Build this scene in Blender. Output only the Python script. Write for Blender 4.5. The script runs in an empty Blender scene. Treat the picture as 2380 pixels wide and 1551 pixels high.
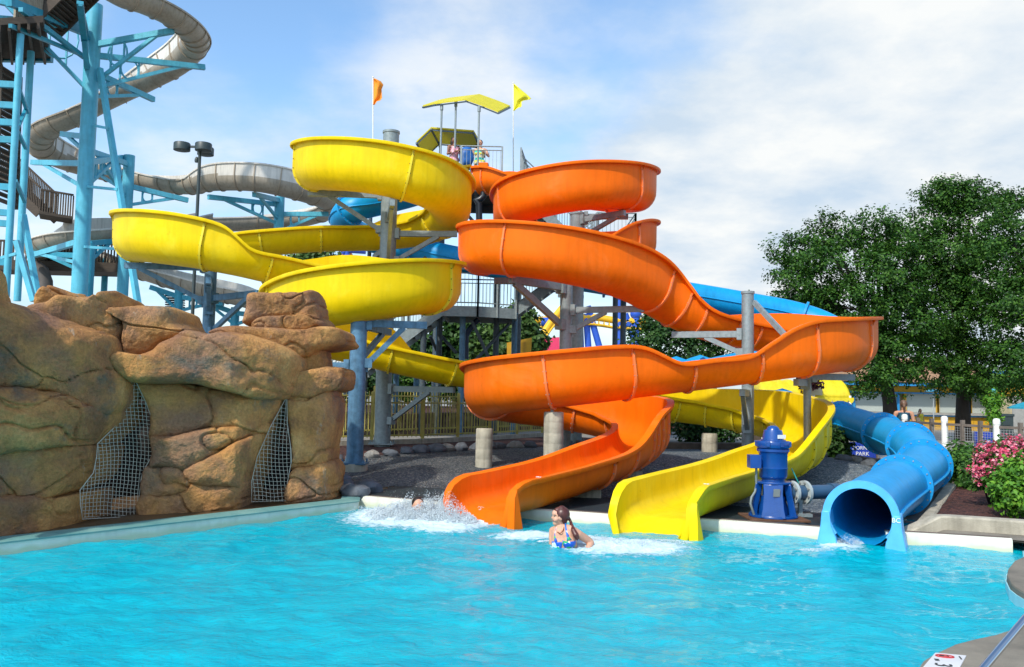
import bpy, bmesh, math, random
import numpy as np
from mathutils import Vector, Matrix, Euler
R = math.radians
random.seed(7); RNG = np.random.default_rng(7)
SC = bpy.context.scene
COL = SC.collection

# ------------------------------------------------------------------ camera
EYE = 1.7                      # height of the camera above the pool water (z = 0)
PITCH, ROLL, FPX = R(4.06), R(1.1), 2000.0     # focal length in pixels of a 2380 px wide picture
cd = bpy.data.cameras.new("camera"); cam = bpy.data.objects.new("camera", cd); COL.objects.link(cam)
cd.sensor_width = 36.0; cd.lens = 36.0 * FPX / 2380.0
cd.clip_start = 0.05; cd.clip_end = 3000.0
_F = Vector((0, math.cos(PITCH), math.sin(PITCH))); _R0 = Vector((1, 0, 0)); _U0 = Vector((0, -math.sin(PITCH), math.cos(PITCH)))
_RR = math.cos(ROLL) * _R0 + math.sin(ROLL) * _U0; _UU = -math.sin(ROLL) * _R0 + math.cos(ROLL) * _U0
cam.matrix_world = Matrix(((_RR.x, _UU.x, -_F.x, 0), (_RR.y, _UU.y, -_F.y, 0), (_RR.z, _UU.z, -_F.z, EYE), (0, 0, 0, 1)))
SC.camera = cam
SC.view_settings.view_transform = 'Standard'; SC.view_settings.look = 'None'
SC.view_settings.exposure = 0.28; SC.view_settings.gamma = 1.0; SC.view_settings.use_curve_mapping = False

# ------------------------------------------------------------------ sun and sky
SUN_EL, SUN_AZ = R(45), R(-147)      # azimuth measured clockwise from +Y: behind the camera, to the left
SUN_DIR = Vector((math.sin(SUN_AZ) * math.cos(SUN_EL), math.cos(SUN_AZ) * math.cos(SUN_EL), math.sin(SUN_EL)))
sd = bpy.data.lights.new("sun", 'SUN'); sun = bpy.data.objects.new("sun", sd); COL.objects.link(sun)
sd.energy = 3.3; sd.angle = R(2.0); sd.color = (1.0, 0.95, 0.86)
sun.rotation_euler = SUN_DIR.to_track_quat('Z', 'Y').to_euler()

W = bpy.data.worlds.new("World"); SC.world = W; W.use_nodes = True
nt = W.node_tree; N = nt.nodes; L = nt.links; N.clear()
wo = N.new('ShaderNodeOutputWorld'); bg = N.new('ShaderNodeBackground'); bg.inputs['Strength'].default_value = 0.1
sky = N.new('ShaderNodeTexSky'); sky.sky_type = 'NISHITA'; sky.sun_disc = False
sky.sun_elevation = SUN_EL; sky.sun_rotation = SUN_AZ; sky.air_density = 1.0; sky.dust_density = 1.2; sky.ozone_density = 1.6
tc = N.new('ShaderNodeTexCoord')
def wmath(op, a, b=None, clamp=False):
    n = N.new('ShaderNodeMath'); n.operation = op; n.use_clamp = clamp
    for i, v in enumerate((a, b)):
        if v is None: continue
        if isinstance(v, (int, float)): n.inputs[i].default_value = v
        else: L.new(v, n.inputs[i])
    return n.outputs[0]
sep = N.new('ShaderNodeSeparateXYZ'); L.new(tc.outputs['Generated'], sep.inputs[0])
# cloud deck: direction projected on a high plane so that the clouds flatten towards the horizon
zz = wmath('MAXIMUM', sep.outputs['Z'], 0.0); zz = wmath('ADD', zz, 0.22)
px = wmath('DIVIDE', sep.outputs['X'], zz); py = wmath('DIVIDE', sep.outputs['Y'], zz)
cmb = N.new('ShaderNodeCombineXYZ'); L.new(px, cmb.inputs[0]); L.new(py, cmb.inputs[1])
def wnoise(scale, detail, rough, off):
    mp = N.new('ShaderNodeMapping'); mp.inputs['Location'].default_value = off; L.new(cmb.outputs[0], mp.inputs[0])
    n = N.new('ShaderNodeTexNoise'); n.inputs['Scale'].default_value = scale; n.inputs['Detail'].default_value = detail
    n.inputs['Roughness'].default_value = rough; L.new(mp.outputs[0], n.inputs['Vector']); return n.outputs[0]
big = wnoise(1.15, 8, 0.55, (3.1, 1.7, 0)); fine = wnoise(2.3, 9, 0.58, (0.4, 5.2, 0))
def blob(dx, dy, dz, c0, c1):       # 1 inside a cone round a direction, 0 outside
    d = Vector((dx, dy, dz)).normalized()
    vm = N.new('ShaderNodeVectorMath'); vm.operation = 'DOT_PRODUCT'; L.new(tc.outputs['Generated'], vm.inputs[0]); vm.inputs[1].default_value = d
    mr = N.new('ShaderNodeMapRange'); mr.interpolation_type = 'SMOOTHSTEP'
    mr.inputs['From Min'].default_value = math.cos(R(c0)); mr.inputs['From Max'].default_value = math.cos(R(c1)); L.new(vm.outputs['Value'], mr.inputs['Value'])
    return mr.outputs[0]
def raydir(u, v):
    return (_F * FPX + _RR * (u - 1190) - _UU * (v - 775.5)).normalized()
cl = wmath('MULTIPLY', big, 0.75); cl = wmath('ADD', cl, wmath('MULTIPLY', fine, 0.45))
for (u, v, c0, c1, k) in ((2000, 330, 22, 6, 0.34), (2450, 60, 18, 4, 0.2), (1150, 120, 8, 1.5, 0.13), (1650, 480, 11, 3, 0.16), (640, 240, 10, 2, 0.10),
                          (150, 200, 14, 3, 0.12), (650, 40, 7, 1, -0.16), (480, 120, 7, 1, -0.16), (1450, 60, 8, 2, -0.12), (1330, 240, 6, 1, -0.05)):
    d = raydir(u, v); cl = wmath('ADD', cl, wmath('MULTIPLY', blob(d.x, d.y, d.z, c0, c1), k))
mr = N.new('ShaderNodeMapRange'); mr.interpolation_type = 'SMOOTHSTEP'; mr.inputs['From Min'].default_value = 0.50; mr.inputs['From Max'].default_value = 0.96
L.new(cl, mr.inputs['Value'])
# thin haze near the horizon
hz = N.new('ShaderNodeMapRange'); hz.inputs['From Min'].default_value = 0.30; hz.inputs['From Max'].default_value = 0.02; hz.inputs['To Max'].default_value = 0.75; L.new(sep.outputs['Z'], hz.inputs['Value'])
cov = wmath('MAXIMUM', mr.outputs[0], hz.outputs[0])
cr = N.new('ShaderNodeValToRGB'); cr.color_ramp.elements[0].position = 0.36; cr.color_ramp.elements[0].color = (5.0, 6.1, 7.3, 1); cr.color_ramp.elements[1].position = 0.60; cr.color_ramp.elements[1].color = (7.9, 8.1, 8.1, 1)
L.new(fine, cr.inputs[0])
tint = N.new('ShaderNodeMix'); tint.data_type = 'RGBA'; tint.blend_type = 'MULTIPLY'; tint.inputs['Factor'].default_value = 1.0
L.new(sky.outputs[0], tint.inputs['A']); tint.inputs['B'].default_value = (1.8, 2.1, 2.2, 1)
mx = N.new('ShaderNodeMix'); mx.data_type = 'RGBA'; L.new(cov, mx.inputs['Factor']); L.new(tint.outputs['Result'], mx.inputs['A']); L.new(cr.outputs[0], mx.inputs['B'])
L.new(mx.outputs['Result'], bg.inputs['Color']); L.new(bg.outputs[0], wo.inputs[0])

# ------------------------------------------------------------------ picture <-> place
def proj(p):
    q = Vector(p) - Vector((0, 0, EYE)); d = q.dot(_F)
    return 1190 + FPX * q.dot(_RR) / d, 775.5 - FPX * q.dot(_UU) / d
def P(u, v, Y):                  # the point of the line of sight (u, v) that lies Y metres in front
    d = raydir(u, v); return Vector((0, 0, EYE)) + d * (Y / d.y)
def G(u, v, z):                  # where that line meets the height z
    d = raydir(u, v); return Vector((0, 0, EYE)) + d * ((z - EYE) / d.z)
def E(u, Y, z):                  # depth Y, height z, seen in column u
    x = (u - 1190) * Y / FPX
    for _ in range(4):
        x += (u - proj((x, Y, z))[0]) * Y / FPX
    return Vector((x, Y, z))

# ------------------------------------------------------------------ objects
def tag(o, label=None, cat=None, group=None, kind=None):
    if label: o['label'] = label
    if cat: o['category'] = cat
    if group: o['group'] = group
    if kind: o['kind'] = kind
    return o
def empty(name, loc, label, cat, group=None):
    o = bpy.data.objects.new(name, None); COL.objects.link(o); o.location = loc; o.empty_display_size = 0.2
    return tag(o, label, cat, group)
def wloc(o):
    v = Vector((0, 0, 0))
    while o is not None:
        v += o.location; o = o.parent
    return v
class MB:
    def __init__(s): s.v = []; s.f = []; s.m = []
    def add(s, vs, fs, mi=0):
        b = len(s.v); s.v.extend([tuple(p) for p in vs]); s.f.extend([tuple(i + b for i in f) for f in fs]); s.m.extend([mi] * len(fs)); return s
    def box(s, c, size, rot=None, mi=0):
        c = Vector(c); h = Vector(size) / 2; rot = rot or Matrix.Identity(3)
        vs = [c + rot @ Vector((sx * h.x, sy * h.y, sz * h.z)) for sz in (-1, 1) for sy in (-1, 1) for sx in (-1, 1)]
        return s.add(vs, [(0, 2, 3, 1), (4, 5, 7, 6), (0, 1, 5, 4), (2, 6, 7, 3), (0, 4, 6, 2), (1, 3, 7, 5)], mi)
    def beam(s, a, b, w, h, up=(0, 0, 1), mi=0):       # a bar of w x h between two points
        a, b = Vector(a), Vector(b); t = (b - a); ln = t.length; t.normalize()
        sd_ = t.cross(Vector(up)); sd_ = sd_.normalized() if sd_.length > 1e-4 else Vector((1, 0, 0))
        u_ = sd_.cross(t); rot = Matrix((sd_, t, u_)).transposed()
        return s.box((a + b) / 2, (w, ln, h), rot, mi)
    def cyl(s, a, b, r0, r1=None, n=16, caps=True, mi=0):
        r1 = r0 if r1 is None else r1; a, b = Vector(a), Vector(b); t = (b - a).normalized()
        x = t.orthogonal().normalized(); y = t.cross(x); vs = []
        for p, r in ((a, r0), (b, r1)):
            vs += [p + (x * math.cos(2 * math.pi * k / n) + y * math.sin(2 * math.pi * k / n)) * r for k in range(n)]
        fs = [(k, (k + 1) % n, n + (k + 1) % n, n + k) for k in range(n)]
        if caps: fs += [tuple(range(n - 1, -1, -1)), tuple(range(n, 2 * n))]
        return s.add(vs, fs, mi)
    def tube(s, pts, r, n=8, mi=0, caps=True):
        pts = [Vector(p) for p in pts]; m = len(pts); rr = r if isinstance(r, (list, tuple)) else [r] * m; vs = []; px_ = None
        for i, p in enumerate(pts):
            t = (pts[min(i + 1, m - 1)] - pts[max(i - 1, 0)]).normalized()
            if px_ is None: x = t.orthogonal().normalized()
            else:
                x = px_ - t * px_.dot(t); x = x.normalized() if x.length > 1e-5 else t.orthogonal().normalized()
            px_ = x; y = t.cross(x)
            vs += [p + (x * math.cos(2 * math.pi * k / n) + y * math.sin(2 * math.pi * k / n)) * rr[i] for k in range(n)]
        fs = [(i * n + k, i * n + (k + 1) % n, (i + 1) * n + (k + 1) % n, (i + 1) * n + k) for i in range(m - 1) for k in range(n)]
        if caps: fs += [tuple(range(n - 1, -1, -1)), tuple(range((m - 1) * n, m * n))]
        return s.add(vs, fs, mi)
    def lathe(s, c, prof, n=24, axis=(0, 0, 1), mi=0):
        c = Vector(c); t = Vector(axis).normalized(); x = t.orthogonal().normalized(); y = t.cross(x); vs = []
        for (r, z) in prof:
            vs += [c + t * z + (x * math.cos(2 * math.pi * k / n) + y * math.sin(2 * math.pi * k / n)) * max(r, 1e-4) for k in range(n)]
        m = len(prof)
        fs = [(i * n + k, i * n + (k + 1) % n, (i + 1) * n + (k + 1) % n, (i + 1) * n + k) for i in range(m - 1) for k in range(n)]
        if prof[0] != prof[-1]: fs += [tuple(range(n - 1, -1, -1)), tuple(range((m - 1) * n, m * n))]
        return s.add(vs, fs, mi)
    def prism(s, poly, z0, z1, mi=0):                  # flat polygon (x, y) between two heights
        n = len(poly); vs = [(p[0], p[1], z0) for p in poly] + [(p[0], p[1], z1) for p in poly]
        area = sum(poly[i][0] * poly[(i + 1) % n][1] - poly[(i + 1) % n][0] * poly[i][1] for i in range(n))
        fs = [(i, (i + 1) % n, n + (i + 1) % n, n + i) for i in range(n)] + [tuple(range(n - 1, -1, -1)), tuple(range(n, 2 * n))]
        if area < 0: fs = [tuple(reversed(f)) for f in fs]
        return s.add(vs, fs, mi)
    def extrude(s, pts, d, mi=0):                      # 3D polygon swept along d
        n = len(pts); d = Vector(d); vs = [Vector(p) for p in pts] + [Vector(p) + d for p in pts]
        fs = [(i, (i + 1) % n, n + (i + 1) % n, n + i) for i in range(n)] + [tuple(range(n - 1, -1, -1)), tuple(range(n, 2 * n))]
        return s.add(vs, fs, mi)
    def ball(s, c, r, n=10, m=7, mi=0):
        r = Vector((r, r, r)) if isinstance(r, (int, float)) else Vector(r); c = Vector(c); vs = [c + Vector((0, 0, -r.z))]
        for i in range(1, m):
            a = -math.pi / 2 + math.pi * i / m
            vs += [c + Vector((r.x * math.cos(a) * math.cos(2 * math.pi * k / n), r.y * math.cos(a) * math.sin(2 * math.pi * k / n), r.z * math.sin(a))) for k in range(n)]
        vs.append(c + Vector((0, 0, r.z))); top = len(vs) - 1
        fs = [(0, 1 + (k + 1) % n, 1 + k) for k in range(n)]
        for i in range(m - 2): fs += [(1 + i * n + k, 1 + i * n + (k + 1) % n, 1 + (i + 1) * n + (k + 1) % n, 1 + (i + 1) * n + k) for k in range(n)]
        fs += [(1 + (m - 2) * n + k, 1 + (m - 2) * n + (k + 1) % n, top) for k in range(n)]
        return s.add(vs, fs, mi)
    def build(s, name, mats, parent=None, smooth=40, bevel=0, loc=None, recalc=False):
        off = wloc(parent) if parent else (Vector(loc) if loc is not None else Vector((0, 0, 0)))
        me = bpy.data.meshes.new(name); va = np.array(s.v, dtype=float).reshape(-1, 3) - np.array(off)
        me.from_pydata(va.tolist(), [], s.f)
        for m in (mats if isinstance(mats, (list, tuple)) else [mats]): me.materials.append(m)
        if any(s.m): me.polygons.foreach_set('material_index', s.m)
        if recalc:
            bm = bmesh.new(); bm.from_mesh(me); bmesh.ops.recalc_face_normals(bm, faces=bm.faces); bm.to_mesh(me); bm.free()
        me.update()
        if smooth:
            me.shade_smooth()
            if smooth < 180: me.set_sharp_from_angle(angle=R(smooth))
        o = bpy.data.objects.new(name, me); COL.objects.link(o)
        if parent: o.parent = parent
        elif loc is not None: o.location = loc
        if bevel:
            b = o.modifiers.new('bevel', 'BEVEL'); b.width = bevel; b.segments = 2; b.limit_method = 'ANGLE'; b.angle_limit = R(40)
        return o
def copy_tree(o, parent=None):
    c = o.copy(); COL.objects.link(c); c.parent = parent
    for ch in list(o.children): copy_tree(ch, c)
    return c
def catmull(pts, per=12):                              # rows of numbers, any width
    a = np.array(pts, float); n = len(a); out = []
    for i in range(n - 1):
        p0 = a[max(i - 1, 0)]; p1 = a[i]; p2 = a[i + 1]; p3 = a[min(i + 2, n - 1)]
        for k in range(per):
            t = k / per
            out.append(0.5 * (2 * p1 + (p2 - p0) * t + (2 * p0 - 5 * p1 + 4 * p2 - p3) * t * t + (-p0 + 3 * p1 - 3 * p2 + p3) * t ** 3))
    out.append(a[-1]); return np.array(out)

# ------------------------------------------------------------------ materials
def mat(name, col, rough=0.5, metal=0.0, var=0.12, scale=3.0, bump=0.0, bscale=40.0, spec=0.5, coat=0.0, col2=None, stretch=(1, 1, 1), streak=0.0, sss=0.0, detail=5, patch=None):
    m = bpy.data.materials.new(name); m.use_nodes = True; t = m.node_tree; n = t.nodes; l = t.links
    b = n['Principled BSDF']; b.inputs['Roughness'].default_value = rough; b.inputs['Metallic'].default_value = metal
    b.inputs['Specular IOR Level'].default_value = spec; b.inputs['Coat Weight'].default_value = coat; b.inputs['Coat Roughness'].default_value = 0.12
    c = n.new('ShaderNodeTexCoord'); mp = n.new('ShaderNodeMapping'); l.new(c.outputs['Object'], mp.inputs[0]); mp.inputs['Scale'].default_value = stretch
    nz = n.new('ShaderNodeTexNoise'); nz.inputs['Scale'].default_value = scale; nz.inputs['Detail'].default_value = detail; nz.inputs['Roughness'].default_value = 0.62; l.new(mp.outputs[0], nz.inputs['Vector'])
    r = n.new('ShaderNodeValToRGB'); r.color_ramp.elements[0].position = 0.32; r.color_ramp.elements[1].position = 0.68
    c2 = col2 or tuple(min(1, x * (1 + var)) for x in col); c1 = col if col2 else tuple(x * (1 - var) for x in col)
    r.color_ramp.elements[0].color = (*c1, 1); r.color_ramp.elements[1].color = (*c2, 1); l.new(nz.outputs[0], r.inputs[0])
    out = r.outputs[0]
    if patch:                                          # paler patches put fading and soft reflections into the colour; darker scuffs
        n3 = n.new('ShaderNodeTexNoise'); n3.inputs['Scale'].default_value = 1.1; n3.inputs['Detail'].default_value = 8; n3.inputs['Roughness'].default_value = .7; n3.inputs['Distortion'].default_value = .6; l.new(c.outputs['Object'], n3.inputs['Vector'])
        r3 = n.new('ShaderNodeValToRGB'); r3.color_ramp.elements[0].position = .54; r3.color_ramp.elements[0].color = (0, 0, 0, 1); r3.color_ramp.elements[1].position = .72; r3.color_ramp.elements[1].color = (.8, .8, .8, 1); l.new(n3.outputs[0], r3.inputs[0])
        m3 = n.new('ShaderNodeMix'); m3.data_type = 'RGBA'; l.new(r3.outputs[0], m3.inputs['Factor']); l.new(out, m3.inputs['A']); m3.inputs['B'].default_value = (*patch, 1); out = m3.outputs['Result']
        n4 = n.new('ShaderNodeTexNoise'); n4.inputs['Scale'].default_value = 3.4; n4.inputs['Detail'].default_value = 7; n4.inputs['Roughness'].default_value = .75; l.new(c.outputs['Object'], n4.inputs['Vector'])
        r4 = n.new('ShaderNodeValToRGB'); r4.color_ramp.elements[0].position = .62; r4.color_ramp.elements[0].color = (1, 1, 1, 1); r4.color_ramp.elements[1].position = .76; r4.color_ramp.elements[1].color = (.72, .70, .66, 1); l.new(n4.outputs[0], r4.inputs[0])
        m4 = n.new('ShaderNodeMix'); m4.data_type = 'RGBA'; m4.blend_type = 'MULTIPLY'; m4.inputs['Factor'].default_value = 1; l.new(out, m4.inputs['A']); l.new(r4.outputs[0], m4.inputs['B']); out = m4.outputs['Result']
    if streak:                                         # grime: vertical runs
        mp2 = n.new('ShaderNodeMapping'); mp2.inputs['Scale'].default_value = (5, 5, 0.5); l.new(c.outputs['Object'], mp2.inputs[0])
        n2 = n.new('ShaderNodeTexNoise'); n2.inputs['Scale'].default_value = 2.2; n2.inputs['Detail'].default_value = 6; l.new(mp2.outputs[0], n2.inputs['Vector'])
        r2 = n.new('ShaderNodeValToRGB'); r2.color_ramp.elements[0].position = 0.45; r2.color_ramp.elements[0].color = (1, 1, 1, 1); r2.color_ramp.elements[1].position = 0.72; r2.color_ramp.elements[1].color = (1 - streak, 1 - streak, 1 - streak * 1.05, 1)
        l.new(n2.outputs[0], r2.inputs[0]); mm = n.new('ShaderNodeMix'); mm.data_type = 'RGBA'; mm.blend_type = 'MULTIPLY'; mm.inputs['Factor'].default_value = 1
        l.new(out, mm.inputs['A']); l.new(r2.outputs[0], mm.inputs['B']); out = mm.outputs['Result']
    l.new(out, b.inputs['Base Color'])
    rr = n.new('ShaderNodeMapRange'); rr.inputs['To Min'].default_value = max(0, rough - 0.1); rr.inputs['To Max'].default_value = min(1, rough + 0.12); l.new(nz.outputs[0], rr.inputs['Value']); l.new(rr.outputs[0], b.inputs['Roughness'])
    if bump:
        nb = n.new('ShaderNodeTexNoise'); nb.inputs['Scale'].default_value = bscale; nb.inputs['Detail'].default_value = 4; l.new(mp.outputs[0], nb.inputs['Vector'])
        bp = n.new('ShaderNodeBump'); bp.inputs['Strength'].default_value = bump; bp.inputs['Distance'].default_value = 0.02; l.new(nb.outputs[0], bp.inputs['Height']); l.new(bp.outputs[0], b.inputs['Normal'])
    if sss:
        b.inputs['Subsurface Weight'].default_value = sss; b.inputs['Subsurface Radius'].default_value = (0.02, 0.008, 0.004)
    return m
M = {}
M['yellow'] = mat('yellow_gelcoat', (0.80, 0.57, 0.002), 0.46, var=0.07, scale=1.3, streak=0.10, bump=0.05, bscale=9, spec=.16, patch=(.86, .68, .03))
M['orange'] = mat('orange_gelcoat', (0.85, 0.148, 0.002), 0.46, var=0.09, scale=1.3, streak=0.10, bump=0.05, bscale=9, spec=.16, patch=(.86, .19, .025))
M['orange_faded'] = mat('orange_faded_edge', (0.84, 0.20, 0.05), 0.45, var=0.12, scale=6)
M['yellow_faded'] = mat('yellow_faded_edge', (0.84, 0.68, 0.03), 0.45, var=0.08, scale=6)
M['blue'] = mat('blue_gelcoat', (0.003, 0.29, 0.62), 0.4, var=0.1, scale=1.6, streak=0.15, bump=0.04, bscale=9, spec=.35, patch=(.02, .31, .60))
M['blue_pale'] = mat('blue_faded_ring', (0.09, 0.42, 0.78), 0.42, var=0.1, scale=6)
M['galv'] = mat('galvanised_steel', (0.24, 0.29, 0.30), 0.5, metal=0.2, var=0.16, scale=14, streak=0.12, bump=0.05, bscale=60)
M['galv_blue'] = mat('weathered_blue_steel', (0.085, 0.19, 0.29), 0.5, metal=0.15, var=0.3, scale=8, streak=0.3)
M['bolt'] = mat('bolt_steel', (0.42, 0.40, 0.36), 0.4, metal=0.6)
M['bolt_dark'] = mat('dark_bolt', (0.10, 0.08, 0.03), 0.5, metal=0.3)
M['cyan_steel'] = mat('turquoise_painted_steel', (0.10, 0.46, 0.60), 0.42, var=0.12, scale=3, streak=0.15)
M['cyan_dark'] = mat('teal_painted_steel', (0.03, 0.30, 0.42), 0.45, var=0.15, scale=3, streak=0.15)
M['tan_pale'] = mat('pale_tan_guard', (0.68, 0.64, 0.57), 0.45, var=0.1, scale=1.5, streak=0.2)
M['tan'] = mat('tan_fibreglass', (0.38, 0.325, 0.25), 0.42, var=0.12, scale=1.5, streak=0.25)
M['concrete'] = mat('concrete', (0.42, 0.38, 0.29), 0.85, var=0.2, scale=5, bump=0.4, bscale=50, streak=0.35)
M['white'] = mat('white_paint', (0.80, 0.80, 0.74), 0.55, var=0.06, scale=4, streak=0.15)
M['black'] = mat('black_paint', (0.012, 0.012, 0.013), 0.4)
M['white_letter'] = mat('white_lettering', (0.82, 0.82, 0.80), 0.5, var=0.03)
# ================================================================== the slides
def resample(rows, step):
    rows = [tuple(r_) + (i,) for i, r_ in enumerate(rows)]
    c = catmull(rows, 24); d = np.r_[0, np.cumsum(np.linalg.norm(np.diff(c[:, :3], axis=0), axis=1))]
    n = max(2, int(d[-1] / step)); t = np.linspace(0, d[-1], n + 1)
    return np.stack([np.interp(t, d, c[:, k]) for k in range(c.shape[1])], 1), t
def frames(c):
    tn = np.gradient(c[:, :3], axis=0); tn /= np.linalg.norm(tn, axis=1)[:, None]
    sd_ = np.cross(tn, np.array([0, 0, 1.0])); sd_ /= np.linalg.norm(sd_, axis=1)[:, None]
    return tn, sd_, np.cross(sd_, tn)
NS = 13
def sstep0(a, b, x):
    t = max(0.0, min(1.0, (x - a) / (b - a))); return t * t * (3 - 2 * t)
def side(h, r, rc=None):                    # half of the channel from its lowest line up to the rim: (across, up)
    rc = rc or r; q = math.pi / 2; fl = r - rc; ln = fl + (rc * q + (h - rc) if h > rc else rc * math.acos(max(-1, (rc - h) / rc))); out = []
    for k in range(NS):
        s_ = ln * k / (NS - 1)
        if s_ <= fl: out.append((s_, 0.0, 0.0))
        elif s_ - fl <= rc * q: a = (s_ - fl) / rc; out.append((fl + rc * math.sin(a), rc - rc * math.cos(a), a))
        else: out.append((r, rc + s_ - fl - rc * q, q))
    return out
def channel_profile(hl, hr, r, lip, rc=None, t=0.028):
    inner, outer = [], []
    for sgn, h in ((-1, hl), (1, hr)):
        pts = side(h, r, rc); inn = [(sgn * x, z) for x, z, a in pts]; out = [(sgn * (x + t * math.sin(a)), z - t * math.cos(a)) for x, z, a in pts]
        xo, zo = out[-1]; w = sgn * lip
        out = out[:-1] + [(xo, zo - 0.045), (xo + w * 0.9, zo - 0.055), (xo + w, zo - 0.03), (xo + w * 0.94, zo + 0.012)]
        inner.append(inn); outer.append(out)
    return list(reversed(inner[0])) + inner[1][1:] + list(reversed(outer[1])) + outer[0][1:]
def sweep(mb, c, fr, i0, i1, prof_at, caps=True, mi=0):
    tn, s_, u_ = fr; vs = []; n = None
    for i in range(i0, i1 + 1):
        p = prof_at(i); n = len(p); o = c[i, :3]
        vs += [o + s_[i] * x + u_[i] * z for x, z in p]
    m = i1 - i0 + 1
    fs = [(a * n + k, (a + 1) * n + k, (a + 1) * n + (k + 1) % n, a * n + (k + 1) % n) for a in range(m - 1) for k in range(n)]
    if caps:
        h = n // 2
        for a, fl in ((0, False), (m - 1, True)):     # the cut ends: a strip between the two shells
            q = [a * n + k for k in range(n)]
            ni = 2 * NS - 1
            inn = q[:ni]; out = list(reversed(q[ni:])) 
            # shells have different counts: join with a single polygon fan
            for k in range(ni - 1):
                ko = min(len(out) - 1, int(round(k * (len(out) - 1) / (ni - 1)))); ko2 = min(len(out) - 1, int(round((k + 1) * (len(out) - 1) / (ni - 1))))
                f = [inn[k], inn[k + 1]] + ([out[ko2], out[ko]] if ko2 != ko else [out[ko]])
                fs.append(tuple(f if fl else reversed(f)))
    mb.add(vs, fs, mi)
def slide(name, label, rows, mats, flanges, r=0.45, rim_mat=None, bolt=None, lips=None, section='flume_section', group=None, bolts=True, ends=True, box_from=None, upper=None):
    """rows: x y z left-wall right-wall lip-width"""
    c, t = resample(rows, 0.11); fr = frames(c)
    root = empty(name, c[-1, :3], label, 'water slide', group)
    idx = sorted({0, len(c) - 1} | {int(np.argmin(np.abs(c[:, -1] - f))) for f in flanges})
    rcs = [r if box_from is None else r + (.20 - r) * sstep0(box_from, box_from + 2.2, c[i, -1]) for i in range(len(c))]
    prof = lambda i: channel_profile(c[i, 3], c[i, 4], r, c[i, 5], rcs[i])
    for a, b in zip(idx[:-1], idx[1:]):
        mb = MB(); sweep(mb, c, fr, a, b, prof)
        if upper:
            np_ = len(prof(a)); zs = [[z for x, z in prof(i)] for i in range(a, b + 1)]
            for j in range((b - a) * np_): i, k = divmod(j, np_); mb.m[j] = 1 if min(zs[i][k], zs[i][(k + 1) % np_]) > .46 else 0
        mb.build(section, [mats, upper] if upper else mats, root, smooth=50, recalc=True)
    for i in idx[1:-1]:
        mb = MB(); tn, s_, u_ = fr[0][i], fr[1][i], fr[2][i]; o = c[i, :3]; path = []
        for sgn, h in ((-1, c[i, 3]), (1, c[i, 4])):
            pts = [(sgn * x, z, a) for x, z, a in side(h - 0.05, r, rcs[i])]
            path.append(pts)
        full = list(reversed(path[0])) + path[1][1:]
        vs = []; n = len(full)
        for (x, z, a) in full:
            sg = 1 if x >= 0 else -1; dx, dz = sg * math.sin(a), -math.cos(a)
            for off, al in ((0.02, -0.02), (0.068, -0.02), (0.068, 0.02), (0.02, 0.02)):
                vs.append(o + s_ * (x + dx * off) + u_ * (z + dz * off) + tn * al)
        fs = [(k * 4 + j, k * 4 + (j + 1) % 4, (k + 1) * 4 + (j + 1) % 4, (k + 1) * 4 + j) for k in range(n - 1) for j in range(4)] + [(0, 1, 2, 3), ((n - 1) * 4 + 3, (n - 1) * 4 + 2, (n - 1) * 4 + 1, (n - 1) * 4)]
        mb.add(vs, fs, 0)
        if bolts:
            for k in range(1, n - 1, 2):
                x, z, a = full[k]; sg = 1 if x >= 0 else -1; q = o + s_ * (x + sg * math.sin(a) * 0.05) + u_ * (z - math.cos(a) * 0.05)
                mb.cyl(q - tn * 0.032, q + tn * 0.032, 0.010, n=6, mi=1)
        mb.build('flange', [rim_mat or mats, bolt or M['bolt']], root, smooth=40, recalc=True)
    return root, c, fr
def rowsE(pts):
    out = []
    for p in pts:
        u, Y, e, hl, hr = p[:5]; lip = p[5] if len(p) > 5 else 0.105
        q = E(u, Y, EYE + e); out.append((q.x, q.y, q.z, hl, hr, lip))
    return out
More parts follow.
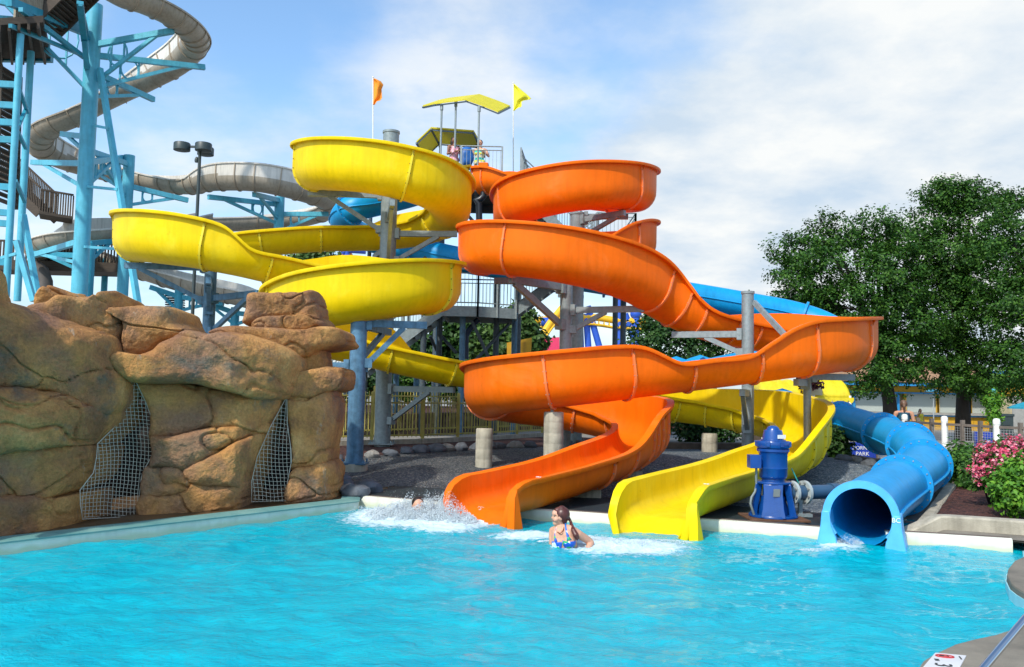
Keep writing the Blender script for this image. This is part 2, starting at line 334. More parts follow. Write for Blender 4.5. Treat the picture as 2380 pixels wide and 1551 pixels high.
# orange: right turns first (outer wall on the rider's left), one left turn, then right turns to the pool
HI, LO = 1.0, 0.50
ORANGE = [  # column, depth, height against the eye, left wall, right wall
    (1120, 25.75, 6.02, .76, .76), (1160, 25.3, 5.96, .76, .70), (1235, 24.2, 5.55, .60, .55), (1330, 23.15, 5.15, .8, LO), (1430, 22.55, 4.90, HI, LO), (1480, 21.4, 4.68, HI, LO),
    (1443, 20.3, 4.50, HI, LO), (1335, 19.85, 4.33, HI, LO), (1222, 20.35, 4.15, HI, LO), (1190, 21.4, 3.98, HI, LO), (1232, 22.5, 3.82, .95, LO),
    (1335, 22.95, 3.68, .85, LO), (1436, 22.5, 3.52, .95, LO), (1480, 21.4, 3.38, HI, LO), (1452, 20.4, 3.25, .9, .52), (1395, 20.05, 3.13, LO, LO), (1330, 20.0, 3.02, LO, LO),
    (1270, 19.95, 2.92, LO, .75), (1165, 19.55, 2.78, LO, HI), (1120, 18.5, 2.62, LO, HI), (1155, 17.4, 2.46, LO, HI), (1270, 16.95, 2.30, LO, HI),
    (1390, 17.15, 2.13, LO, HI), (1475, 17.65, 1.93, LO, .98), (1532, 18.1, 1.66, LO, .80), (1585, 18.3, 1.42, LO, .62), (1645, 18.5, 1.26, LO, LO), (1720, 18.9, 1.14, .75, LO),
    (1830, 19.15, 1.0, .98, LO), (1937, 18.8, .86, HI, LO), (1983, 17.7, .72, HI, LO), (1945, 16.7, .58, HI, LO), (1850, 16.2, .45, .98, LO), (1780, 16.0, .36, .72, LO), (1725, 15.9, .29, LO, LO), (1640, 15.75, .19, LO, LO),
    (1560, 15.6, .10, .52, LO), (1480, 15.4, .01, .86, LO), (1410, 15.25, -.07, .94, LO), (1300, 15.2, -.18, .94, LO), (1185, 15.6, -.30, .94, LO), (1135, 16.6, -.42, .94, LO), (1185, 17.6, -.54, .8, LO), (1300, 18.0, -.67, .72, LO),
    (1410, 17.7, -.84, .9, LO), (1478, 16.9, -.98, .98, LO), (1492, 16.0, -1.10, .98, LO), (1462, 15.1, -1.22, .85, LO), (1404, 13.85, -1.32, LO, LO), (1310, 12.9, -1.42, .43, .43),
    (1226, 12.2, -1.50, .43, .43), (1178, 11.83, -1.535, .43, .43), (1152, 11.63, -1.55, .43, .43), (1134, 11.49, -1.62, .42, .42, .07), (1120, 11.38, -1.69, .33, .33, .07), (1109, 11.29, -1.72, .18, .18, .07), (1105, 11.26, -1.73, .05, .05, .05)]
FO = [0.5, 2.6, 3.8, 5.85, 8.35, 10.6, 12.6, 14.05, 15.6, 17.6, 19, 20.35, 23.45, 24.35, 25.35, 26.5, 27.2, 27.9, 30.55, 31.8, 33.6, 35.5, 37.45, 39.15, 41.2, 43.3, 44.5, 46, 46.5, 46.8, 47.15, 47.85, 48.45]
orange, CO, FRO = slide('orange_slide', 'orange open flume body slide spiralling down from the tower to the pool', rowsE(ORANGE), M['orange'], FO, box_from=47.3, rim_mat=M['orange_faded'], r=0.45)
mb = MB(); a_, b_ = P(1112, 378, 25.75), P(1133, 378, 25.6); c_, d_ = P(1133, 443, 25.6), P(1114, 443, 25.75); mb.extrude([a_, b_, c_, d_], (.03, .12, 0)); mb.build('start_panel', M['orange'], orange, smooth=0, recalc=True)
YELLOW = [
    (1060, 24.8, 6.0, .6, .6), (960, 22.9, 5.45, LO, .6), (880, 21.6, 5.10, LO, .8), (785, 20.95, 4.86, LO, HI), (731, 19.7, 4.66, LO, HI), (775, 18.6, 4.43, LO, HI), (888, 18.15, 4.22, LO, HI),
    (1000, 18.55, 4.03, LO, HI), (1046, 19.7, 3.84, LO, HI), (1000, 20.9, 3.70, LO, HI), (910, 21.25, 3.58, LO, .92), (830, 21.1, 3.50, LO, .52), (747, 20.7, 3.40, LO, LO), (618, 20.4, 3.22, LO, LO), (520, 20.3, 3.06, LO, .8), (405, 20.0, 2.93, LO, HI),
    (318, 18.85, 2.80, LO, HI), (352, 17.9, 2.64, LO, HI), (450, 17.45, 2.48, LO, .96), (525, 17.5, 2.38, LO, .80), (570, 17.6, 2.32, LO, LO), (640, 17.85, 2.22, LO, LO), (730, 18.2, 2.10, .8, LO), (800, 18.4, 2.02, HI, LO), (900, 18.35, 1.90, HI, LO),
    (992, 17.8, 1.74, .97, LO), (1014, 17.0, 1.62, .97, LO), (968, 15.95, 1.47, .97, LO), (850, 15.55, 1.30, .97, LO), (730, 15.9, 1.15, .97, LO), (668, 17.0, .98, .97, LO), (715, 18.1, .80, .95, LO), (830, 18.45, .60, .98, LO), (900, 18.5, .46, .86, LO), (965, 18.6, .34, LO, LO), (1040, 18.8, .21, LO, LO),
    (1250, 19.5, -.09, LO, LO), (1450, 19.9, -.38, LO, LO), (1560, 20.1, -.52, .7, LO), (1650, 20.0, -.62, .85, LO), (1760, 19.3, -.78, .98, LO), (1842, 17.9, -.95, .98, LO), (1866, 16.5, -1.10, .98, LO), (1845, 15.2, -1.23, .86, LO), (1780, 14.1, -1.36, LO, LO),
    (1700, 13.1, -1.43, .43, .43), (1610, 12.0, -1.50, .43, .43), (1558, 11.35, -1.53, .43, .43), (1542, 11.13, -1.545, .43, .43), (1531, 10.97, -1.64, .42, .42, .08), (1519, 10.83, -1.71, .33, .33, .08), (1512, 10.73, -1.74, .18, .18, .08), (1509, 10.68, -1.75, .05, .05, .06)]
FY = [1, 2.3, 4.1, 6.35, 8.6, 10.2, 12, 13, 14.4, 16.0, 18.35, 20.75, 22.5, 24.3, 26.6, 29.6, 31.3, 33.0, 35.0, 36.0, 37.0, 38.0, 38.85, 39.6, 40.7, 42.0, 42.8, 43.3, 44.6]
yellow, CY, FRY = slide('yellow_slide', 'yellow open flume body slide spiralling down past the rocks to the pool', rowsE(YELLOW), M['yellow'], FY, box_from=43.6, rim_mat=M['yellow_faded'], bolt=M['bolt_dark'])

# blue closed tube
M['blue_mid'] = mat('blue_flange', (.006, .27, .60), .4, var=.12, scale=6)
def tube_slide(name, label, rows, flanges, r=0.372, fl=0.078):
    c, t = resample(rows, 0.12); fr = frames(c); root = empty(name, c[-1, :3], label, 'water slide')
    idx = sorted({0, len(c) - 1} | {int(np.argmin(np.linalg.norm(c[:, :3] - np.array(f), axis=1))) for f in flanges}); n = 28
    for a, b in zip(idx[:-1], idx[1:]):
        vs = []; m = b - a + 1
        for rr in (r, r - 0.025):
            for i in range(a, b + 1):
                vs += [c[i, :3] + (fr[1][i] * math.cos(2 * math.pi * k / n) + fr[2][i] * math.sin(2 * math.pi * k / n)) * rr for k in range(n)]
        fs = []
        for w in range(2):
            q = w * m * n
            for i in range(m - 1):
                for k in range(n):
                    f = (q + i * n + k, q + (i + 1) * n + k, q + (i + 1) * n + (k + 1) % n, q + i * n + (k + 1) % n); fs.append(f if w == 0 else f[::-1])
        mb = MB(); mb.add(vs, fs)
        for sgn in (-1, 1):                    # the long seams of the two half shells
            mb.tube([c[i, :3] + fr[1][i] * sgn * (r + 0.012) - fr[2][i] * 0.03 for i in range(a, b + 1)], 0.02, n=5)
        mb.build('tube_section', M['blue'], root, smooth=50, recalc=False)
    for i in idx[1:-1]:
        mb = MB(); mb.lathe(c[i, :3], [(r - 0.01, -0.03), (r + fl, -0.03), (r + fl, 0.03), (r - 0.01, 0.03), (r - 0.01, -0.03)], 40, fr[0][i])
        x = fr[1][i]; y = fr[2][i]
        for k in range(20):
            a = 2 * math.pi * (k + .5) / 20; q = Vector(c[i, :3] + (x * math.cos(a) + y * math.sin(a)) * (r + fl * .5)); tv = Vector(fr[0][i])
            mb.cyl(q - tv * .042, q + tv * .042, 0.011, n=6, mi=1)
        mb.build('flange', [M['blue_mid'], M['bolt']], root, smooth=40, recalc=True)
    return root, c, fr
def PE(u, v, Y): return tuple(P(u, v, Y))
BLUE = [PE(1050, 420, 25.5), PE(960, 450, 24.4), PE(880, 470, 23.6), PE(815, 488, 23.2), PE(800, 520, 24.2), PE(860, 556, 25.2), PE(960, 580, 25.2), PE(1080, 606, 25), PE(1250, 632, 24.8), PE(1400, 655, 24.6), PE(1560, 680, 24.5), PE(1715, 706, 24.4), PE(1860, 735, 24.2), PE(1945, 772, 23.6), PE(1965, 812, 22.6), PE(1900, 836, 22.2), PE(1780, 842, 22.6),
        PE(1640, 868, 23.6), PE(1560, 905, 23.6), PE(1590, 940, 22.9), PE(1700, 958, 22.2), PE(1850, 958, 21.6), PE(1952, 976, 20.5), PE(2055, 1010, 18.0), PE(2125, 1043, 15.9), PE(2146, 1085, 14.5), PE(2095, 1126, 12.9), PE(2030, 1170, 11.2), PE(2001, 1202, 10.2)]
bf = [PE(815, 488, 23.2), PE(960, 580, 25.2), PE(1250, 632, 24.8), PE(1410, 656, 24.6), PE(1868, 738, 24.15), PE(1965, 812, 22.6), PE(1640, 868, 23.6), PE(1700, 958, 22.2), PE(1952, 976, 20.5), PE(2050, 1008, 18.1), PE(2118, 1038, 16.15), PE(2143, 1080, 14.65), PE(2092, 1132, 12.85)]
blue, CB, FRB = tube_slide('blue_tube_slide', 'blue closed tube slide with bolted rings ending at the pool', BLUE, bf)

# exit ring and splash skirt of the blue tube
mb = MB(); e_, te, se, ue = CB[-1, :3], FRB[0][-1], FRB[1][-1], FRB[2][-1]
vs = []; nn_ = 41
for k in range(nn_):
    a = R(-38 + 256 * k / (nn_ - 1)); d_ = Vector(se) * math.cos(a) + Vector(ue) * math.sin(a)
    vs += [Vector(e_) + d_ * rr + Vector(te) * ww for rr, ww in ((.338, -.02), (.425, -.02), (.425, .03), (.338, .03))]
mb.add(vs, [(k * 4 + j, k * 4 + (j + 1) % 4, (k + 1) * 4 + (j + 1) % 4, (k + 1) * 4 + j) for k in range(nn_ - 1) for j in range(4)] + [(0, 1, 2, 3), tuple(range(nn_ * 4 - 1, nn_ * 4 - 5, -1))])
mb.build('exit_ring', M['blue_pale'], blue, smooth=40, recalc=True)
for sg in (-1, 1):
    mb = MB(); pts = [(.345, .05), (.43, .05), (.445, -.12), (.475, -.28), (.51, -.42), (.25, -.42), (.27, -.26), (.325, -.12)]
    q = [Vector(e_) + Vector(te) * .06 + Vector(se) * sg * x + Vector((0, 0, 1)) * z for x, z in pts]
    mb.extrude(q, Vector(te) * -.28); mb.build('exit_skirt', M['blue_pale'], blue, smooth=30, bevel=.012, recalc=True)

def letters(txt, name, parent, loc, size, right, up, m, depth=.004, font=None, ax='CENTER'):
    cu = bpy.data.curves.new(name, 'FONT'); cu.body = txt; cu.size = size; cu.extrude = depth; cu.align_x = ax; cu.align_y = 'CENTER'
    tmp = bpy.data.objects.new(name, cu); COL.objects.link(tmp); bpy.context.view_layer.update()
    me = bpy.data.meshes.new_from_object(tmp.evaluated_get(bpy.context.evaluated_depsgraph_get())); bpy.data.objects.remove(tmp)
    right, up = Vector(right).normalized(), Vector(up); up = (up - right * up.dot(right)).normalized(); nn = right.cross(up)
    me.transform(Matrix(((right.x, up.x, nn.x, 0), (right.y, up.y, nn.y, 0), (right.z, up.z, nn.z, 0), (0, 0, 0, 1))))
    me.materials.clear(); me.materials.append(m); o = bpy.data.objects.new(name, me); COL.objects.link(o)
    o.location = Vector(loc) - (wloc(parent) if parent else Vector((0, 0, 0))); o.parent = parent; return o
letters('BC', 'letters', blue, Vector(e_) + Vector(te) * .065 + Vector(se) * -.383 + Vector((0, 0, .0)), .075, -Vector(se), (0, 0, 1), M['white_letter'])

def exit_letters(txt, C, F, root, key=.50):
    i = len(C) - 8; o, s_, t_ = Vector(C[i, :3]), Vector(F[1][i]), Vector(F[0][i]); q = o - s_ * .50 + Vector((0, 0, C[i, 3] + .016))
    letters(txt, 'letters', root, q, .07, -s_ * 1.0 if s_.x < 0 else s_, -t_ if t_.y < 0 else t_, M['white_letter'], .002)
exit_letters('BA', CO, FRO, orange); exit_letters('BB', CY, FRY, yellow)

def exit_fins(C, F, root, m, r=.45):
    n = len(C); i0 = max(i for i in range(n) if C[i, 3] > .41)
    for sg in (-1,):                                 # the near side: the far one ends in its own rim
        rim = [Vector(C[i, :3] + F[1][i] * sg * (r + .045)) + Vector(F[2][i]) * (C[i, 3] + .014) for i in range(i0, n)]; out = Vector(F[1][i0]) * sg; t0 = rim[0]; b_in = rim[-1].copy(); b_in.z = -.12
        up_ = [p + out * (.075 + .05 * k / len(rim)) for k, p in enumerate(rim)]; bo = t0 + out * .16 - Vector(F[0][i0]) * .06; bo.z = -.12; bi = t0 - Vector(F[0][i0]) * .02; bi.z = -.12
        vs = rim + [b_in] + [bi] + up_ + [b_in + out * .13] + [bo]; k = len(rim) + 2; nn_ = k
        fs = [(i, i + 1, k + i + 1, k + i) for i in range(k - 1)] + [(k - 1, 0, k, 2 * k - 1), tuple(range(k - 1, -1, -1)), tuple(range(k, 2 * k))]
        mb = MB(); mb.add(vs, fs); mb.build('exit_fin', m, root, smooth=30, recalc=True)
exit_fins(CO, FRO, orange, M['orange']); exit_fins(CY, FRY, yellow, M['yellow'])
# ================================================================== ground, pool, paths
def sstep(a, b, x):
    t = max(0.0, min(1.0, (x - a) / (b - a))); return t * t * (3 - 2 * t)
_ch = np.concatenate([CO[-90:, :3], CY[-110:, :3], CB[-70:, :3] - np.array([0, 0, .40])])
def H(x, y):                                         # height of the land
    z = 0.13 + 0.34 * sstep(12.9, 18.5, y) * (1 - sstep(6.5, 9.5, x)) * (1 - sstep(30, 42, y)) * (1 - sstep(6, 9, -x))
    if 10 < y < 21 and -1.5 < x < 8:
        d = (_ch[:, 0] - x) ** 2 + (_ch[:, 1] - y) ** 2; i = int(np.argmin(d))
        if d[i] < 1.0: z = min(z, max(-.25, _ch[i, 2] - 0.06) + max(0, d[i] ** .5 - 0.35) * 0.5)
    return z
def drape(name, poly, off, m, step=0.45, area=(-12, 12, 9, 46), kind='structure'):
    bm = bmesh.new(); f = bm.faces.new([bm.verts.new((p[0], p[1], 0)) for p in poly])
    if f.normal.z < 0 or f.calc_area() and sum(poly[i][0] * poly[(i + 1) % len(poly)][1] - poly[(i + 1) % len(poly)][0] * poly[i][1] for i in range(len(poly))) < 0: f.normal_flip()
    xs = [p[0] for p in poly]; ys = [p[1] for p in poly]
    for ax, lo, hi in ((0, max(area[0], min(xs)), min(area[1], max(xs))), (1, max(area[2], min(ys)), min(area[3], max(ys)))):
        k = math.ceil(lo / step) * step
        while k < hi:
            co = [0, 0, 0]; no = [0, 0, 0]; co[ax] = k; no[ax] = 1
            bmesh.ops.bisect_plane(bm, geom=bm.verts[:] + bm.edges[:] + bm.faces[:], plane_co=co, plane_no=no, dist=1e-5); k += step
    for v in bm.verts: v.co.z = H(v.co.x, v.co.y) + off
    bmesh.ops.recalc_face_normals(bm, faces=bm.faces)
    if sum(fc.normal.z for fc in bm.faces) < 0: bmesh.ops.reverse_faces(bm, faces=bm.faces)
    me = bpy.data.meshes.new(name); bm.to_mesh(me); bm.free(); me.materials.append(m); me.shade_smooth()
    o = bpy.data.objects.new(name, me); COL.objects.link(o); return tag(o, kind=kind)
def ground_mat(name, cols, scale, bump, rough=0.9, dist=0.03, wet=0.0, mid=0.6):
    m = bpy.data.materials.new(name); m.use_nodes = True; t = m.node_tree; n = t.nodes; l = t.links; b = n['Principled BSDF']; b.inputs['Roughness'].default_value = rough
    c = n.new('ShaderNodeTexCoord'); vo = n.new('ShaderNodeTexVoronoi'); vo.inputs['Scale'].default_value = scale; l.new(c.outputs['Object'], vo.inputs['Vector'])
    r = n.new('ShaderNodeValToRGB'); r.color_ramp.interpolation = 'LINEAR'
    sepc = n.new('ShaderNodeSeparateColor'); l.new(vo.outputs['Color'], sepc.inputs[0]); l.new(sepc.outputs[0], r.inputs[0])
    e = r.color_ramp.elements; e[0].color = (*cols[0], 1); e[1].color = (*cols[-1], 1); e[1].position = 0.97
    for i, cc in enumerate(cols[1:-1]): k = e.new(mid * (i + 1) / max(1, len(cols) - 2)); k.color = (*cc, 1)
    nz = n.new('ShaderNodeTexNoise'); nz.inputs['Scale'].default_value = 0.9; nz.inputs['Detail'].default_value = 6; l.new(c.outputs['Object'], nz.inputs['Vector'])
    r2 = n.new('ShaderNodeValToRGB'); r2.color_ramp.elements[0].position = .3; r2.color_ramp.elements[0].color = (.65, .65, .66, 1); r2.color_ramp.elements[1].position = .7; r2.color_ramp.elements[1].color = (1.2, 1.18, 1.15, 1); l.new(nz.outputs[0], r2.inputs[0])
    mm = n.new('ShaderNodeMix'); mm.data_type = 'RGBA'; mm.blend_type = 'MULTIPLY'; mm.inputs['Factor'].default_value = 1; l.new(r.outputs[0], mm.inputs['A']); l.new(r2.outputs[0], mm.inputs['B']); l.new(mm.outputs['Result'], b.inputs['Base Color'])
    bp = n.new('ShaderNodeBump'); bp.inputs['Strength'].default_value = bump; bp.inputs['Distance'].default_value = dist; l.new(vo.outputs['Distance'], bp.inputs['Height']); bp.invert = True; l.new(bp.outputs[0], b.inputs['Normal'])
    return m
M['gravel'] = ground_mat('crushed_stone', [(.012, .016, .022), (.05, .062, .078), (.09, .105, .12), (.17, .17, .16), (.34, .31, .26)], 42, 1.0, 0.75, .035, mid=.9)
def _dry(m):                                         # the spray keeps the left half wet; to the right the stones are dry and pale
    t = m.node_tree; n = t.nodes; l = t.links; b = n['Principled BSDF']; src = b.inputs['Base Color'].links[0].from_socket; c = n.new('ShaderNodeTexCoord'); s_ = n.new('ShaderNodeSeparateXYZ'); l.new(c.outputs['Object'], s_.inputs[0]); nz = n.new('ShaderNodeTexNoise'); nz.inputs['Scale'].default_value = .8; l.new(c.outputs['Object'], nz.inputs['Vector']); a = n.new('ShaderNodeMath'); a.operation = 'MULTIPLY_ADD'; l.new(nz.outputs[0], a.inputs[0]); a.inputs[1].default_value = 2.5; l.new(s_.outputs['X'], a.inputs[2]); r = n.new('ShaderNodeMapRange'); r.interpolation_type = 'SMOOTHSTEP'; r.inputs['From Min'].default_value = 1.0; r.inputs['From Max'].default_value = 4.2; l.new(a.outputs[0], r.inputs['Value']); x = n.new('ShaderNodeMix'); x.data_type = 'RGBA'; l.new(r.outputs[0], x.inputs['Factor']); k = n.new('ShaderNodeMix'); k.data_type = 'RGBA'; k.blend_type = 'MULTIPLY'; k.inputs['Factor'].default_value = 1; l.new(src, k.inputs['A']); k.inputs['B'].default_value = (1.6, 1.8, 2.0, 1); l.new(src, x.inputs['A']); l.new(k.outputs['Result'], x.inputs['B']); l.new(x.outputs['Result'], b.inputs['Base Color'])
_dry(M['gravel'])
M['mulch'] = ground_mat('bark_mulch', [(.02, .006, .006), (.05, .014, .012), (.09, .028, .02), (.14, .05, .035)], 26, 1.0, 0.95, .05)
M['pavement'] = mat('pale_pavement', (.25, .235, .21), 0.9, var=.12, scale=.7, bump=.2, bscale=30)
M['deck_wet'] = mat('dark_rubber_deck', (.014, .024, .03), 0.55, var=.35, scale=2.2, bump=.3, bscale=120)
M['deck'] = mat('exposed_aggregate_deck', (.20, .175, .135), 0.8, var=.28, scale=2.5, bump=.35, bscale=160, streak=.12, detail=9)
M['curb'] = mat('kerb_concrete', (.40, .36, .28), 0.85, var=.22, scale=3, bump=.35, bscale=60, streak=.3)
M['curb_dark'] = mat('brown_timber_kerb', (.12, .09, .07), 0.85, var=.3, scale=4, bump=.3)
M['coping'] = mat('algae_green_coping', (.10, .26, .25), 0.5, var=.3, scale=2.2, bump=.15, col2=(.20, .36, .32))
M['wall_white'] = mat('white_gutter_wall', (.72, .71, .60), 0.5, var=.09, scale=2.5, bump=.05, bscale=12, streak=.12)
def _scum(m):                                        # the yellow-green line the water leaves
    t = m.node_tree; n = t.nodes; l = t.links; b = n['Principled BSDF']; src = b.inputs['Base Color'].links[0].from_socket; g = n.new('ShaderNodeNewGeometry'); s_ = n.new('ShaderNodeSeparateXYZ'); l.new(g.outputs['Position'], s_.inputs[0]); nz = n.new('ShaderNodeTexNoise'); nz.inputs['Scale'].default_value = 5; nz.inputs['Detail'].default_value = 6; l.new(g.outputs['Position'], nz.inputs['Vector']); a = n.new('ShaderNodeMath'); a.operation = 'MULTIPLY_ADD'; l.new(nz.outputs[0], a.inputs[0]); a.inputs[1].default_value = -.09; l.new(s_.outputs['Z'], a.inputs[2]); r = n.new('ShaderNodeMapRange'); r.inputs['From Min'].default_value = .03; r.inputs['From Max'].default_value = -.02; r.inputs['To Max'].default_value = .8; l.new(a.outputs[0], r.inputs['Value']); x = n.new('ShaderNodeMix'); x.data_type = 'RGBA'; l.new(r.outputs[0], x.inputs['Factor']); l.new(src, x.inputs['A']); x.inputs['B'].default_value = (.55, .56, .36, 1); l.new(x.outputs['Result'], b.inputs['Base Color'])
_scum(M['wall_white'])
M['wet_soil'] = mat('wet_brown_ledge', (.10, .055, .022), 0.5, var=.4, scale=4, bump=.4, bscale=30)

ZW = 0.15
WALL = [G(835, 1152, ZW), G(1010, 1166, ZW), G(1192, 1179, ZW), G(1429, 1196, ZW), G(1685, 1209, ZW), G(1895, 1225, ZW), G(2086, 1236, ZW), G(2352, 1252, ZW)]
CA, CB_ = G(0, 1258, .14), G(832, 1163, .14); dv = (CA - CB_).normalized(); CA2 = CA + dv * 7.0
RIGHT = [G(2380, 1268, ZW), G(2384, 1291, ZW), G(2358, 1302, ZW), G(2343, 1320, ZW), G(2340, 1335, ZW), G(2349, 1354, ZW), G(2363, 1365, ZW), G(2384, 1378, ZW)]
INLET = [(4.75, 6.95), (4.9, 6.55), (4.4, 6.3)]
LOW = [G(2384, 1450, ZW), G(2356, 1460, ZW), G(2312, 1474, ZW), G(2266, 1483.5, ZW), G(2219, 1496, ZW), G(2173, 1517, ZW), G(2145, 1534, ZW), G(2133, 1551, ZW), Vector((2.2, 4.4, 0)), Vector((2.1, 3.4, 0)), Vector((2.3, 2.2, 0))]
# the sheet under everything and the land behind the pool
far = 900
bigp = [(-far, -far), (far, -far), (far, far), (-far, far)]
mb = MB(); mb.add([(x, y, -0.9) for x, y in bigp], [(0, 1, 2, 3)]); tag(mb.build('ground', M['pavement'], smooth=0), kind='structure')
BACK = [tuple(CA2[:2]), tuple(CA[:2]), tuple(CB_[:2])] + [tuple(p[:2]) for p in WALL] + [(7.2, 9.3), (14, 8.5), (far, 8.5), (far, far), (-far, far), (-far, CA2.y)]
drape('pavement', BACK, -0.012, M['pavement'], step=0.45)
# deck behind the white wall, dark and wet
nrm = Vector((.30, .954)); deckb = [(p.x + nrm.x * w, p.y + nrm.y * w) for p, w in zip(WALL, (1.2, 1.5, 1.75, 1.9, 1.7, 1.6, 1.3, .75))]
dp = [tuple(p[:2]) for p in WALL[:-1]] + list(reversed(deckb[:-1]))
drape('deck', dp, 0.003, M['deck_wet'], step=0.2)
drape('deck', [tuple(WALL[-2][:2]), tuple(WALL[-1][:2]), (7.2, 9.3), (14, 8.5), (14, 10.4), (7.2, 10.85), deckb[-2]], 0.003, M['deck'], step=0.6)
# white wall with a rounded nose, and its thin brown joint
def strip(mb, pts, prof, mi=0):                       # profile (out towards the pool, up) swept along a line in plan
    vs = []; n = len(prof); m = len(pts)
    for i, p in enumerate(pts):
        a = Vector(pts[max(i - 1, 0)][:2]); b = Vector(pts[min(i + 1, m - 1)][:2]); t = (b - a).normalized(); o = Vector((t.y, -t.x))
        vs += [(p[0] + o.x * x, p[1] + o.y * x, z) for x, z in prof]
    fs = [(i * n + k, (i + 1) * n + k, (i + 1) * n + (k + 1) % n, i * n + (k + 1) % n) for i in range(m - 1) for k in range(n)] + [tuple(range(n)), tuple(range((m - 1) * n + n - 1, (m - 1) * n - 1, -1))]
    mb.add(vs, fs, mi)
gapL, gapR = WALL[5].lerp(WALL[6], .20), WALL[5].lerp(WALL[6], .86)
mb = MB()
for part_ in (WALL[:6] + [gapL], [gapR] + WALL[6:]):
  strip(mb, part_, [(-.06, ZW - .004), (-.015, ZW), (.02, ZW - .012), (.03, ZW - .05), (.03, -.5), (-.06, -.5)])
  strip(mb, part_, [(-.13, ZW - .03), (-.13, ZW + .002), (-.062, ZW + .002), (-.062, ZW - .03)], 1)
w_ = mb.build('pool_wall', [M['wall_white'], M['curb_dark']], smooth=50, loc=WALL[3]); tag(w_, 'low white pool wall under the slide exits, above the water', 'pool wall')
# left coping: greenish top, pale face
edge = [CA2, CA, CA.lerp(CB_, .5), CB_]
mb = MB(); strip(mb, edge, [(-.25, .145), (-.01, .14), (.02, .13), (.02, .115), (-.25, .095)], 0)
strip(mb, edge, [(-.2, .114), (.008, .114), (.008, -.5), (-.2, -.5)], 1)
strip(mb, [CB_, WALL[0]], [(-.25, .143), (-.01, .138), (.02, .128), (.02, .115), (-.25, .095)], 0)
strip(mb, [CB_, WALL[0]], [(-.2, .114), (.008, .114), (.008, -.5), (-.2, -.5)], 1)
cop = mb.build('pool_coping', [M['coping'], M['wall_white']], smooth=30, loc=CB_); tag(cop, 'greenish pool coping with pale tile face along the foot of the rocks', 'pool edge')
q = G(660, 1187.5, .05); letters('NO ON', 'depth_letters', cop, q + Vector((.02, -.03, 0)), .075, (CB_ - CA), (0, 0, 1), M['black'])
lg = [CA2 + Vector((-.19, .13, 0)), CA + Vector((-.19, .14, 0)), CB_ + Vector((-.19, .14, 0)), CB_ + Vector((.4, 1.2, 0)), CB_ + Vector((-.8, 3, 0)), CA + Vector((-3, 3, 0)), CA2 + Vector((-4, 2, 0))]
drape('ledge', [tuple(p[:2]) for p in lg], 0.0, M['wet_soil'], step=.6)
# gravel, mulch, path
GRAV = [deckb[0], deckb[1], deckb[2], deckb[3], deckb[4], deckb[5], deckb[6], (5.2, 12.2), (5.9, 13.6), (6.2, 15.0), (6.9, 16.6), (8.2, 19.2), (8.6, 20.6), (6.2, 21.0), (3, 20.6), (1.6, 20.9), (.2, 20.3), (-1.2, 18.7), (-2.6, 17.3), (-3.5, 16.3), (-3.0, 14.5), (-2.6, 13.3)]
drape('gravel_bed', GRAV, 0.006, M['gravel'], step=.3)
MUL = [(-3.4, 15.8), (-2.6, 17.2), (-1.2, 18.6), (.2, 20.2), (1.6, 20.8), (3, 20.5), (6.2, 20.9), (8.6, 20.5), (12, 22.0), (12, 24.3), (7.5, 23.2), (4.2, 24.2), (2.0, 26.0), (.9, 25.6), (-.6, 23.2), (-2.2, 21.0), (-4.4, 19.2), (-6, 17)]
drape('mulch_bed', MUL, 0.0, M['mulch'], step=.5)
PATH = [(-6.2, 17.6), (-4.4, 19.3), (-2.2, 21.1), (-.6, 23.3), (.9, 25.7), (2.2, 27.6), (5, 29), (12, 28), (12, 31), (4.5, 32), (.6, 29.5), (-1.6, 26.5), (-3.8, 23.6), (-6.5, 21)]
drape('path', PATH, 0.028, M['pavement'], step=.6)
mb = MB(); pk = [Vector((x, y, 0)) for x, y in [(-6.2, 17.6), (-4.4, 19.3), (-2.2, 21.1), (-.6, 23.3), (.9, 25.7), (2.2, 27.6), (5, 29)]]
for a, b in zip(pk[:-1], pk[1:]):
    n_ = max(1, int((b - a).length / .7))
    for k in range(n_):
        p, q = a.lerp(b, k / n_), a.lerp(b, (k + 1) / n_); z = H(p.x, p.y) - .02, H(q.x, q.y) - .02
        mb.beam((p.x, p.y, z[0]), (q.x, q.y, z[1]), .18, .26)
tag(mb.build('path_kerb', M['curb'], smooth=0), kind='structure')
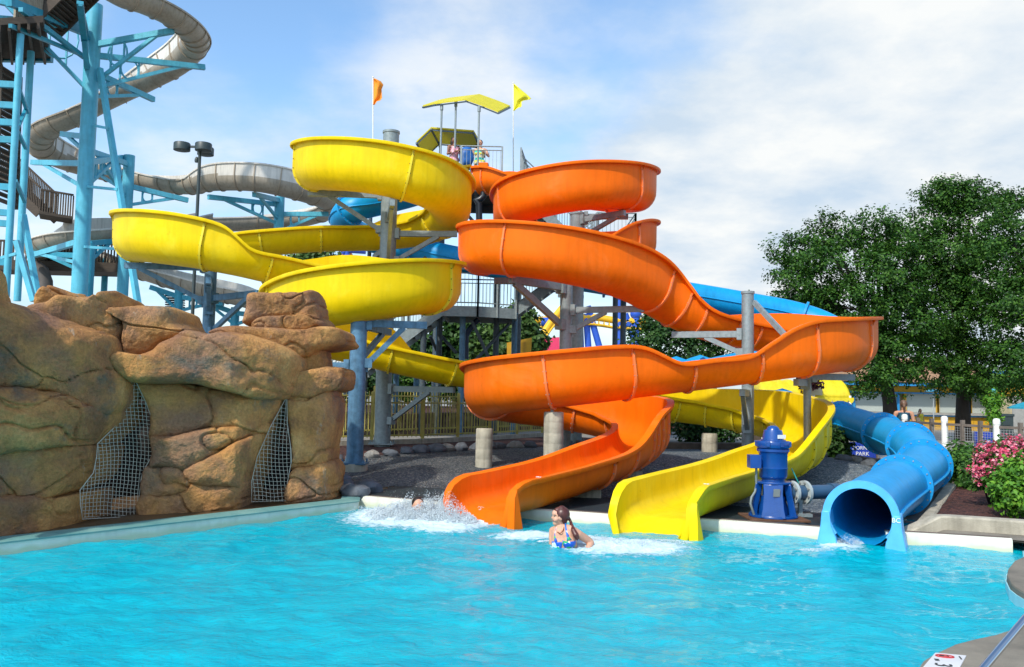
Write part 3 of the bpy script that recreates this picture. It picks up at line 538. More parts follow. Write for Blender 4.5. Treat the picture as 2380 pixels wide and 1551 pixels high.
# planter on the right with its kerb
def uvz(u, v, z): q = G(u, v, z); return Vector((q.x, q.y, 0))
K1 = [uvz(2090, 1232, .2), uvz(2122, 1212, .24), uvz(2152, 1188, .24), uvz(2186, 1154, .24), uvz(2214, 1132, .24), uvz(2230, 1118, .24), uvz(2212, 1101, .24), uvz(2170, 1085, .24)]
K2 = [uvz(2090, 1206, .25), uvz(2200, 1207, .25), uvz(2380, 1219, .25), uvz(2520, 1226, .25)]
plant = [K2[0], K2[1], K2[2], K2[3], Vector((14, 11.0, 0)), Vector((14, 22, 0)), Vector((9.3, 22, 0)), Vector((8.6, 19.4, 0)), K1[-1], K1[-2], K1[-3], K1[-4], K1[-5], K1[-6]]
drape('planter_bed', [tuple(p[:2]) for p in plant], 0.06, M['mulch'], step=.5)
def kerb(name, pts, w, h, m, label=None):
    c = catmull([tuple(p) for p in pts], 6); mb = MB(); vs = []
    for i in range(len(c)):
        a, b = c[max(i - 1, 0)], c[min(i + 1, len(c) - 1)]; t = (b - a) / np.linalg.norm(b - a); o = np.array([t[1], -t[0], 0]); z = H(c[i, 0], c[i, 1])
        for x, zz_ in ((-w / 2, -.1), (-w / 2, h - .02), (-w / 2 + .02, h), (w / 2 - .02, h), (w / 2, h - .02), (w / 2, -.1)):
            p = c[i] + o * x; vs.append((p[0], p[1], z + zz_))
    n = 6; fs = [(i * n + k, (i + 1) * n + k, (i + 1) * n + (k + 1) % n, i * n + (k + 1) % n) for i in range(len(c) - 1) for k in range(n)] + [tuple(range(n)), tuple(range((len(c) - 1) * n + 5, (len(c) - 1) * n - 1, -1))]
    mb.add(vs, fs); return tag(mb.build(name, m, smooth=40, recalc=True), kind='structure')
kerb('planter_kerb', K1[1:], .16, .12, M['curb']); kerb('planter_kerb', K2, .22, .17, M['curb'])
kerb('bed_kerb', [Vector((1.6, 21.0, 0)), Vector((4, 20.9, 0)), Vector((6.2, 21.3, 0)), Vector((8.6, 20.9, 0)), Vector((9.6, 19.6, 0))], .2, .16, M['curb_dark'])
# the pool side on the right, in front of the camera's feet
PD = [tuple(p[:2]) for p in RIGHT] + INLET + [tuple(p[:2]) for p in LOW] + [(2.3, -6), (14, -6), (14, 8.45), (7.2, 9.25)]
n_ = len(PD); mb = MB(); mb.prism(PD, -.6, ZW)
pd = mb.build('pool_deck', M['deck'], smooth=0, bevel=.02, recalc=True); tag(pd, kind='structure')
mb = MB(); strip(mb, [Vector((*p, 0)) for p in PD[:len(PD) - 4]], [(0.004, -.5), (.014, -.5), (.014, ZW - .06), (.004, ZW - .06)]); tag(mb.build('pool_tile_band', mat('pale_blue_tiles', (.30, .62, .70), .4, var=.1, scale=6), smooth=0), kind='structure')

# ------------------------------------------------------------------ the water
def water_mat():
    m = bpy.data.materials.new('pool_water'); m.use_nodes = True; t = m.node_tree; n = t.nodes; l = t.links; b = n['Principled BSDF']
    b.inputs['IOR'].default_value = 1.33; b.inputs['Roughness'].default_value = 0.06; b.inputs['Specular IOR Level'].default_value = 0.32
    c = n.new('ShaderNodeTexCoord')
    def nz(scale, det, rough, st, dist=0.0):
        mp = n.new('ShaderNodeMapping'); mp.inputs['Scale'].default_value = st; l.new(c.outputs['Object'], mp.inputs[0])
        q = n.new('ShaderNodeTexNoise'); q.inputs['Scale'].default_value = scale; q.inputs['Detail'].default_value = det; q.inputs['Roughness'].default_value = rough; q.inputs['Distortion'].default_value = dist; l.new(mp.outputs[0], q.inputs['Vector']); return q.outputs[0]
    depth = nz(2.2, 7, .62, (.7, 1.6, 1), 1.0)
    r = n.new('ShaderNodeValToRGB'); e = r.color_ramp.elements; e[0].position = .36; e[0].color = (.0, .315, .42, 1); e[1].position = .66; e[1].color = (.001, .42, .515, 1); k = e.new(.5); k.color = (.0, .375, .475, 1); l.new(depth, r.inputs[0])
    # foam: attribute painted per vertex where splashes churn the surface
    at = n.new('ShaderNodeAttribute'); at.attribute_name = 'foam'
    fn = nz(9, 8, .72, (1, 1.8, 1), .6); sm = n.new('ShaderNodeMath'); sm.operation = 'ADD'; l.new(at.outputs['Fac'], sm.inputs[0]); l.new(fn, sm.inputs[1])
    mr_ = n.new('ShaderNodeMapRange'); mr_.interpolation_type = 'SMOOTHSTEP'; mr_.inputs['From Min'].default_value = .70; mr_.inputs['From Max'].default_value = .98; l.new(sm.outputs[0], mr_.inputs['Value'])
    mx_ = n.new('ShaderNodeMix'); mx_.data_type = 'RGBA'; l.new(mr_.outputs[0], mx_.inputs['Factor']); l.new(r.outputs[0], mx_.inputs['A']); mx_.inputs['B'].default_value = (.62, .80, .86, 1); l.new(mx_.outputs['Result'], b.inputs['Base Color'])
    ro = n.new('ShaderNodeMapRange'); ro.inputs['To Min'].default_value = .06; ro.inputs['To Max'].default_value = .6; l.new(mr_.outputs[0], ro.inputs['Value']); l.new(ro.outputs[0], b.inputs['Roughness'])
    h1 = nz(8, 6, .55, (.9, 1.2, 1), .6); h2 = nz(30, 4, .6, (.9, 1.2, 1), .4)
    ad = n.new('ShaderNodeMath'); ad.operation = 'MULTIPLY_ADD'; l.new(h2, ad.inputs[0]); ad.inputs[1].default_value = .5; l.new(h1, ad.inputs[2])
    ad2 = n.new('ShaderNodeMath'); ad2.operation = 'MULTIPLY_ADD'; l.new(mr_.outputs[0], ad2.inputs[0]); l.new(fn, ad2.inputs[1]); l.new(ad.outputs[0], ad2.inputs[2])
    bp = n.new('ShaderNodeBump'); bp.inputs['Strength'].default_value = .62; bp.inputs['Distance'].default_value = .045; l.new(ad2.outputs[0], bp.inputs['Height']); l.new(bp.outputs[0], b.inputs['Normal'])
    return m
from mathutils import noise as MN
def uvfoam(u, v, ru, rv, a):       # an ellipse of churned water, given where it is seen
    c = G(u, v, 0.0); k = c.y / FPX; return (c.x, c.y, ru * k, max(.12, rv * k * c.y / EYE), a)
FOAM = [uvfoam(985, 1205, 165, 24, 1.0), uvfoam(1080, 1208, 95, 20, .95), uvfoam(900, 1192, 80, 12, .6), uvfoam(1030, 1228, 90, 14, .7), uvfoam(1230, 1247, 105, 10, .62), uvfoam(1450, 1274, 160, 20, .78), uvfoam(1390, 1264, 75, 15, .8), uvfoam(1310, 1268, 45, 8, .55), uvfoam(1500, 1228, 70, 9, .5), uvfoam(1400, 1300, 200, 12, .22), uvfoam(1950, 1273, 60, 12, .62), uvfoam(2140, 1282, 150, 12, .2), uvfoam(1060, 1300, 130, 16, .14), uvfoam(700, 1240, 160, 14, .12), uvfoam(1700, 1248, 90, 10, .26), uvfoam(1850, 1290, 90, 8, .22), uvfoam(300, 1280, 200, 12, .08), uvfoam(1560, 1300, 120, 12, .2)]
# long lapping line of pale water along the walls
gx = np.concatenate([np.arange(-15, -6, .12), np.arange(-6, 6.6, .032), np.arange(6.6, 8.1, .1)]); gy = np.concatenate([np.arange(-7, 3.6, .4), np.arange(3.6, 8.5, .026), np.arange(8.5, 14.4, .045)])
XX, YY = np.meshgrid(gx, gy); rng = np.random.default_rng(3)
ZZ = np.zeros_like(XX)
for k in range(90):
    lam = 10 ** rng.uniform(-.85, .25); a = rng.normal(math.pi / 2 - .1, .8); kk = 2 * math.pi / lam
    ZZ += 0.0024 * lam ** .85 * np.sin(kk * (XX * math.cos(a) + YY * math.sin(a)) + rng.uniform(0, 6.28)) * (1 + .4 * np.sin(.9 * XX + rng.uniform(0, 6)))
FM = np.zeros_like(XX)
for (cx, cy, rx, ry, a) in FOAM:
    g = np.exp(-(((XX - cx) / rx) ** 2 + ((YY - cy) / ry) ** 2)); FM = np.maximum(FM, a * g)
ZZ = ZZ + FM * .05 + FM * .035 * np.sin(XX * 23 + 4 * np.sin(YY * 17)) * np.sin(YY * 29 + 3 * np.sin(XX * 13))
iy, ix = XX.shape; vs = np.stack([XX, YY, ZZ], -1).reshape(-1, 3)
ii = (np.arange(iy - 1)[:, None] * ix + np.arange(ix - 1)[None, :]).ravel(); fs = np.stack([ii, ii + 1, ii + ix + 1, ii + ix], 1)
def np_mesh(name, vs, fs, mats, smooth=True, mi=None):
    me = bpy.data.meshes.new(name); me.vertices.add(len(vs)); me.vertices.foreach_set('co', np.asarray(vs, np.float32).ravel())
    k = fs.shape[1]; me.loops.add(fs.size); me.loops.foreach_set('vertex_index', fs.astype(np.int32).ravel()); me.polygons.add(len(fs)); me.polygons.foreach_set('loop_start', np.arange(0, fs.size, k, dtype=np.int32))
    for m in (mats if isinstance(mats, (list, tuple)) else [mats]): me.materials.append(m)
    if mi is not None: me.polygons.foreach_set('material_index', np.asarray(mi, np.int32))
    me.update(calc_edges=True); me.validate()
    if smooth: me.shade_smooth()
    return me
me = np_mesh('water', vs, fs, water_mat()); at = me.attributes.new('foam', 'FLOAT', 'POINT'); at.data.foreach_set('value', FM.ravel().astype(np.float32))
wat = bpy.data.objects.new('water', me); COL.objects.link(wat); tag(wat, kind='structure')
# ================================================================== the artificial rock wall with its nets
def rock_mat():
    m = bpy.data.materials.new('sculpted_rock'); m.use_nodes = True; t = m.node_tree; n = t.nodes; l = t.links; b = n['Principled BSDF']; b.inputs['Roughness'].default_value = .82; b.inputs['Specular IOR Level'].default_value = .25
    g = n.new('ShaderNodeNewGeometry')
    def nz(scale, det, rough, st=(1, 1, 1), off=(0, 0, 0), dist=0.0):
        mp = n.new('ShaderNodeMapping'); mp.inputs['Scale'].default_value = st; mp.inputs['Location'].default_value = off; l.new(g.outputs['Position'], mp.inputs[0])
        q = n.new('ShaderNodeTexNoise'); q.inputs['Scale'].default_value = scale; q.inputs['Detail'].default_value = det; q.inputs['Roughness'].default_value = rough; q.inputs['Distortion'].default_value = dist; l.new(mp.outputs[0], q.inputs['Vector']); return q.outputs[0]
    def ramp(src, stops):
        r = n.new('ShaderNodeValToRGB'); e = r.color_ramp.elements; e[0].position, e[0].color = stops[0][0], (*stops[0][1], 1); e[1].position, e[1].color = stops[-1][0], (*stops[-1][1], 1)
        for p_, c_ in stops[1:-1]: k = e.new(p_); k.color = (*c_, 1)
        l.new(src, r.inputs[0]); return r.outputs[0]
    def mix(f, a, bb, mode='MIX'):
        q = n.new('ShaderNodeMix'); q.data_type = 'RGBA'; q.blend_type = mode
        if isinstance(f, float): q.inputs['Factor'].default_value = f
        else: l.new(f, q.inputs['Factor'])
        l.new(a, q.inputs['A'])
        if isinstance(bb, tuple): q.inputs['B'].default_value = (*bb, 1)
        else: l.new(bb, q.inputs['B'])
        return q.outputs['Result']
    c = ramp(nz(1.5, 7, .62, dist=.5), [(.26, (.22, .105, .055)), (.40, (.40, .19, .075)), (.54, (.58, .285, .09)), (.70, (.68, .385, .14))])
    c = mix(ramp(nz(.9, 5, .6, off=(7, 3, 1)), [(.50, (0, 0, 0)), (.64, (.7, .7, .7))]), c, (.26, .155, .115))
    c = mix(ramp(nz(1.05, 6, .65, (1, 1, 1.6), (2, 9, 4)), [(.57, (0, 0, 0)), (.69, (.7, .7, .7))]), c, (.05, .13, .12))
    c = mix(ramp(nz(2.4, 6, .7, (1.6, 1.6, .35), (5, 1, 8)), [(.645, (0, 0, 0)), (.72, (.65, .65, .65))]), c, (.46, .43, .36))
    c = mix(1.0, c, ramp(nz(26, 6, .7), [(.3, (.72, .72, .72)), (.7, (1.18, 1.18, 1.18))]), 'MULTIPLY')
    l.new(c, b.inputs['Base Color'])
    h = nz(13, 9, .68); h2 = nz(60, 4, .6); ad = n.new('ShaderNodeMath'); ad.operation = 'MULTIPLY_ADD'; l.new(h2, ad.inputs[0]); ad.inputs[1].default_value = .25; l.new(h, ad.inputs[2])
    bp = n.new('ShaderNodeBump'); bp.inputs['Strength'].default_value = .9; bp.inputs['Distance'].default_value = .07; l.new(ad.outputs[0], bp.inputs['Height']); l.new(bp.outputs[0], b.inputs['Normal'])
    return m
M['rock'] = rock_mat()
_yb = ([-60, 0, 190, 330, 570, 700, 780, 900], [8.35, 8.9, 9.75, 10.6, 11.3, 12.0, 12.35, 12.9])
def YB(u): return float(np.interp(u, *_yb))
def RKuv(x, y): return x * .42714, 615.9 + y * .42714
def fbm(p, oct=5, h=.6, lac=2.1):
    a, s_, f = 1.0, 0.0, 1.0
    for _ in range(oct): s_ += a * MN.noise(p * f); a *= h; f *= lac
    return s_
def boulder_mesh(mb, poly, off, front, back, seed, nb=150, nr=38, pw=4.2, disp=.075, crack=.06, mi=0, Yf=None):
    n = len(poly); c = np.array(poly, float); P_ = catmull(np.vstack([c[-1], c, c[0], c[1]]), 10)[10:-10]
    d = np.r_[0, np.cumsum(np.linalg.norm(np.diff(P_, axis=0), axis=1))]; tt = np.linspace(0, d[-1], nb, endpoint=False)
    bd = np.stack([np.interp(tt, d, P_[:, 0]), np.interp(tt, d, P_[:, 1])], 1)
    # centre of the area
    x, y = bd[:, 0], bd[:, 1]; x1, y1 = np.roll(x, -1), np.roll(y, -1); cr = x * y1 - x1 * y; A = cr.sum() / 2
    cen = np.array([((x + x1) * cr).sum(), ((y + y1) * cr).sum()]) / (6 * A)
    rings = [i / nr for i in range(nr + 1)]; so = Vector((seed * 7.3, seed * 3.1, seed * 5.7)); vs = []
    def point(q, s_, sgn):
        w = max(0.0, 1 - s_ ** pw) ** (1 / pw); uu, vv = RKuv(*q); Y = (Yf(uu) if Yf else YB(uu)) + off + (-front * w if sgn > 0 else back * w)
        # the outline stays the same size whether the skin lies nearer or farther
        Y0 = (Yf(uu) if Yf else YB(uu)) + off; p0 = P(uu, vv, Y0); p = Vector((p0.x, Y, p0.z))
        k = fbm(p * 1.3 + so, 6, .55); k2 = fbm(p * .6 - so, 2)
        w_ = MN.noise_vector(p * 1.1 + so) * .35 + MN.noise_vector(p * 3.1 + so) * .12; vd = MN.voronoi(Vector((p.x * .46, p.y * .46, p.z * .95)) + so + w_)[0]; ck = max(0, 1 - (vd[1] - vd[0]) / .045); k += .9 * (vd[0] - .3)
        out = (p - CENT).normalized() if True else None
        return p + out * (disp * k + .05 * k2 - crack * ck * ck)
    uu, vv = RKuv(*cen); Y0 = (Yf(uu) if Yf else YB(uu)) + off; CENT = P(uu, vv, Y0 + .25)
    idx = {}
    for sgn in (1, -1):
        for r_i, s_ in enumerate(rings):
            s_ = 1 - (1 - s_) ** 1.0
            if r_i == 0: idx[(sgn, 0)] = [len(vs)] * nb; vs.append(point(cen, 0, sgn)); continue
            if r_i == nr and sgn < 0: idx[(sgn, nr)] = idx[(1, nr)]; continue
            row = []
            for k in range(nb):
                row.append(len(vs)); vs.append(point(cen + (bd[k] - cen) * s_, s_, sgn))
            idx[(sgn, r_i)] = row
    fs = []
    for sgn in (1, -1):
        for r_i in range(nr):
            a, b = idx[(sgn, r_i)], idx[(sgn, r_i + 1)]
            for k in range(nb):
                k2 = (k + 1) % nb; f = (a[k], b[k], b[k2]) if r_i == 0 else (a[k], b[k], b[k2], a[k2])
                fs.append(f if sgn > 0 else f[::-1])
    mb.add(vs, fs, mi)
ROCKS = [  # outline, set-back of its rim plane, bulge to the front, depth behind
    ([(-160, -20), (-25, 8), (5, 100), (34, 190), (60, 300), (80, 420), (97, 500), (92, 600), (78, 668), (-140, 700)], .30, .45, .22),
    ([(66, 208), (130, 210), (200, 236), (300, 294), (400, 342), (520, 382), (600, 402), (645, 450), (660, 520), (685, 580), (722, 650), (728, 720), (690, 780), (640, 805), (520, 765), (350, 705), (200, 670), (78, 672), (92, 560), (86, 470), (72, 330)], .42, .55, .5),
    ([(-140, 690), (80, 660), (200, 662), (300, 685), (430, 715), (560, 755), (650, 755), (660, 770), (645, 830), (590, 895), (515, 958), (480, 985), (330, 990), (200, 995), (60, 1015), (-140, 1022)], .30, .55, 1.2),
    ([(-140, 1010), (60, 1005), (200, 988), (330, 980), (470, 980), (512, 988), (512, 1050), (490, 1130), (455, 1190), (410, 1232), (300, 1260), (150, 1260), (0, 1270), (-140, 1280)], .42, .42, 1.2),
    ([(-140, 1272), (0, 1262), (150, 1256), (300, 1256), (430, 1246), (455, 1262), (448, 1330), (428, 1390), (432, 1428), (300, 1458), (100, 1485), (-140, 1520)], .32, .34, 1.2),
    ([(252, 240), (256, 170), (290, 128), (350, 128), (420, 158), (485, 195), (480, 250), (350, 260)], 1.5, .35, .5),
    ([(225, 240), (330, 215), (380, 180), (440, 183), (500, 195), (560, 185), (600, 165), (632, 180), (648, 220), (635, 255), (725, 300), (745, 370), (735, 440), (700, 490), (650, 480), (630, 430), (600, 400), (500, 380), (400, 345), (300, 295)], .75, .45, 1.0),
    ([(630, 258), (700, 243), (800, 230), (900, 238), (962, 255), (992, 310), (1022, 350), (1085, 372), (1000, 410), (940, 440), (860, 510), (780, 510), (735, 490), (730, 400), (728, 320)], .62, .45, 1.0),
    ([(700, 478), (800, 500), (880, 480), (950, 430), (1060, 365), (1150, 376), (1250, 372), (1400, 408), (1500, 438), (1600, 478), (1630, 540), (1618, 620), (1592, 692), (1520, 720), (1420, 730), (1330, 706), (1200, 676), (1060, 646), (900, 645), (780, 640), (712, 600), (672, 560), (655, 505)], .40, .62, 1.2),
    ([(788, 632), (900, 636), (1060, 638), (1200, 664), (1380, 705), (1480, 712), (1540, 708), (1515, 770), (1472, 840), (1455, 902), (1400, 886), (1250, 886), (1130, 900), (1000, 936), (870, 936), (862, 924), (868, 830), (838, 750)], .55, .40, 1.2),
    ([(866, 928), (910, 926), (1010, 926), (1130, 890), (1300, 866), (1420, 866), (1452, 905), (1400, 936), (1250, 1006), (1150, 1056), (1100, 1096), (1050, 1116), (1000, 1096), (900, 1090), (858, 1094), (872, 1010)], .50, .46, 1.2),
    ([(1035, 1108), (1180, 1036), (1380, 930), (1440, 922), (1412, 1020), (1375, 1120), (1358, 1196), (1280, 1196), (1100, 1172)], .45, .44, 1.2),
    ([(830, 1090), (910, 1080), (1030, 1092), (1098, 1168), (1064, 1226), (950, 1256), (850, 1264), (812, 1256)], .48, .38, 1.2),
    ([(806, 1238), (900, 1242), (1050, 1212), (1110, 1160), (1280, 1186), (1358, 1182), (1330, 1270), (1310, 1334), (1200, 1350), (1080, 1370), (900, 1382), (790, 1366)], .42, .36, 1.2),
    ([(1338, 290), (1353, 220), (1368, 158), (1500, 154), (1650, 158), (1727, 150), (1747, 200), (1757, 300), (1700, 296), (1560, 298), (1440, 310), (1400, 336), (1338, 330)], 1.25, .42, .6),
    ([(1395, 335), (1450, 292), (1560, 282), (1700, 276), (1762, 306), (1768, 356), (1700, 376), (1550, 368), (1430, 358)], 1.1, .42, .8),
    ([(1170, 376), (1260, 342), (1400, 341), (1550, 350), (1700, 356), (1770, 342), (1862, 353), (1902, 388), (1914, 440), (1800, 464), (1740, 474), (1680, 506), (1640, 496), (1560, 466), (1450, 436), (1300, 406)], .85, .50, 1.0),
    ([(1610, 470), (1700, 465), (1752, 460), (1764, 540), (1744, 588), (1640, 600), (1612, 560)], .95, .30, .6),
    ([(1594, 704), (1616, 600), (1700, 572), (1800, 557), (1882, 568), (1896, 640), (1872, 684), (1780, 706), (1720, 730), (1650, 724)], .60, .46, .9),
    ([(1590, 722), (1640, 710), (1720, 718), (1817, 700), (1828, 860), (1813, 960), (1808, 1060), (1782, 1106), (1690, 1096), (1610, 1116), (1612, 1060), (1604, 960), (1586, 860)], .70, .45, .7),
    ([(1572, 1200), (1606, 1106), (1690, 1080), (1792, 1070), (1838, 1120), (1828, 1180), (1818, 1274), (1700, 1290), (1590, 1286), (1568, 1276)], .55, .46, .8),
]
rock = empty('rock_formation', P(330, 1200, 10.6), 'brown sculpted rock wall of stacked boulders with cave openings beside the pool', 'rock wall')
for i, (poly, off, fr_, bk) in enumerate(ROCKS):
    mb = MB(); boulder_mesh(mb, poly, off, fr_ * 1.0, bk, i + 1); mb.build('boulder', M['rock'], rock, smooth=180)
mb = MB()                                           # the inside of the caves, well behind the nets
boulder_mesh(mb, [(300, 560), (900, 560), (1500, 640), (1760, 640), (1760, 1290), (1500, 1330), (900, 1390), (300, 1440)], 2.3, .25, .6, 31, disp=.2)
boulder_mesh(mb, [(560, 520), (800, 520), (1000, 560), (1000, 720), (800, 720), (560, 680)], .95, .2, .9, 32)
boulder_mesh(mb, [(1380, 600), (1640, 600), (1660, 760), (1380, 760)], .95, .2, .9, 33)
mb.build('cave_wall', mat('shaded_cave_rock', (.016, .011, .008), .9, var=.4, scale=3, bump=.5, bscale=20), rock, smooth=180)  # near-black colour stands in for the shade inside the caves
M['net'] = mat('pale_rope_net', (.52, .49, .40), .8, var=.15, scale=20)
def inside(pt, poly):
    x, y = pt; c = False; n = len(poly); j = n - 1
    for i in range(n):
        xi, yi = poly[i]; xj, yj = poly[j]
        if (yi > y) != (yj > y) and x < (xj - xi) * (y - yi) / (yj - yi) + xi: c = not c
        j = i
    return c
def net(poly, off, label, sp=20.5):
    xs = [p[0] for p in poly]; ys = [p[1] for p in poly]; mb = MB()
    def pt(x, y):
        xx = x + 9 * math.sin(y * .011 + x * .004) + 3 * MN.noise(Vector((x * .02, y * .02, 1))); yy = y + 7 * math.sin(x * .017 + y * .006) + 3 * MN.noise(Vector((x * .02, y * .02, 5)))
        u, v = RKuv(xx, yy); return P(u, v, YB(u) + off + .05 * math.sin(x * .012) + .06 * math.sin(y * .009))
    for horiz in (0, 1):
        a0, a1, b0, b1 = (min(xs), max(xs), min(ys), max(ys)) if not horiz else (min(ys), max(ys), min(xs), max(xs))
        a = a0
        while a < a1:
            run = []; b = b0
            while b < b1 + 12:
                q = (a, b) if not horiz else (b, a)
                if inside(q, poly): run.append(pt(*q))
                elif len(run) > 1: mb.tube(run, .0034, 4, caps=False); run = []
                else: run = []
                b += 11
            if len(run) > 1: mb.tube(run, .0034, 4, caps=False)
            a += sp
    edge = [pt(*p) for p in poly] + [pt(*poly[0])]; mb.tube(edge, .0055, 5)
    return tag(mb.build('safety_net', M['net'], smooth=180, loc=edge[0]), label, 'net', 'nets across the cave openings')
net([(705, 600), (745, 640), (800, 750), (826, 830), (830, 1010), (790, 1090), (770, 1150), (752, 1362), (458, 1387), (440, 1300), (430, 1220), (500, 1130), (520, 1040), (530, 970), (620, 890), (680, 790), (705, 700)], .30, 'wide pale rope net closing the larger cave opening in the rocks')
net([(1552, 722), (1562, 860), (1592, 1000), (1592, 1060), (1562, 1180), (1547, 1282), (1362, 1292), (1375, 1180), (1410, 1050), (1470, 890), (1530, 760)], .38, 'narrow pale rope net closing the smaller cave opening by the rock pillar')
# ================================================================== supports of the slides
def pole(label, u, Y, z0, z1, r, m, arms=(), cat='support pole', cap=True, name='support_pole', plate=True, group=None):
    base = E(u, Y, z0); root = empty(name, base, label, cat, group); top = Vector((base.x, base.y, z1)); mb = MB()
    mb.cyl(base - Vector((0, 0, .3)), top, r, n=28)
    if cap: mb.cyl(top - Vector((0, 0, .03)), top + Vector((0, 0, .02)), r + .015, n=28)
    mb.build('pole', m, root, smooth=40)
    if plate:
        mb = MB(); mb.box((base.x, base.y, z0 + .015), (r * 3, r * 3, .03))
        for sx in (-1, 1):
            for sy in (-1, 1): mb.cyl((base.x + sx * r * 1.25, base.y + sy * r * 1.25, z0), (base.x + sx * r * 1.25, base.y + sy * r * 1.25, z0 + .09), .018, n=6)
        mb.build('base_plate', m, root, smooth=0)
    for a in arms: arm(root, base, r, m, *a)
    return root
def arm(root, base, r, m, tip, drop, frac=.8, w=.10, h=.13):
    """a bracket: beam out to tip, brace from near its end back down to the pole"""
    tip = Vector(tip); d = Vector((tip.x - base.x, tip.y - base.y, 0)); ln = d.length; d.normalize(); a = Vector((base.x, base.y, tip.z)) + d * (r * .9)
    mb = MB(); mb.beam(a + d * .06, tip, w, h); mb.beam(a - d * .0, a + d * .10, w * 1.9, h * 1.8); mb.cyl(a + d * .05 - d.cross(Vector((0, 0, 1))) * w, a + d * .05 + d.cross(Vector((0, 0, 1))) * w, .03, n=8)
    mb.build('arm', m, root, smooth=0)
    if drop:
        q = a + (tip - a) * frac; q.z -= h * .4; e_ = Vector((base.x, base.y, tip.z - drop)) + d * (r * .9)
        mb = MB(); mb.beam(q, e_ + d * .05, w * .8, h * .75); mb.beam(e_ - d * .02, e_ + d * .12, w * 1.7, h * 1.3); mb.beam(e_ + Vector((0, 0, -.16)), e_ + Vector((0, 0, .0)) + d * .01, .03, .1, up=d)
        mb.build('brace', m, root, smooth=0)
def TE(u, Y, e): return E(u, Y, EYE + e)
def flume_z(C, u, Y): # underside of a flume next to a place
    q = E(u, Y, EYE); i = int(np.argmin((C[:, 0] - q.x) ** 2 + (C[:, 1] - q.y) ** 2)); return C[i, 2]
pole('thick grey steel pole up the middle of the yellow spiral', 888, 19.7, .52, EYE + 6.05, .185, M['galv'], [
    (TE(716, 19.6, 4.55), .80, .72), (TE(912, 17.95, 4.0), 1.05, .8), (TE(1062, 19.6, 3.66), .62, .7), (TE(1056, 18.9, .08), .72, .62), (TE(870, 21.3, 3.35), .5, .8), (TE(800, 20.6, 1.78), .4, .8)])
p_ = pole('blue-grey steel pole on a concrete footing beside the rock pillar', 824, 15.6, .40, EYE + 1.30, .15, M['galv_blue'], [
    (TE(992, 15.8, 1.24), .72, .62), (TE(905, 17.6, 1.22), .62, .75), (TE(770, 15.7, .46), .35, .6)])
q = E(822, 15.6, .3); mb = MB(); mb.cyl(q - Vector((0, 0, .3)), q + Vector((0, 0, .10)), .245, n=20); mb.cyl(q + Vector((0, 0, .10)), q + Vector((0, 0, .115)), .235, n=20)
tag(mb.build('footing', M['concrete'], smooth=40, loc=q), 'low round concrete footing under the blue-grey pole', 'footing')
pole('slim grey steel post carrying the far end of the upper yellow loop behind the rocks', 471, 18.85, .2, EYE + 2.62, .13, M['galv_blue'], [
    (TE(290, 18.7, 2.66), .72, .82), (TE(484, 17.35, 2.20), .5, .75), (TE(602, 17.6, 1.98), .72, .8)])
pole('grey steel pole under the wide orange curve, nearer one of a pair', 1311, 18.5, .5, EYE + 2.62, .135, M['galv'], [
    (TE(1186, 17.35, 2.34), .82, .92, .12, .17), (TE(1498, 17.9, 1.84), .42, .48), (TE(1150, 18.9, 2.50), 0), (TE(1250, 19.8, 2.72), .5, .8)])
pole('speckled grey steel pole inside the top orange loop, farther one of a pair', 1335, 21.3, .5, EYE + 4.55, .18, M['galv'], [
    (TE(1452, 20.3, 4.38), .42, .85), (TE(1460, 21.2, 4.48), 0), (TE(1240, 20.5, 4.05), .5, .8), (TE(1420, 22.6, 3.3), .5, .8)])
pole('short grey steel pole between the two arms of the lower orange loop', 1738, 17.6, .5, EYE + 2.19, .122, M['galv'], [
    (TE(1562, 18.2, 1.33), .38, .52), (TE(1845, 18.9, .82), 0), (TE(1725, 16.0, .12), .72, .9)])
c_ = E(1738, 17.6, EYE + 2.0); mb = MB(); mb.beam(c_ + Vector((.1, -.1, -.02)), TE(1832, 16.6, 1.18), .07, .1)
tag(mb.build('diagonal_stay', M['galv'], smooth=0, loc=c_), 'slanting steel stay from the top of the short pole down to the orange flume', 'stay')
pole('thin steel post under the right end of the orange slide beside the awning', 1877, 17.4, .4, EYE + .42, .075, M['galv'], [(TE(1985, 17.5, .48), 0), (TE(1850, 16.5, .34), 0)], plate=False)
# concrete piers
def pier(label, u, Y, e, r, z0=.3, sq=False):
    b = E(u, Y, z0); t = Vector((b.x, b.y, EYE + e)); mb = MB(); n_ = max(1, int((t.z - z0) / .17))
    prof = [(r, -.3)]
    for k in range(n_ + 1):
        z = (t.z - z0) * k / n_; prof += [(r, z - .012), (r - .003, z), (r, z + .012)] if k < n_ else [(r, z - .015), (r - .015, z)]
    mb.lathe(b, prof, 28); o = mb.build('concrete_pier', M['concrete'], smooth=50, loc=b); return tag(o, label, 'pier', 'concrete piers under the slides')
pier('stained cracked round concrete pier under the left bend of the orange slide', 1124, 16.2, -.64, .158)
pier('tall pale round concrete pier with a steel bracket on top', 1285, 15.25, -.29, .174)
pier('short round concrete pier standing in gravel under the yellow slide', 1649, 19.9, -.80, .18, .42)
pier('stub of round concrete pier under the orange bend above its exit', 1471, 15.6, -1.32, .17, .2)
b = TE(1283, 15.25, -.29); mb = MB(); mb.beam(b, b + Vector((0, 0, .09)), .05, .05, up=(1, 0, 0)); mb.box(b + Vector((0, 0, .12)), (.2, .16, .02), Euler((0, R(-8), 0)).to_matrix()); mb.box(b + Vector((-.08, 0, .16)), (.02, .16, .1))
tag(mb.build('saddle_bracket', M['galv'], smooth=0, loc=b), 'small steel saddle on the tall pier carrying the orange flume', 'bracket')
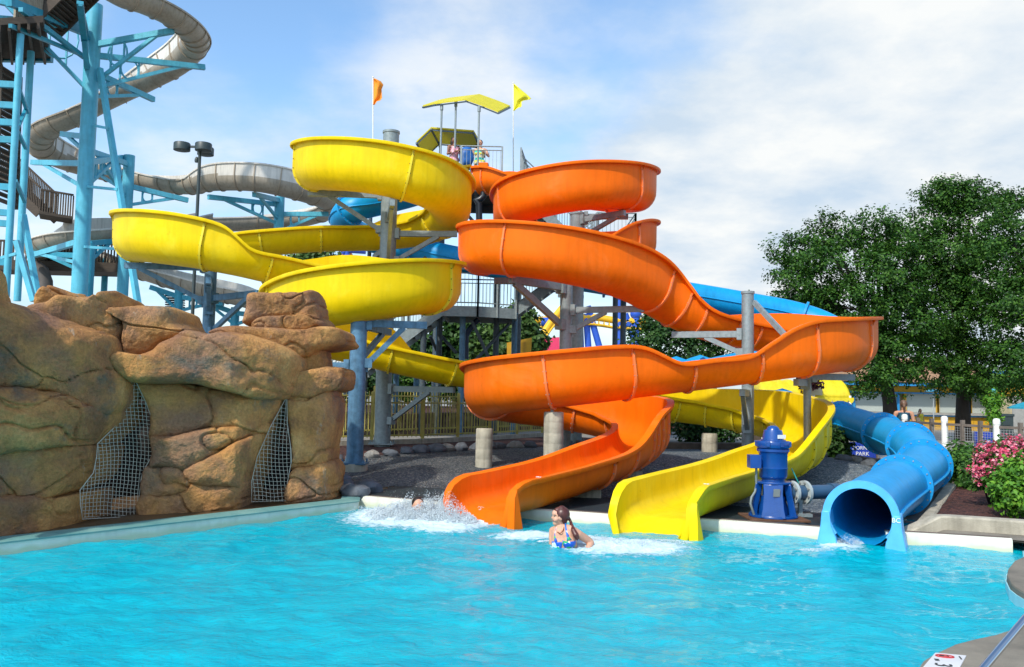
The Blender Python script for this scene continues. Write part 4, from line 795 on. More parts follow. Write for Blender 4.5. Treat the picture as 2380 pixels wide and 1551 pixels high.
def block(label, u, Y, z1, w, d, rot):
    b = E(u, Y, .1); mb = MB(); rm = Matrix.Rotation(rot, 3, 'Z'); pts = [(-w / 2, -.1), (w / 2, -.1), (w / 2, z1), (w * .16, z1), (-w * .12, z1 - .08), (-w / 2, z1 * .35)]
    mb.extrude([b + rm @ Vector((x, -d / 2, z)) for x, z in pts], rm @ Vector((0, d, 0))); return tag(mb.build('concrete_saddle', M['concrete'], smooth=0, bevel=.012, recalc=True, loc=b), label, 'concrete block')
block('pale concrete saddle block under the orange exit chute', 1356, 13.55, .30, .55, .34, R(-6))
block('concrete saddle block under the yellow exit chute behind the blue pump', 1722, 13.3, .28, .6, .34, R(-6))
# ================================================================== start tower of the slides
def railing(mb, pts, h=1.07, sp=.11, post=1.3, bar=.009, rail=.022, posts=True):
    for a, b in zip(pts[:-1], pts[1:]):
        a, b = Vector(a), Vector(b); up = Vector((0, 0, 1)); ln = (b - a).length
        mb.cyl(a + up * h, b + up * h, rail, n=8); mb.cyl(a + up * .1, b + up * .1, rail * .8, n=6); mb.cyl(a + up * (h - .12), b + up * (h - .12), rail * .7, n=6)
        n_ = max(1, int(ln / sp))
        for k in range(n_):
            p = a.lerp(b, (k + .5) / n_); mb.cyl(p + up * .1, p + up * (h - .12), bar, n=4, caps=False)
        m_ = max(1, int(ln / post))
        if posts:
            for k in range(m_ + 1):
                p = a.lerp(b, k / m_); mb.box(p + up * (h / 2 - .15), (.055, .055, h + .3))
def flight(root, a, b, w, m, mt, n=None, rails=True, rm=None):
    """stairs from a up to b, width w to the back"""
    a, b = Vector(a), Vector(b); hd = Vector((b.x - a.x, b.y - a.y, 0)); ln = hd.length; hd.normalize(); sd_ = Vector((-hd.y, hd.x, 0))
    n = n or max(3, int((b.z - a.z) / .18)); mb = MB()
    for s_ in (0, w): mb.beam(a + sd_ * s_, b + sd_ * s_, .06, .28)
    mb.build('stringer', m, root, smooth=0); mb = MB()
    for k in range(n):
        p = a.lerp(b, (k + .6) / n) + sd_ * (w / 2) + Vector((0, 0, .05)); mb.box(p, (.27, w, .045), Matrix.Rotation(math.atan2(hd.y, hd.x), 3, 'Z'))
    mb.build('treads', mt, root, smooth=0)
    if rails:
        for s_ in (0, w): mb = MB(); railing(mb, [a + sd_ * s_ + Vector((0, 0, .1)), b + sd_ * s_ + Vector((0, 0, .1))]); mb.build('stair_railing', rm or m, root, smooth=0)
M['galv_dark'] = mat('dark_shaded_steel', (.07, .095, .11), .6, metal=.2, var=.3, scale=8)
M['grate'] = mat('steel_grating', (.055, .06, .062), .75, metal=.2, var=.3, scale=20)
tower = empty('slide_tower', E(1110, 26.5, .3), 'grey steel start tower with stairs and railings behind the slides', 'slide tower')
PZ, LZ = 8.15, 4.22                                 # heights of the start platform and of the landing
x0, x1, y0, y1 = -2.55, .15, 25.7, 28.8
mb = MB(); mb.box(((x0 + x1) / 2, (y0 + y1) / 2, PZ - .04), (x1 - x0, y1 - y0, .06)); mb.build('start_platform', M['grate'], tower, smooth=0)
mb = MB()
for y in (y0, y1): mb.box(((x0 + x1) / 2, y, PZ - .2), (x1 - x0 + .1, .1, .28))
for x in (x0, (x0 + x1) / 2, x1): mb.box((x, (y0 + y1) / 2, PZ - .21), (.1, y1 - y0 - .1, .24))
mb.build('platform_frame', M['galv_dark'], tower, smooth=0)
mb = MB(); railing(mb, [(x1 + .02, y0 + .1, PZ), (x1 + .35, y1, PZ), (x0, y1, PZ), (x0, y0 + 1.3, PZ)]); railing(mb, [(x0 + .9, y0 + .02, PZ), (x1 - .55, y0 + .02, PZ)], post=.85); mb.build('platform_railing', M['galv'], tower, smooth=0)
for (u, Y, zt) in ((1015, 25.75, PZ), (1148, 25.9, PZ), (1006, 28.7, PZ), (1200, 28.7, PZ), (1069, 25.2, LZ), (1191, 26.0, LZ + .3), (917, 26.2, 2.6), (964, 26.8, 3.0), (1013, 27.0, LZ), (978, 24.9, 6.6), (845, 25.3, 7.4)):
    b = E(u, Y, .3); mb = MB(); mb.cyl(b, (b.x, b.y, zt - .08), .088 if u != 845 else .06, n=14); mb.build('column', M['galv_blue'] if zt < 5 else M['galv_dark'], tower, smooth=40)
lx0, lx1, ly0, ly1 = -2.0, .10, 24.7, 26.9
mb = MB(); pl = [(lx0, ly0), (-1.0, ly0), (lx1, ly0 + .55), (lx1, ly1), (lx0, ly1)]; mb.prism(pl, LZ - .04, LZ); mb.build('landing', M['grate'], tower, smooth=0)
mb = MB()
for a, b in zip(pl, pl[1:] + pl[:1]): mb.beam((a[0], a[1], LZ - .15), (b[0], b[1], LZ - .15), .06, .3)
mb.build('landing_fascia', M['galv'], tower, smooth=0)
mb = MB(); railing(mb, [(lx0, ly0 - .04, LZ), (-1.0, ly0 - .04, LZ), (lx1, ly0 + .51, LZ)], post=.6); mb.build('landing_railing', M['galv'], tower, smooth=0)
mb = MB(); railing(mb, [(lx1, ly1, LZ), (lx0, ly1, LZ)]); mb.build('landing_railing', M['galv'], tower, smooth=0)
flight(tower, (-6.6, 24.75, .55), (lx0, 24.75, LZ - .1), 1.3, M['galv'], M['grate'])
flight(tower, (lx1, 25.3, LZ - .05), (2.5, 25.3, 6.0), 1.2, M['galv'], M['grate'])
mb = MB(); mb.box((3.0, 26.5, 6.0), (1.2, 2.7, .12)); railing(mb, [(2.45, 25.2, 6.06), (3.6, 25.2, 6.06), (3.6, 27.8, 6.06)]); mb.build('upper_landing', M['galv'], tower, smooth=0)
flight(tower, (2.45, 27.8, 6.0), (.2, 27.8, PZ - .1), 1.1, M['galv'], M['grate'])
mb = MB(); mb.cyl((3.3, 27.5, .3), (3.3, 27.5, 6.0), .085, n=14); mb.cyl((3.3, 25.5, .3), (3.3, 25.5, 6), .085, n=14); mb.build('column', M['galv_dark'], tower, smooth=40)
for a, b in (((1096, 745, 25.1), (1136, 832, 25.3)), ((1183, 753, 25.9), (1105, 838, 25.4)), ((1026, 782, 26.0), (1060, 820, 25.4)), ((1000, 782, 26.1), (1020, 825, 26.4)), ((1296, 640, 25.6), (1200, 725, 25.6)), ((1060, 470, 26.0), (1140, 560, 26.0))):
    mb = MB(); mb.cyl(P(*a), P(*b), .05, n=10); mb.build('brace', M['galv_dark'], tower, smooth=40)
mb = MB(); mb.tube([P(1112, 742, 25.6), P(1104, 750, 25.6), P(1088, 770, 25.6), P(1083, 785, 25.6), P(1083, 835, 25.6)], .085, 14); mb.build('drain_pipe', mat('navy_pipe', (.01, .03, .075), .35), tower, smooth=60)
mb = MB(); mb.tube([P(1125, 440, 25.5), P(1124, 456, 25.5), P(1116, 464, 25.5), P(1106, 466, 25.5), P(1113, 474, 25.5), P(1114, 520, 25.5)], .1, 14); mb.build('drain_pipe', mat('black_pipe', (.012, .016, .022), .35), tower, smooth=60)
mb = MB()                                           # the red bars of the start gate
for k in range(5): u = 1096 + k * 4; mb.cyl(P(u, 388, 25.55), P(u, 412, 25.55), .012, n=6)
mb.beam(P(1095, 388, 25.55), P(1113, 386, 25.55), .02, .02); mb.build('start_gate', mat('red_paint', (.5, .03, .02), .5), tower, smooth=0)
# canopies over the start
def canopy(name, label, prof, Y, d, legs, under):
    root = empty(name, P(*prof[0], Y), label, 'canopy'); pts = [P(u, v, Y) for u, v in prof]; d = Vector(d); n = len(pts); th = Vector((0, 0, -.045))
    vs = pts + [p + d for p in pts] + [p + th for p in pts] + [p + d + th for p in pts]; fs = []; mi = []
    for k in range(n - 1):
        fs += [(k, k + 1, n + k + 1, n + k), (2 * n + k + 1, 2 * n + k, 3 * n + k, 3 * n + k + 1), (k, 2 * n + k, 2 * n + k + 1, k + 1), (n + k + 1, 3 * n + k + 1, 3 * n + k, n + k)]; mi += [0, 1, 0, 0]
    fs += [(0, n, 3 * n, 2 * n), (n - 1, 3 * n - 1, 4 * n - 1, 2 * n - 1)]; mi += [0, 0]
    mb = MB(); mb.add(vs, fs); mb.m = mi; mb.build('canopy_sheet', [M['canopy'], M['canopy_under']], root, smooth=0)
    mb = MB()
    for k in range(n): mb.beam(pts[k] + th * 1.6, pts[k] + d + th * 1.6, .05, .05)
    for k in range(n - 1): mb.beam(pts[k] + th * 2 + d * .03, pts[k + 1] + th * 2 + d * .03, .035, .035); mb.beam(pts[k] + th * 2 + d * .97, pts[k + 1] + th * 2 + d * .97, .035, .035)
    mb.build('canopy_frame', M['steel_frame'], root, smooth=0)
    for (u, v, v2, y) in legs: mb = MB(); t_ = P(u, v, y); b_ = E(proj(t_)[0], y, PZ); mb.cyl((t_.x, t_.y, PZ), t_, .032, n=10); mb.cyl(t_ - Vector((0, 0, .18)), t_, .05, n=10); mb.build('leg', M['galv'], root, smooth=40)
M['canopy'] = mat('yellow_canopy_sheet', (.72, .62, .02), .5, var=.06); M['canopy_under'] = mat('canopy_underside', (.78, .74, .20), .7, var=.06)  # underside paler than the top: sunlight through the sheet put into its colour
for k_ in ('canopy', 'canopy_under'):                 # thin sheet that lets the sun glow through
    t_ = M[k_].node_tree; tb_ = t_.nodes.new('ShaderNodeBsdfTranslucent'); tb_.inputs[0].default_value = (.80, .74, .12, 1); ms_ = t_.nodes.new('ShaderNodeMixShader'); ms_.inputs[0].default_value = .25 if k_ == 'canopy' else .5; t_.links.new(t_.nodes['Principled BSDF'].outputs[0], ms_.inputs[1]); t_.links.new(tb_.outputs[0], ms_.inputs[2]); t_.links.new(ms_.outputs[0], t_.nodes['Material Output'].inputs['Surface']); M['steel_frame'] = mat('blue_grey_frame', (.08, .13, .19), .5)
Z1 = lambda x, y: (958.7 + x * .1498, 191.7 + y * .1498)
canopy('shade_canopy', 'yellow folded shade canopy held high on three slim posts above the tower', [Z1(160, 355), Z1(340, 318), Z1(830, 258), Z1(1090, 350), Z1(1330, 447)], 26.3, (.35, 1.55, .72), [(*Z1(455, 345), 0, 26.4), (*Z1(675, 290), 0, 26.5), (*Z1(1035, 368), 0, 26.3)], 0)
canopy('shade_canopy', 'lower yellow shade canopy with its underside showing behind the riders', [Z1(60, 910), Z1(290, 692), Z1(950, 742), Z1(1040, 900)], 27.2, (.12, 1.7, 0), [(*Z1(225, 945), 0, 28.6), (*Z1(1000, 900), 0, 28.7), (*Z1(430, 930), 0, 28.7)], 0)
# flags
def flag(label, u, v0, v1, Y, pts, m, pole_to):
    root = empty('flag', P(u, pole_to, Y), label, 'flag', None); mb = MB(); mb.cyl(P(u, pole_to, Y), P(u, v0 - 2, Y), .018, n=8); mb.ball(P(u, v0 - 3, Y), .03); mb.build('flagpole', M['white'], root, smooth=40)
    n = 14; vs = []; nx = 10
    for j in range(n + 1):
        t = j / n
        for i in range(nx + 1):
            s_ = i / nx; L_ = np.array([u, v0 + (v1 - v0) * t]); k = t * (len(pts) - 1); a = int(min(k, len(pts) - 2)); f = k - a; R_ = np.array(pts[a]) * (1 - f) + np.array(pts[a + 1]) * f
            q = L_ * (1 - s_) + R_ * s_; vs.append(P(q[0], q[1], Y + .10 * math.sin(s_ * 7 + t * 4) * s_))
    fs = [(j * (nx + 1) + i, j * (nx + 1) + i + 1, (j + 1) * (nx + 1) + i + 1, (j + 1) * (nx + 1) + i) for j in range(n) for i in range(nx)]
    mb = MB(); mb.add(vs, fs); o = mb.build('cloth', m, root, smooth=180); so = o.modifiers.new('thickness', 'SOLIDIFY'); so.thickness = .008
flag('small orange pennant flag on a thin white pole behind the yellow spiral', 867, 183, 244, 24.5, [(871, 183), (885, 190), (891, 198), (887, 208), (888, 228), (884, 234), (876, 236), (871, 244)], mat('orange_cloth', (.86, .28, .01), .7, var=.1), 345)
flag('yellow triangular pennant flag flying at the right end of the tower', 1193, 196, 258, 28.7, [(1195, 195.5), (1212, 210), (1226, 221), (1236, 231), (1225, 233), (1212, 235), (1213, 250), (1205, 250), (1196, 258)], mat('yellow_cloth', (.80, .74, .03), .7, var=.1), 418)

# ================================================================== olive fences along the path
M['olive'] = mat('olive_yellow_paint', (.40, .34, .075), .5, var=.2, scale=4)
def picket_fence(label, pts, h=1.05, sp=.12, post=1.55):
    root = empty('picket_fence', (pts[0][0], pts[0][1], H(*pts[0][:2])), label, 'fence'); mbp = MB(); up = Vector((0, 0, 1)); first = True
    for a, b in zip(pts[:-1], pts[1:]):
        a = Vector((a[0], a[1], H(a[0], a[1]) + .1)); b = Vector((b[0], b[1], H(b[0], b[1]) + .1)); ln = (b - a).length
        for hh in (.1, h - .17): mbp.beam(a + up * hh, b + up * hh, .035, .04)
        n_ = int(ln / sp)
        for k in range(n_): p = a.lerp(b, (k + .5) / n_); mbp.box(p + up * (h / 2), (.018, .018, h - .1))
        m_ = max(1, round(ln / post))
        for k in range(0 if first else 1, m_ + 1):
            p = a.lerp(b, k / m_); mb = MB(); mb.box(p + up * (h / 2), (.075, .075, h + .12)); mb.lathe(p + up * (h + .06), [(.052, 0), (.05, .02), (.0, .045)], 4); mb.build('post', M['olive'], root, smooth=0)
        first = False
    mbp.build('picket_panel', M['olive'], root, smooth=0)
picket_fence('olive yellow picket fence on the near kerb of the path', [(-6.1, 17.75), (-4.35, 19.45), (-2.15, 21.25), (-.55, 23.4), (.95, 25.8), (2.3, 27.7)])
picket_fence('olive yellow picket fence on the far side of the path under the tower', [(-6.4, 20.9), (-3.7, 23.5), (-1.5, 26.4), (.7, 29.4), (4.5, 31.8)], h=1.2)

# the dark bank with its low stone wall between the path and the trees
bank = [(-9, 23.2), (-4.0, 24.4), (-1.9, 27.4), (.3, 30.6), (4.3, 33.2), (8, 33), (8, 37), (-9, 37)]
mb = MB(); bv = [Vector((x, y, H(x, y))) for x, y in bank[:6]]; up = [(p.x * .98, p.y + .9, 1.05) for p in bv]; tp_ = [(p.x, 37.5, 1.15) for p in bv]; n_ = len(bv)
mb.add(bv + up + tp_, [(i, i + 1, n_ + i + 1, n_ + i) for i in range(n_ - 1)] + [(n_ + i, n_ + i + 1, 2 * n_ + i + 1, 2 * n_ + i) for i in range(n_ - 1)]); tag(mb.build('planted_bank', M['mulch'], smooth=30, recalc=False), kind='structure')
M['wall_stone'] = ground_mat('brown_wall_stone', [(.06, .04, .03), (.14, .10, .07), (.22, .16, .11)], 5, .8, .9, .04)
mb = MB(); wl = [(-8.5, 23.3), (-3.9, 24.5), (-1.8, 27.5), (.4, 30.7), (4.3, 33.2)]
for a, b in zip(wl[:-1], wl[1:]): mb.beam((a[0], a[1], .78), (b[0], b[1], .78), .35, .62)
tag(mb.build('stone_wall', M['wall_stone'], smooth=0, loc=(-1.8, 27.5, .4)), 'low brown stone wall behind the far picket fence', 'wall')
# ================================================================== tall tan slide, its turquoise supports and stair tower
def rowsP(pts): return [(*P(u, v, Y), hl, hr, .05) for u, v, Y, hl, hr in pts]
TAN = [(150, -60, 27.5, .8, .55), (268, 8, 28.0, .95, .55), (337, 31, 28.7, 1.0, .5), (402, 62, 29.6, 1.05, .45), (443, 97, 31.0, 1.05, .45), (452, 128, 32.4, 1.05, .45), (412, 172, 33.6, 1.0, .5), (345, 210, 33.8, .8, .6), (268, 247, 33.6, .6, .75), (192, 286, 33.3, .5, .9), (118, 316, 33.4, .45, 1.05), (90, 343, 34.4, .45, 1.05), (100, 372, 35.8, .45, 1.05),
       (160, 398, 36.9, .5, .95), (230, 416, 37.3, .6, .8), (307, 435, 37.2, .7, .65), (383, 447, 36.6, .85, .55), (441, 450, 36.0, 1.0, .5), (498, 442, 35.6, .55, .95), (594, 444, 35.4, .5, 1.05), (690, 464, 36.2, .45, 1.1), (758, 487, 38.0, .45, 1.1), (765, 506, 40.0, .45, 1.1), (700, 526, 41.6, .5, 1.0), (600, 534, 41.5, .55, .8), (480, 540, 40.6, .6, .7)]
TAN2 = [(480, 528, 40.0, .6, .7), (370, 552, 37.5, .6, .8), (262, 562, 35.0, .55, 1.0), (160, 573, 33.6, .5, 1.05), (98, 590, 34.0, .5, 1.05), (92, 606, 35.6, .5, 1.05), (160, 614, 37.0, .5, .9), (250, 628, 37.4, .6, .7), (330, 650, 37.0, .7, .6), (400, 672, 36.4, .8, .6), (480, 694, 36, .9, .6), (560, 712, 35.8, .9, .6), (640, 740, 36.2, .9, .6)]
tfl = [1.6, 2.3, 3.0, 3.5, 4.0, 4.4, 4.8, 5.2, 5.7, 6.2, 6.7, 7.2, 7.7, 8.2, 8.7, 9.2, 9.7, 10.2, 10.7, 11.2, 11.8, 12.4, 13, 13.6, 14.2, 14.8, 15.4, 16, 16.5, 17, 17.4, 17.8, 18.2, 18.6, 19, 19.5, 20, 20.5, 21, 21.6, 22.4, 23.2, 24]
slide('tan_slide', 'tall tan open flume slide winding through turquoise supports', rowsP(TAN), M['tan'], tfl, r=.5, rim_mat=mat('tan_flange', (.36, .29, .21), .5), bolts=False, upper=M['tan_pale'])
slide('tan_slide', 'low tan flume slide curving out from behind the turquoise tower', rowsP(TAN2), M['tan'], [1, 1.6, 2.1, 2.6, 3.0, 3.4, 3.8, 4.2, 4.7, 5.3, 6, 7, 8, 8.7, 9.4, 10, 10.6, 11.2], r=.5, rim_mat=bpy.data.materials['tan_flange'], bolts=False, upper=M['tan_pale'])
def truss(root, base, z, tip, drop, m, ring=True):
    """bracket made of two bars and a ring between two uprights"""
    tip = Vector(tip); a = Vector((base.x, base.y, z)); d = tip - a; e_ = Vector((base.x, base.y, z - drop)); mb = MB()
    mb.beam(a, tip, .16, .2); mb.beam(e_, a.lerp(tip, .82), .11, .12); mb.build('bracket', m, root, smooth=0)
    if ring:
        mb = MB(); t1, t2 = .24, .40
        for t in (t1, t2): mb.beam(a + d * t, e_ + (a.lerp(tip, .82) - e_) * (t / .82 * 1.0), .06, .06)
        c_ = ((a + d * t1) + (a + d * t2) + (e_ + (a.lerp(tip, .82) - e_) * (t1 / .82)) + (e_ + (a.lerp(tip, .82) - e_) * (t2 / .82))) / 4; r_ = .5 * abs((a + d * .32).z - (e_ + (a.lerp(tip, .82) - e_) * (.32 / .82)).z); h_ = Vector((d.x, d.y, 0)).normalized()
        mb.tube([c_ + h_ * (r_ * .8 * math.cos(k * .3927)) + Vector((0, 0, r_ * math.sin(k * .3927))) for k in range(17)], .035, 6, caps=False); mb.build('ring_ornament', m, root, smooth=0)
def tpole(label, u, vb, vt, Y, r, m, br):
    b = P(u, vb, Y); zt = P(u + (vb - vt) * .045, vt, Y).z; b = Vector((b.x, b.y, .2)); root = empty('slide_support', b, label, 'support pole', 'turquoise supports of the tan slide')
    mb = MB(); mb.cyl(b, (b.x, b.y, zt), r, n=24); mb.build('pole', m, root, smooth=40)
    for (z_v, tip, drop, ring) in br: truss(root, b, P(u, z_v, Y).z, P(*tip), drop, m, ring)
    return root, b
tpole('tallest pale turquoise pole carrying the top bends of the tan slide', 184, 680, 12, 30.2, .27, M['cyan_steel'], [(105, (403, 72, 29.8), 1.5, True), (128, (476, 157, 32.6), 1.25, True), (165, (357, 232, 33.2), .95, True), (52, (-40, -5, 28.5), 2.6, True), (318, (144, 312, 32.6), .6, False), (380, (75, 378, 34.6), .9, False), (378, (285, 366, 34.6), .9, True), (560, (70, 596, 33.9), .8, False)])
tpole('blunt topped turquoise pole beside the lamp post', 284, 690, 362, 34.6, .22, M['cyan_steel'], [(382, (205, 350, 31.5), 1.5, True), (402, (205, 400, 35.8), .8, True), (432, (437, 466, 36.0), .8, True)])
tpole('turquoise pole seen between the tan bends and the upper yellow flume', 641, 700, 459, 38.2, .22, M['cyan_steel'], [(476, (484, 458, 35.6), .9, True), (466, (590, 452, 35.6), .9, False), (498, (764, 498, 38.6), .8, True)])
tpole('turquoise pole standing just behind the tallest one', 203, 690, 566, 33.2, .20, M['cyan_dark'], [(566, (270, 560, 34.6), .7, True), (596, (80, 590, 33.6), .7, False)])
tpole('short slim turquoise pole under the lower tan bend', 241, 690, 600, 37.0, .13, M['cyan_dark'], [(640, (250, 616, 37), .5, False)])
tpole('turquoise post low behind the thin steel post', 414, 735, 662, 36.0, .18, M['cyan_dark'], [(690, (520, 706, 35.9), .6, True), (690, (350, 668, 36.2), .6, False)])
tpole('turquoise pole half hidden by the rock top and the yellow flume', 545, 760, 715, 36.4, .18, M['cyan_dark'], [(728, (620, 735, 36), .5, False), (728, (470, 700, 36), .5, False)])
# slanting ladder-like strut leaning on the tall pole
ls = empty('leaning_strut', P(330, 700, 29), 'pale turquoise leaning ladder strut to the right of the tallest pole', 'strut'); mb = MB(); mb.beam(P(322, 716, 28.6), P(232, 160, 30.0), .17, .17); mb.build('strut', M['cyan_steel'], ls, smooth=0)
for v, ua, ub in ((295, 218, 253), (437, 204, 275), (577, 197, 300)): mb = MB(); mb.beam(P(ua, v - 3, 30), P(ub, v + 4, 29.2), .09, .09); mb.build('rung', M['cyan_steel'], ls, smooth=0)
# the stair tower at the picture's edge
M['wood_dark'] = mat('dark_stained_timber', (.075, .055, .04), .8, var=.35, scale=4, stretch=(1, 1, 6))
M['wood_pale'] = mat('pale_weathered_pickets', (.36, .30, .22), .8, var=.2, scale=4)
st = empty('stair_tower', P(40, 690, 27), 'turquoise stair tower with dark timber stairs at the far left', 'stair tower')
def bar3(name, a, b, w, h, m, r=None):
    mb = MB()
    if r: mb.cyl(P(*a), P(*b), r, n=18)
    else: mb.beam(P(*a), P(*b), w, h)
    mb.build(name, m, st, smooth=40)
bar3('post', (14, 690, 26.5), (48, 80, 26.5), 0, 0, M['cyan_steel'], .105); bar3('post', (40, 700, 28.8), (72, 120, 28.8), 0, 0, M['cyan_steel'], .115); bar3('post', (-40, 690, 27), (-12, 60, 27), 0, 0, M['cyan_steel'], .1)
bar3('strut', (38, 560, 26), (78, 700, 26), .15, .15, M['cyan_steel']); bar3('strut', (54, 500, 27), (92, 712, 26.4), .15, .15, M['cyan_steel']); bar3('strut', (40, 590, 26), (4, 600, 27), .09, .09, M['cyan_steel'])
for k, v in enumerate((197, 245, 285, 325, 435, 495, 520, 610)): bar3('cross_beam', (-30, v - 3, 26.6), (38 - k * 2.4, v + 1, 26.6), .12, .2, M['cyan_dark'])
for a, b in (((46, 210, 27), (64, 262, 28.5)), ((38, 300, 27), (60, 345, 28.5)), ((40, 300, 27), (62, 250, 28.5)), ((36, 420, 27), (58, 470, 28.5))): bar3('brace', a, b, .1, .1, M['cyan_dark'])
mb = MB(); q = [P(-60, 62, 25.5), P(100, 52, 26.6), P(118, 138, 31), P(-60, 140, 31)]; mb.extrude(q, (0, 0, .22)); mb.build('platform', M['wood_dark'], st, smooth=0, recalc=True)
mb = MB()
for k in range(7): t = (k + .5) / 7; mb.beam(q[0].lerp(q[1], t) - Vector((0, 0, .1)), q[3].lerp(q[2], t) - Vector((0, 0, .1)), .08, .2)
mb.build('joists', M['wood_dark'], st, smooth=0)
bar3('edge_beam', (-60, 42, 25.4), (196, 62, 29.8), .2, .26, M['cyan_steel']); bar3('edge_beam', (-60, 135, 31), (121, 137, 31), .2, .25, M['cyan_dark']); bar3('edge_beam', (20, 4, 26), (194, 74, 29.8), .2, .26, M['cyan_dark'])
bar3('brace', (48, 22, 26), (196, 134, 30), .14, .14, M['cyan_dark']); bar3('brace', (24, 60, 26), (190, 128, 30), .12, .12, M['cyan_dark'])
mb = MB(); mb.beam(P(186, 6, 27.5), P(196, 95, 29.5), .2, .12); mb.beam(P(187, 10, 27.5), P(206, 92, 30), .12, .12); mb.beam(P(196, 95, 29.4), P(202, 160, 29.9), .16, .12); mb.build('hanger', M['cyan_dark'], st, smooth=0)
mb = MB()
for k in range(16): t = k / 15; a = P(34 + 66 * t, 40 - 14 * t, 26.5 + t); mb.box(a + Vector((0, 0, .45)), (.07, .03, 1.0))
mb.build('balusters', M['wood_pale'], st, smooth=0)
def wstair(a, b, n, w):
    mb = MB(); A_, B_ = P(*a), P(*b); mb.beam(A_, B_, .06, .3); mb.beam(A_ + Vector((0, w, 0)), B_ + Vector((0, w, 0)), .06, .3)
    for k in range(n): p = A_.lerp(B_, (k + .5) / n); mb.box(p + Vector((0, w / 2, .04)), (.3, w, .05))
    mb.build('stair_flight', M['wood_dark'], st, smooth=0); up = Vector((0, 0, 1))
    for off in (0, w):
        mb = MB(); o_ = Vector((0, off, 0)); mb.beam(A_ + o_ + up * 1.05, B_ + o_ + up * 1.05, .07, .07); mb.beam(A_ + o_ + up * .2, B_ + o_ + up * .2, .05, .05)
        for k in range(n * 2): p = A_.lerp(B_, (k + .5) / (n * 2)) + o_; mb.box(p + up * .62, (.035, .035, .85))
        mb.build('stair_railing', M['wood_dark'], st, smooth=0)
wstair((80, 48, 27.5), (190, -60, 27.5), 14, 1.3); wstair((90, 498, 33), (-30, 385, 33), 16, 1.3); wstair((-14, 470, 29), (-4, 150, 29), 22, 1.2)
mb = MB(); a, b = P(92, 500, 33), P(168, 512, 33.5); mb.beam(a, b, 1.2, .1); up = Vector((0, 0, 1))
for k in range(14): p = a.lerp(b, k / 13); mb.box(p + up * .5, (.04, .04, .95))
mb.beam(a + up, b + up, .07, .07); mb.build('landing', M['wood_dark'], st, smooth=0)
mb = MB(); a, b = P(-40, 620, 35), P(278, 628, 36.5); mb.beam(a, b, 1.6, .4)
for k in range(44): p = a.lerp(b, k / 43); mb.box(p + up * .65, (.05, .05, .85))
mb.beam(a + up * 1.1, b + up * 1.1, .08, .08); mb.build('lower_walkway', M['wood_dark'], st, smooth=0)
mb = MB(); mb.tube([P(80, 620, 34.5), P(96, 632, 34.5), P(104, 655, 34.5), P(106, 712, 34.5)], .3, 16); mb.build('chute_pipe', mat('brown_pipe', (.10, .085, .075), .6, var=.2), st, smooth=60)
mb = MB()
for k in range(7): mb.box(P(407, 683 + k * 5.2, 36.5), (.75, .3, .05))
mb.build('louvre', M['wood_dark'], st, smooth=0)
# lamp post with three drum heads
lp = empty('lamp_post', E(434, 24.5, .2), 'dark lamp post with three drum shaped heads', 'lamp post'); b = E(434, 24.5, .2); zt = P(453, 343, 24.5).z; mb = MB(); mb.cyl(b, (b.x, b.y, zt), .055, .045, n=12)
M['lamp_dark'] = mat('dark_green_grey_paint', (.03, .045, .045), .45, var=.1); mb.build('post', M['lamp_dark'], lp, smooth=40)
for (u, v, Y) in ((423, 341, 24.5), (473, 342, 24.3), (478, 352, 24.9)):
    c_ = P(u, v, Y); mb = MB(); mb.lathe(c_ - Vector((0, 0, .12)), [(.2, 0), (.235, .01), (.235, .2), (.22, .225), (.0, .24)], 24); mb.beam(c_, Vector((b.x, b.y, c_.z)), .05, .06); mb.build('lamp_head', M['lamp_dark'], lp, smooth=40)
c_ = P(457, 373, 24.5); mb = MB(); mb.lathe(c_, [(.02, .1), (.05, .06), (.06, 0), (.05, -.06), (0, -.07)], 12); mb.build('floodlight', M['lamp_dark'], lp, smooth=40)
# ================================================================== trees and shrubs
def leaf_mat(name, c1, c2, c3, tr=.25):
    m = bpy.data.materials.new(name); m.use_nodes = True; t = m.node_tree; n = t.nodes; l = t.links; b = n['Principled BSDF']; b.inputs['Roughness'].default_value = .55; b.inputs['Specular IOR Level'].default_value = .3
    g = n.new('ShaderNodeNewGeometry'); r = n.new('ShaderNodeValToRGB'); e = r.color_ramp.elements; e[0].color = (*c1, 1); e[1].color = (*c3, 1); k = e.new(.55); k.color = (*c2, 1); l.new(g.outputs['Random Per Island'], r.inputs[0]); l.new(r.outputs[0], b.inputs['Base Color'])
    tb = n.new('ShaderNodeBsdfTranslucent'); l.new(r.outputs[0], tb.inputs['Color']); ms = n.new('ShaderNodeMixShader'); ms.inputs[0].default_value = tr; o = n['Material Output']
    l.new(b.outputs[0], ms.inputs[1]); l.new(tb.outputs[0], ms.inputs[2]); l.new(ms.outputs[0], o.inputs['Surface']); return m
M['maple'] = leaf_mat('maple_leaves', (.013, .056, .007), (.034, .108, .011), (.085, .195, .02))
M['dark_leaf'] = leaf_mat('dark_leaves', (.012, .042, .010), (.026, .078, .013), (.055, .125, .02))
M['cedar'] = leaf_mat('cedar_sprays', (.03, .07, .015), (.06, .12, .025), (.11, .19, .035))
M['lime_leaf'] = leaf_mat('light_shrub_leaves', (.04, .14, .012), (.09, .25, .018), (.18, .36, .03))
M['hedge'] = leaf_mat('hedge_leaves', (.02, .075, .012), (.05, .14, .018), (.10, .21, .025))
M['rose'] = leaf_mat('pink_rose_petals', (.60, .03, .10), (.75, .16, .26), (.85, .42, .44), .15)
M['plum'] = leaf_mat('dark_red_leaves', (.03, .008, .012), (.06, .015, .02), (.10, .03, .03))
M['bark'] = mat('dark_bark', (.035, .028, .022), .9, var=.3, scale=6, bump=.6, bscale=25, stretch=(1, 1, .25))
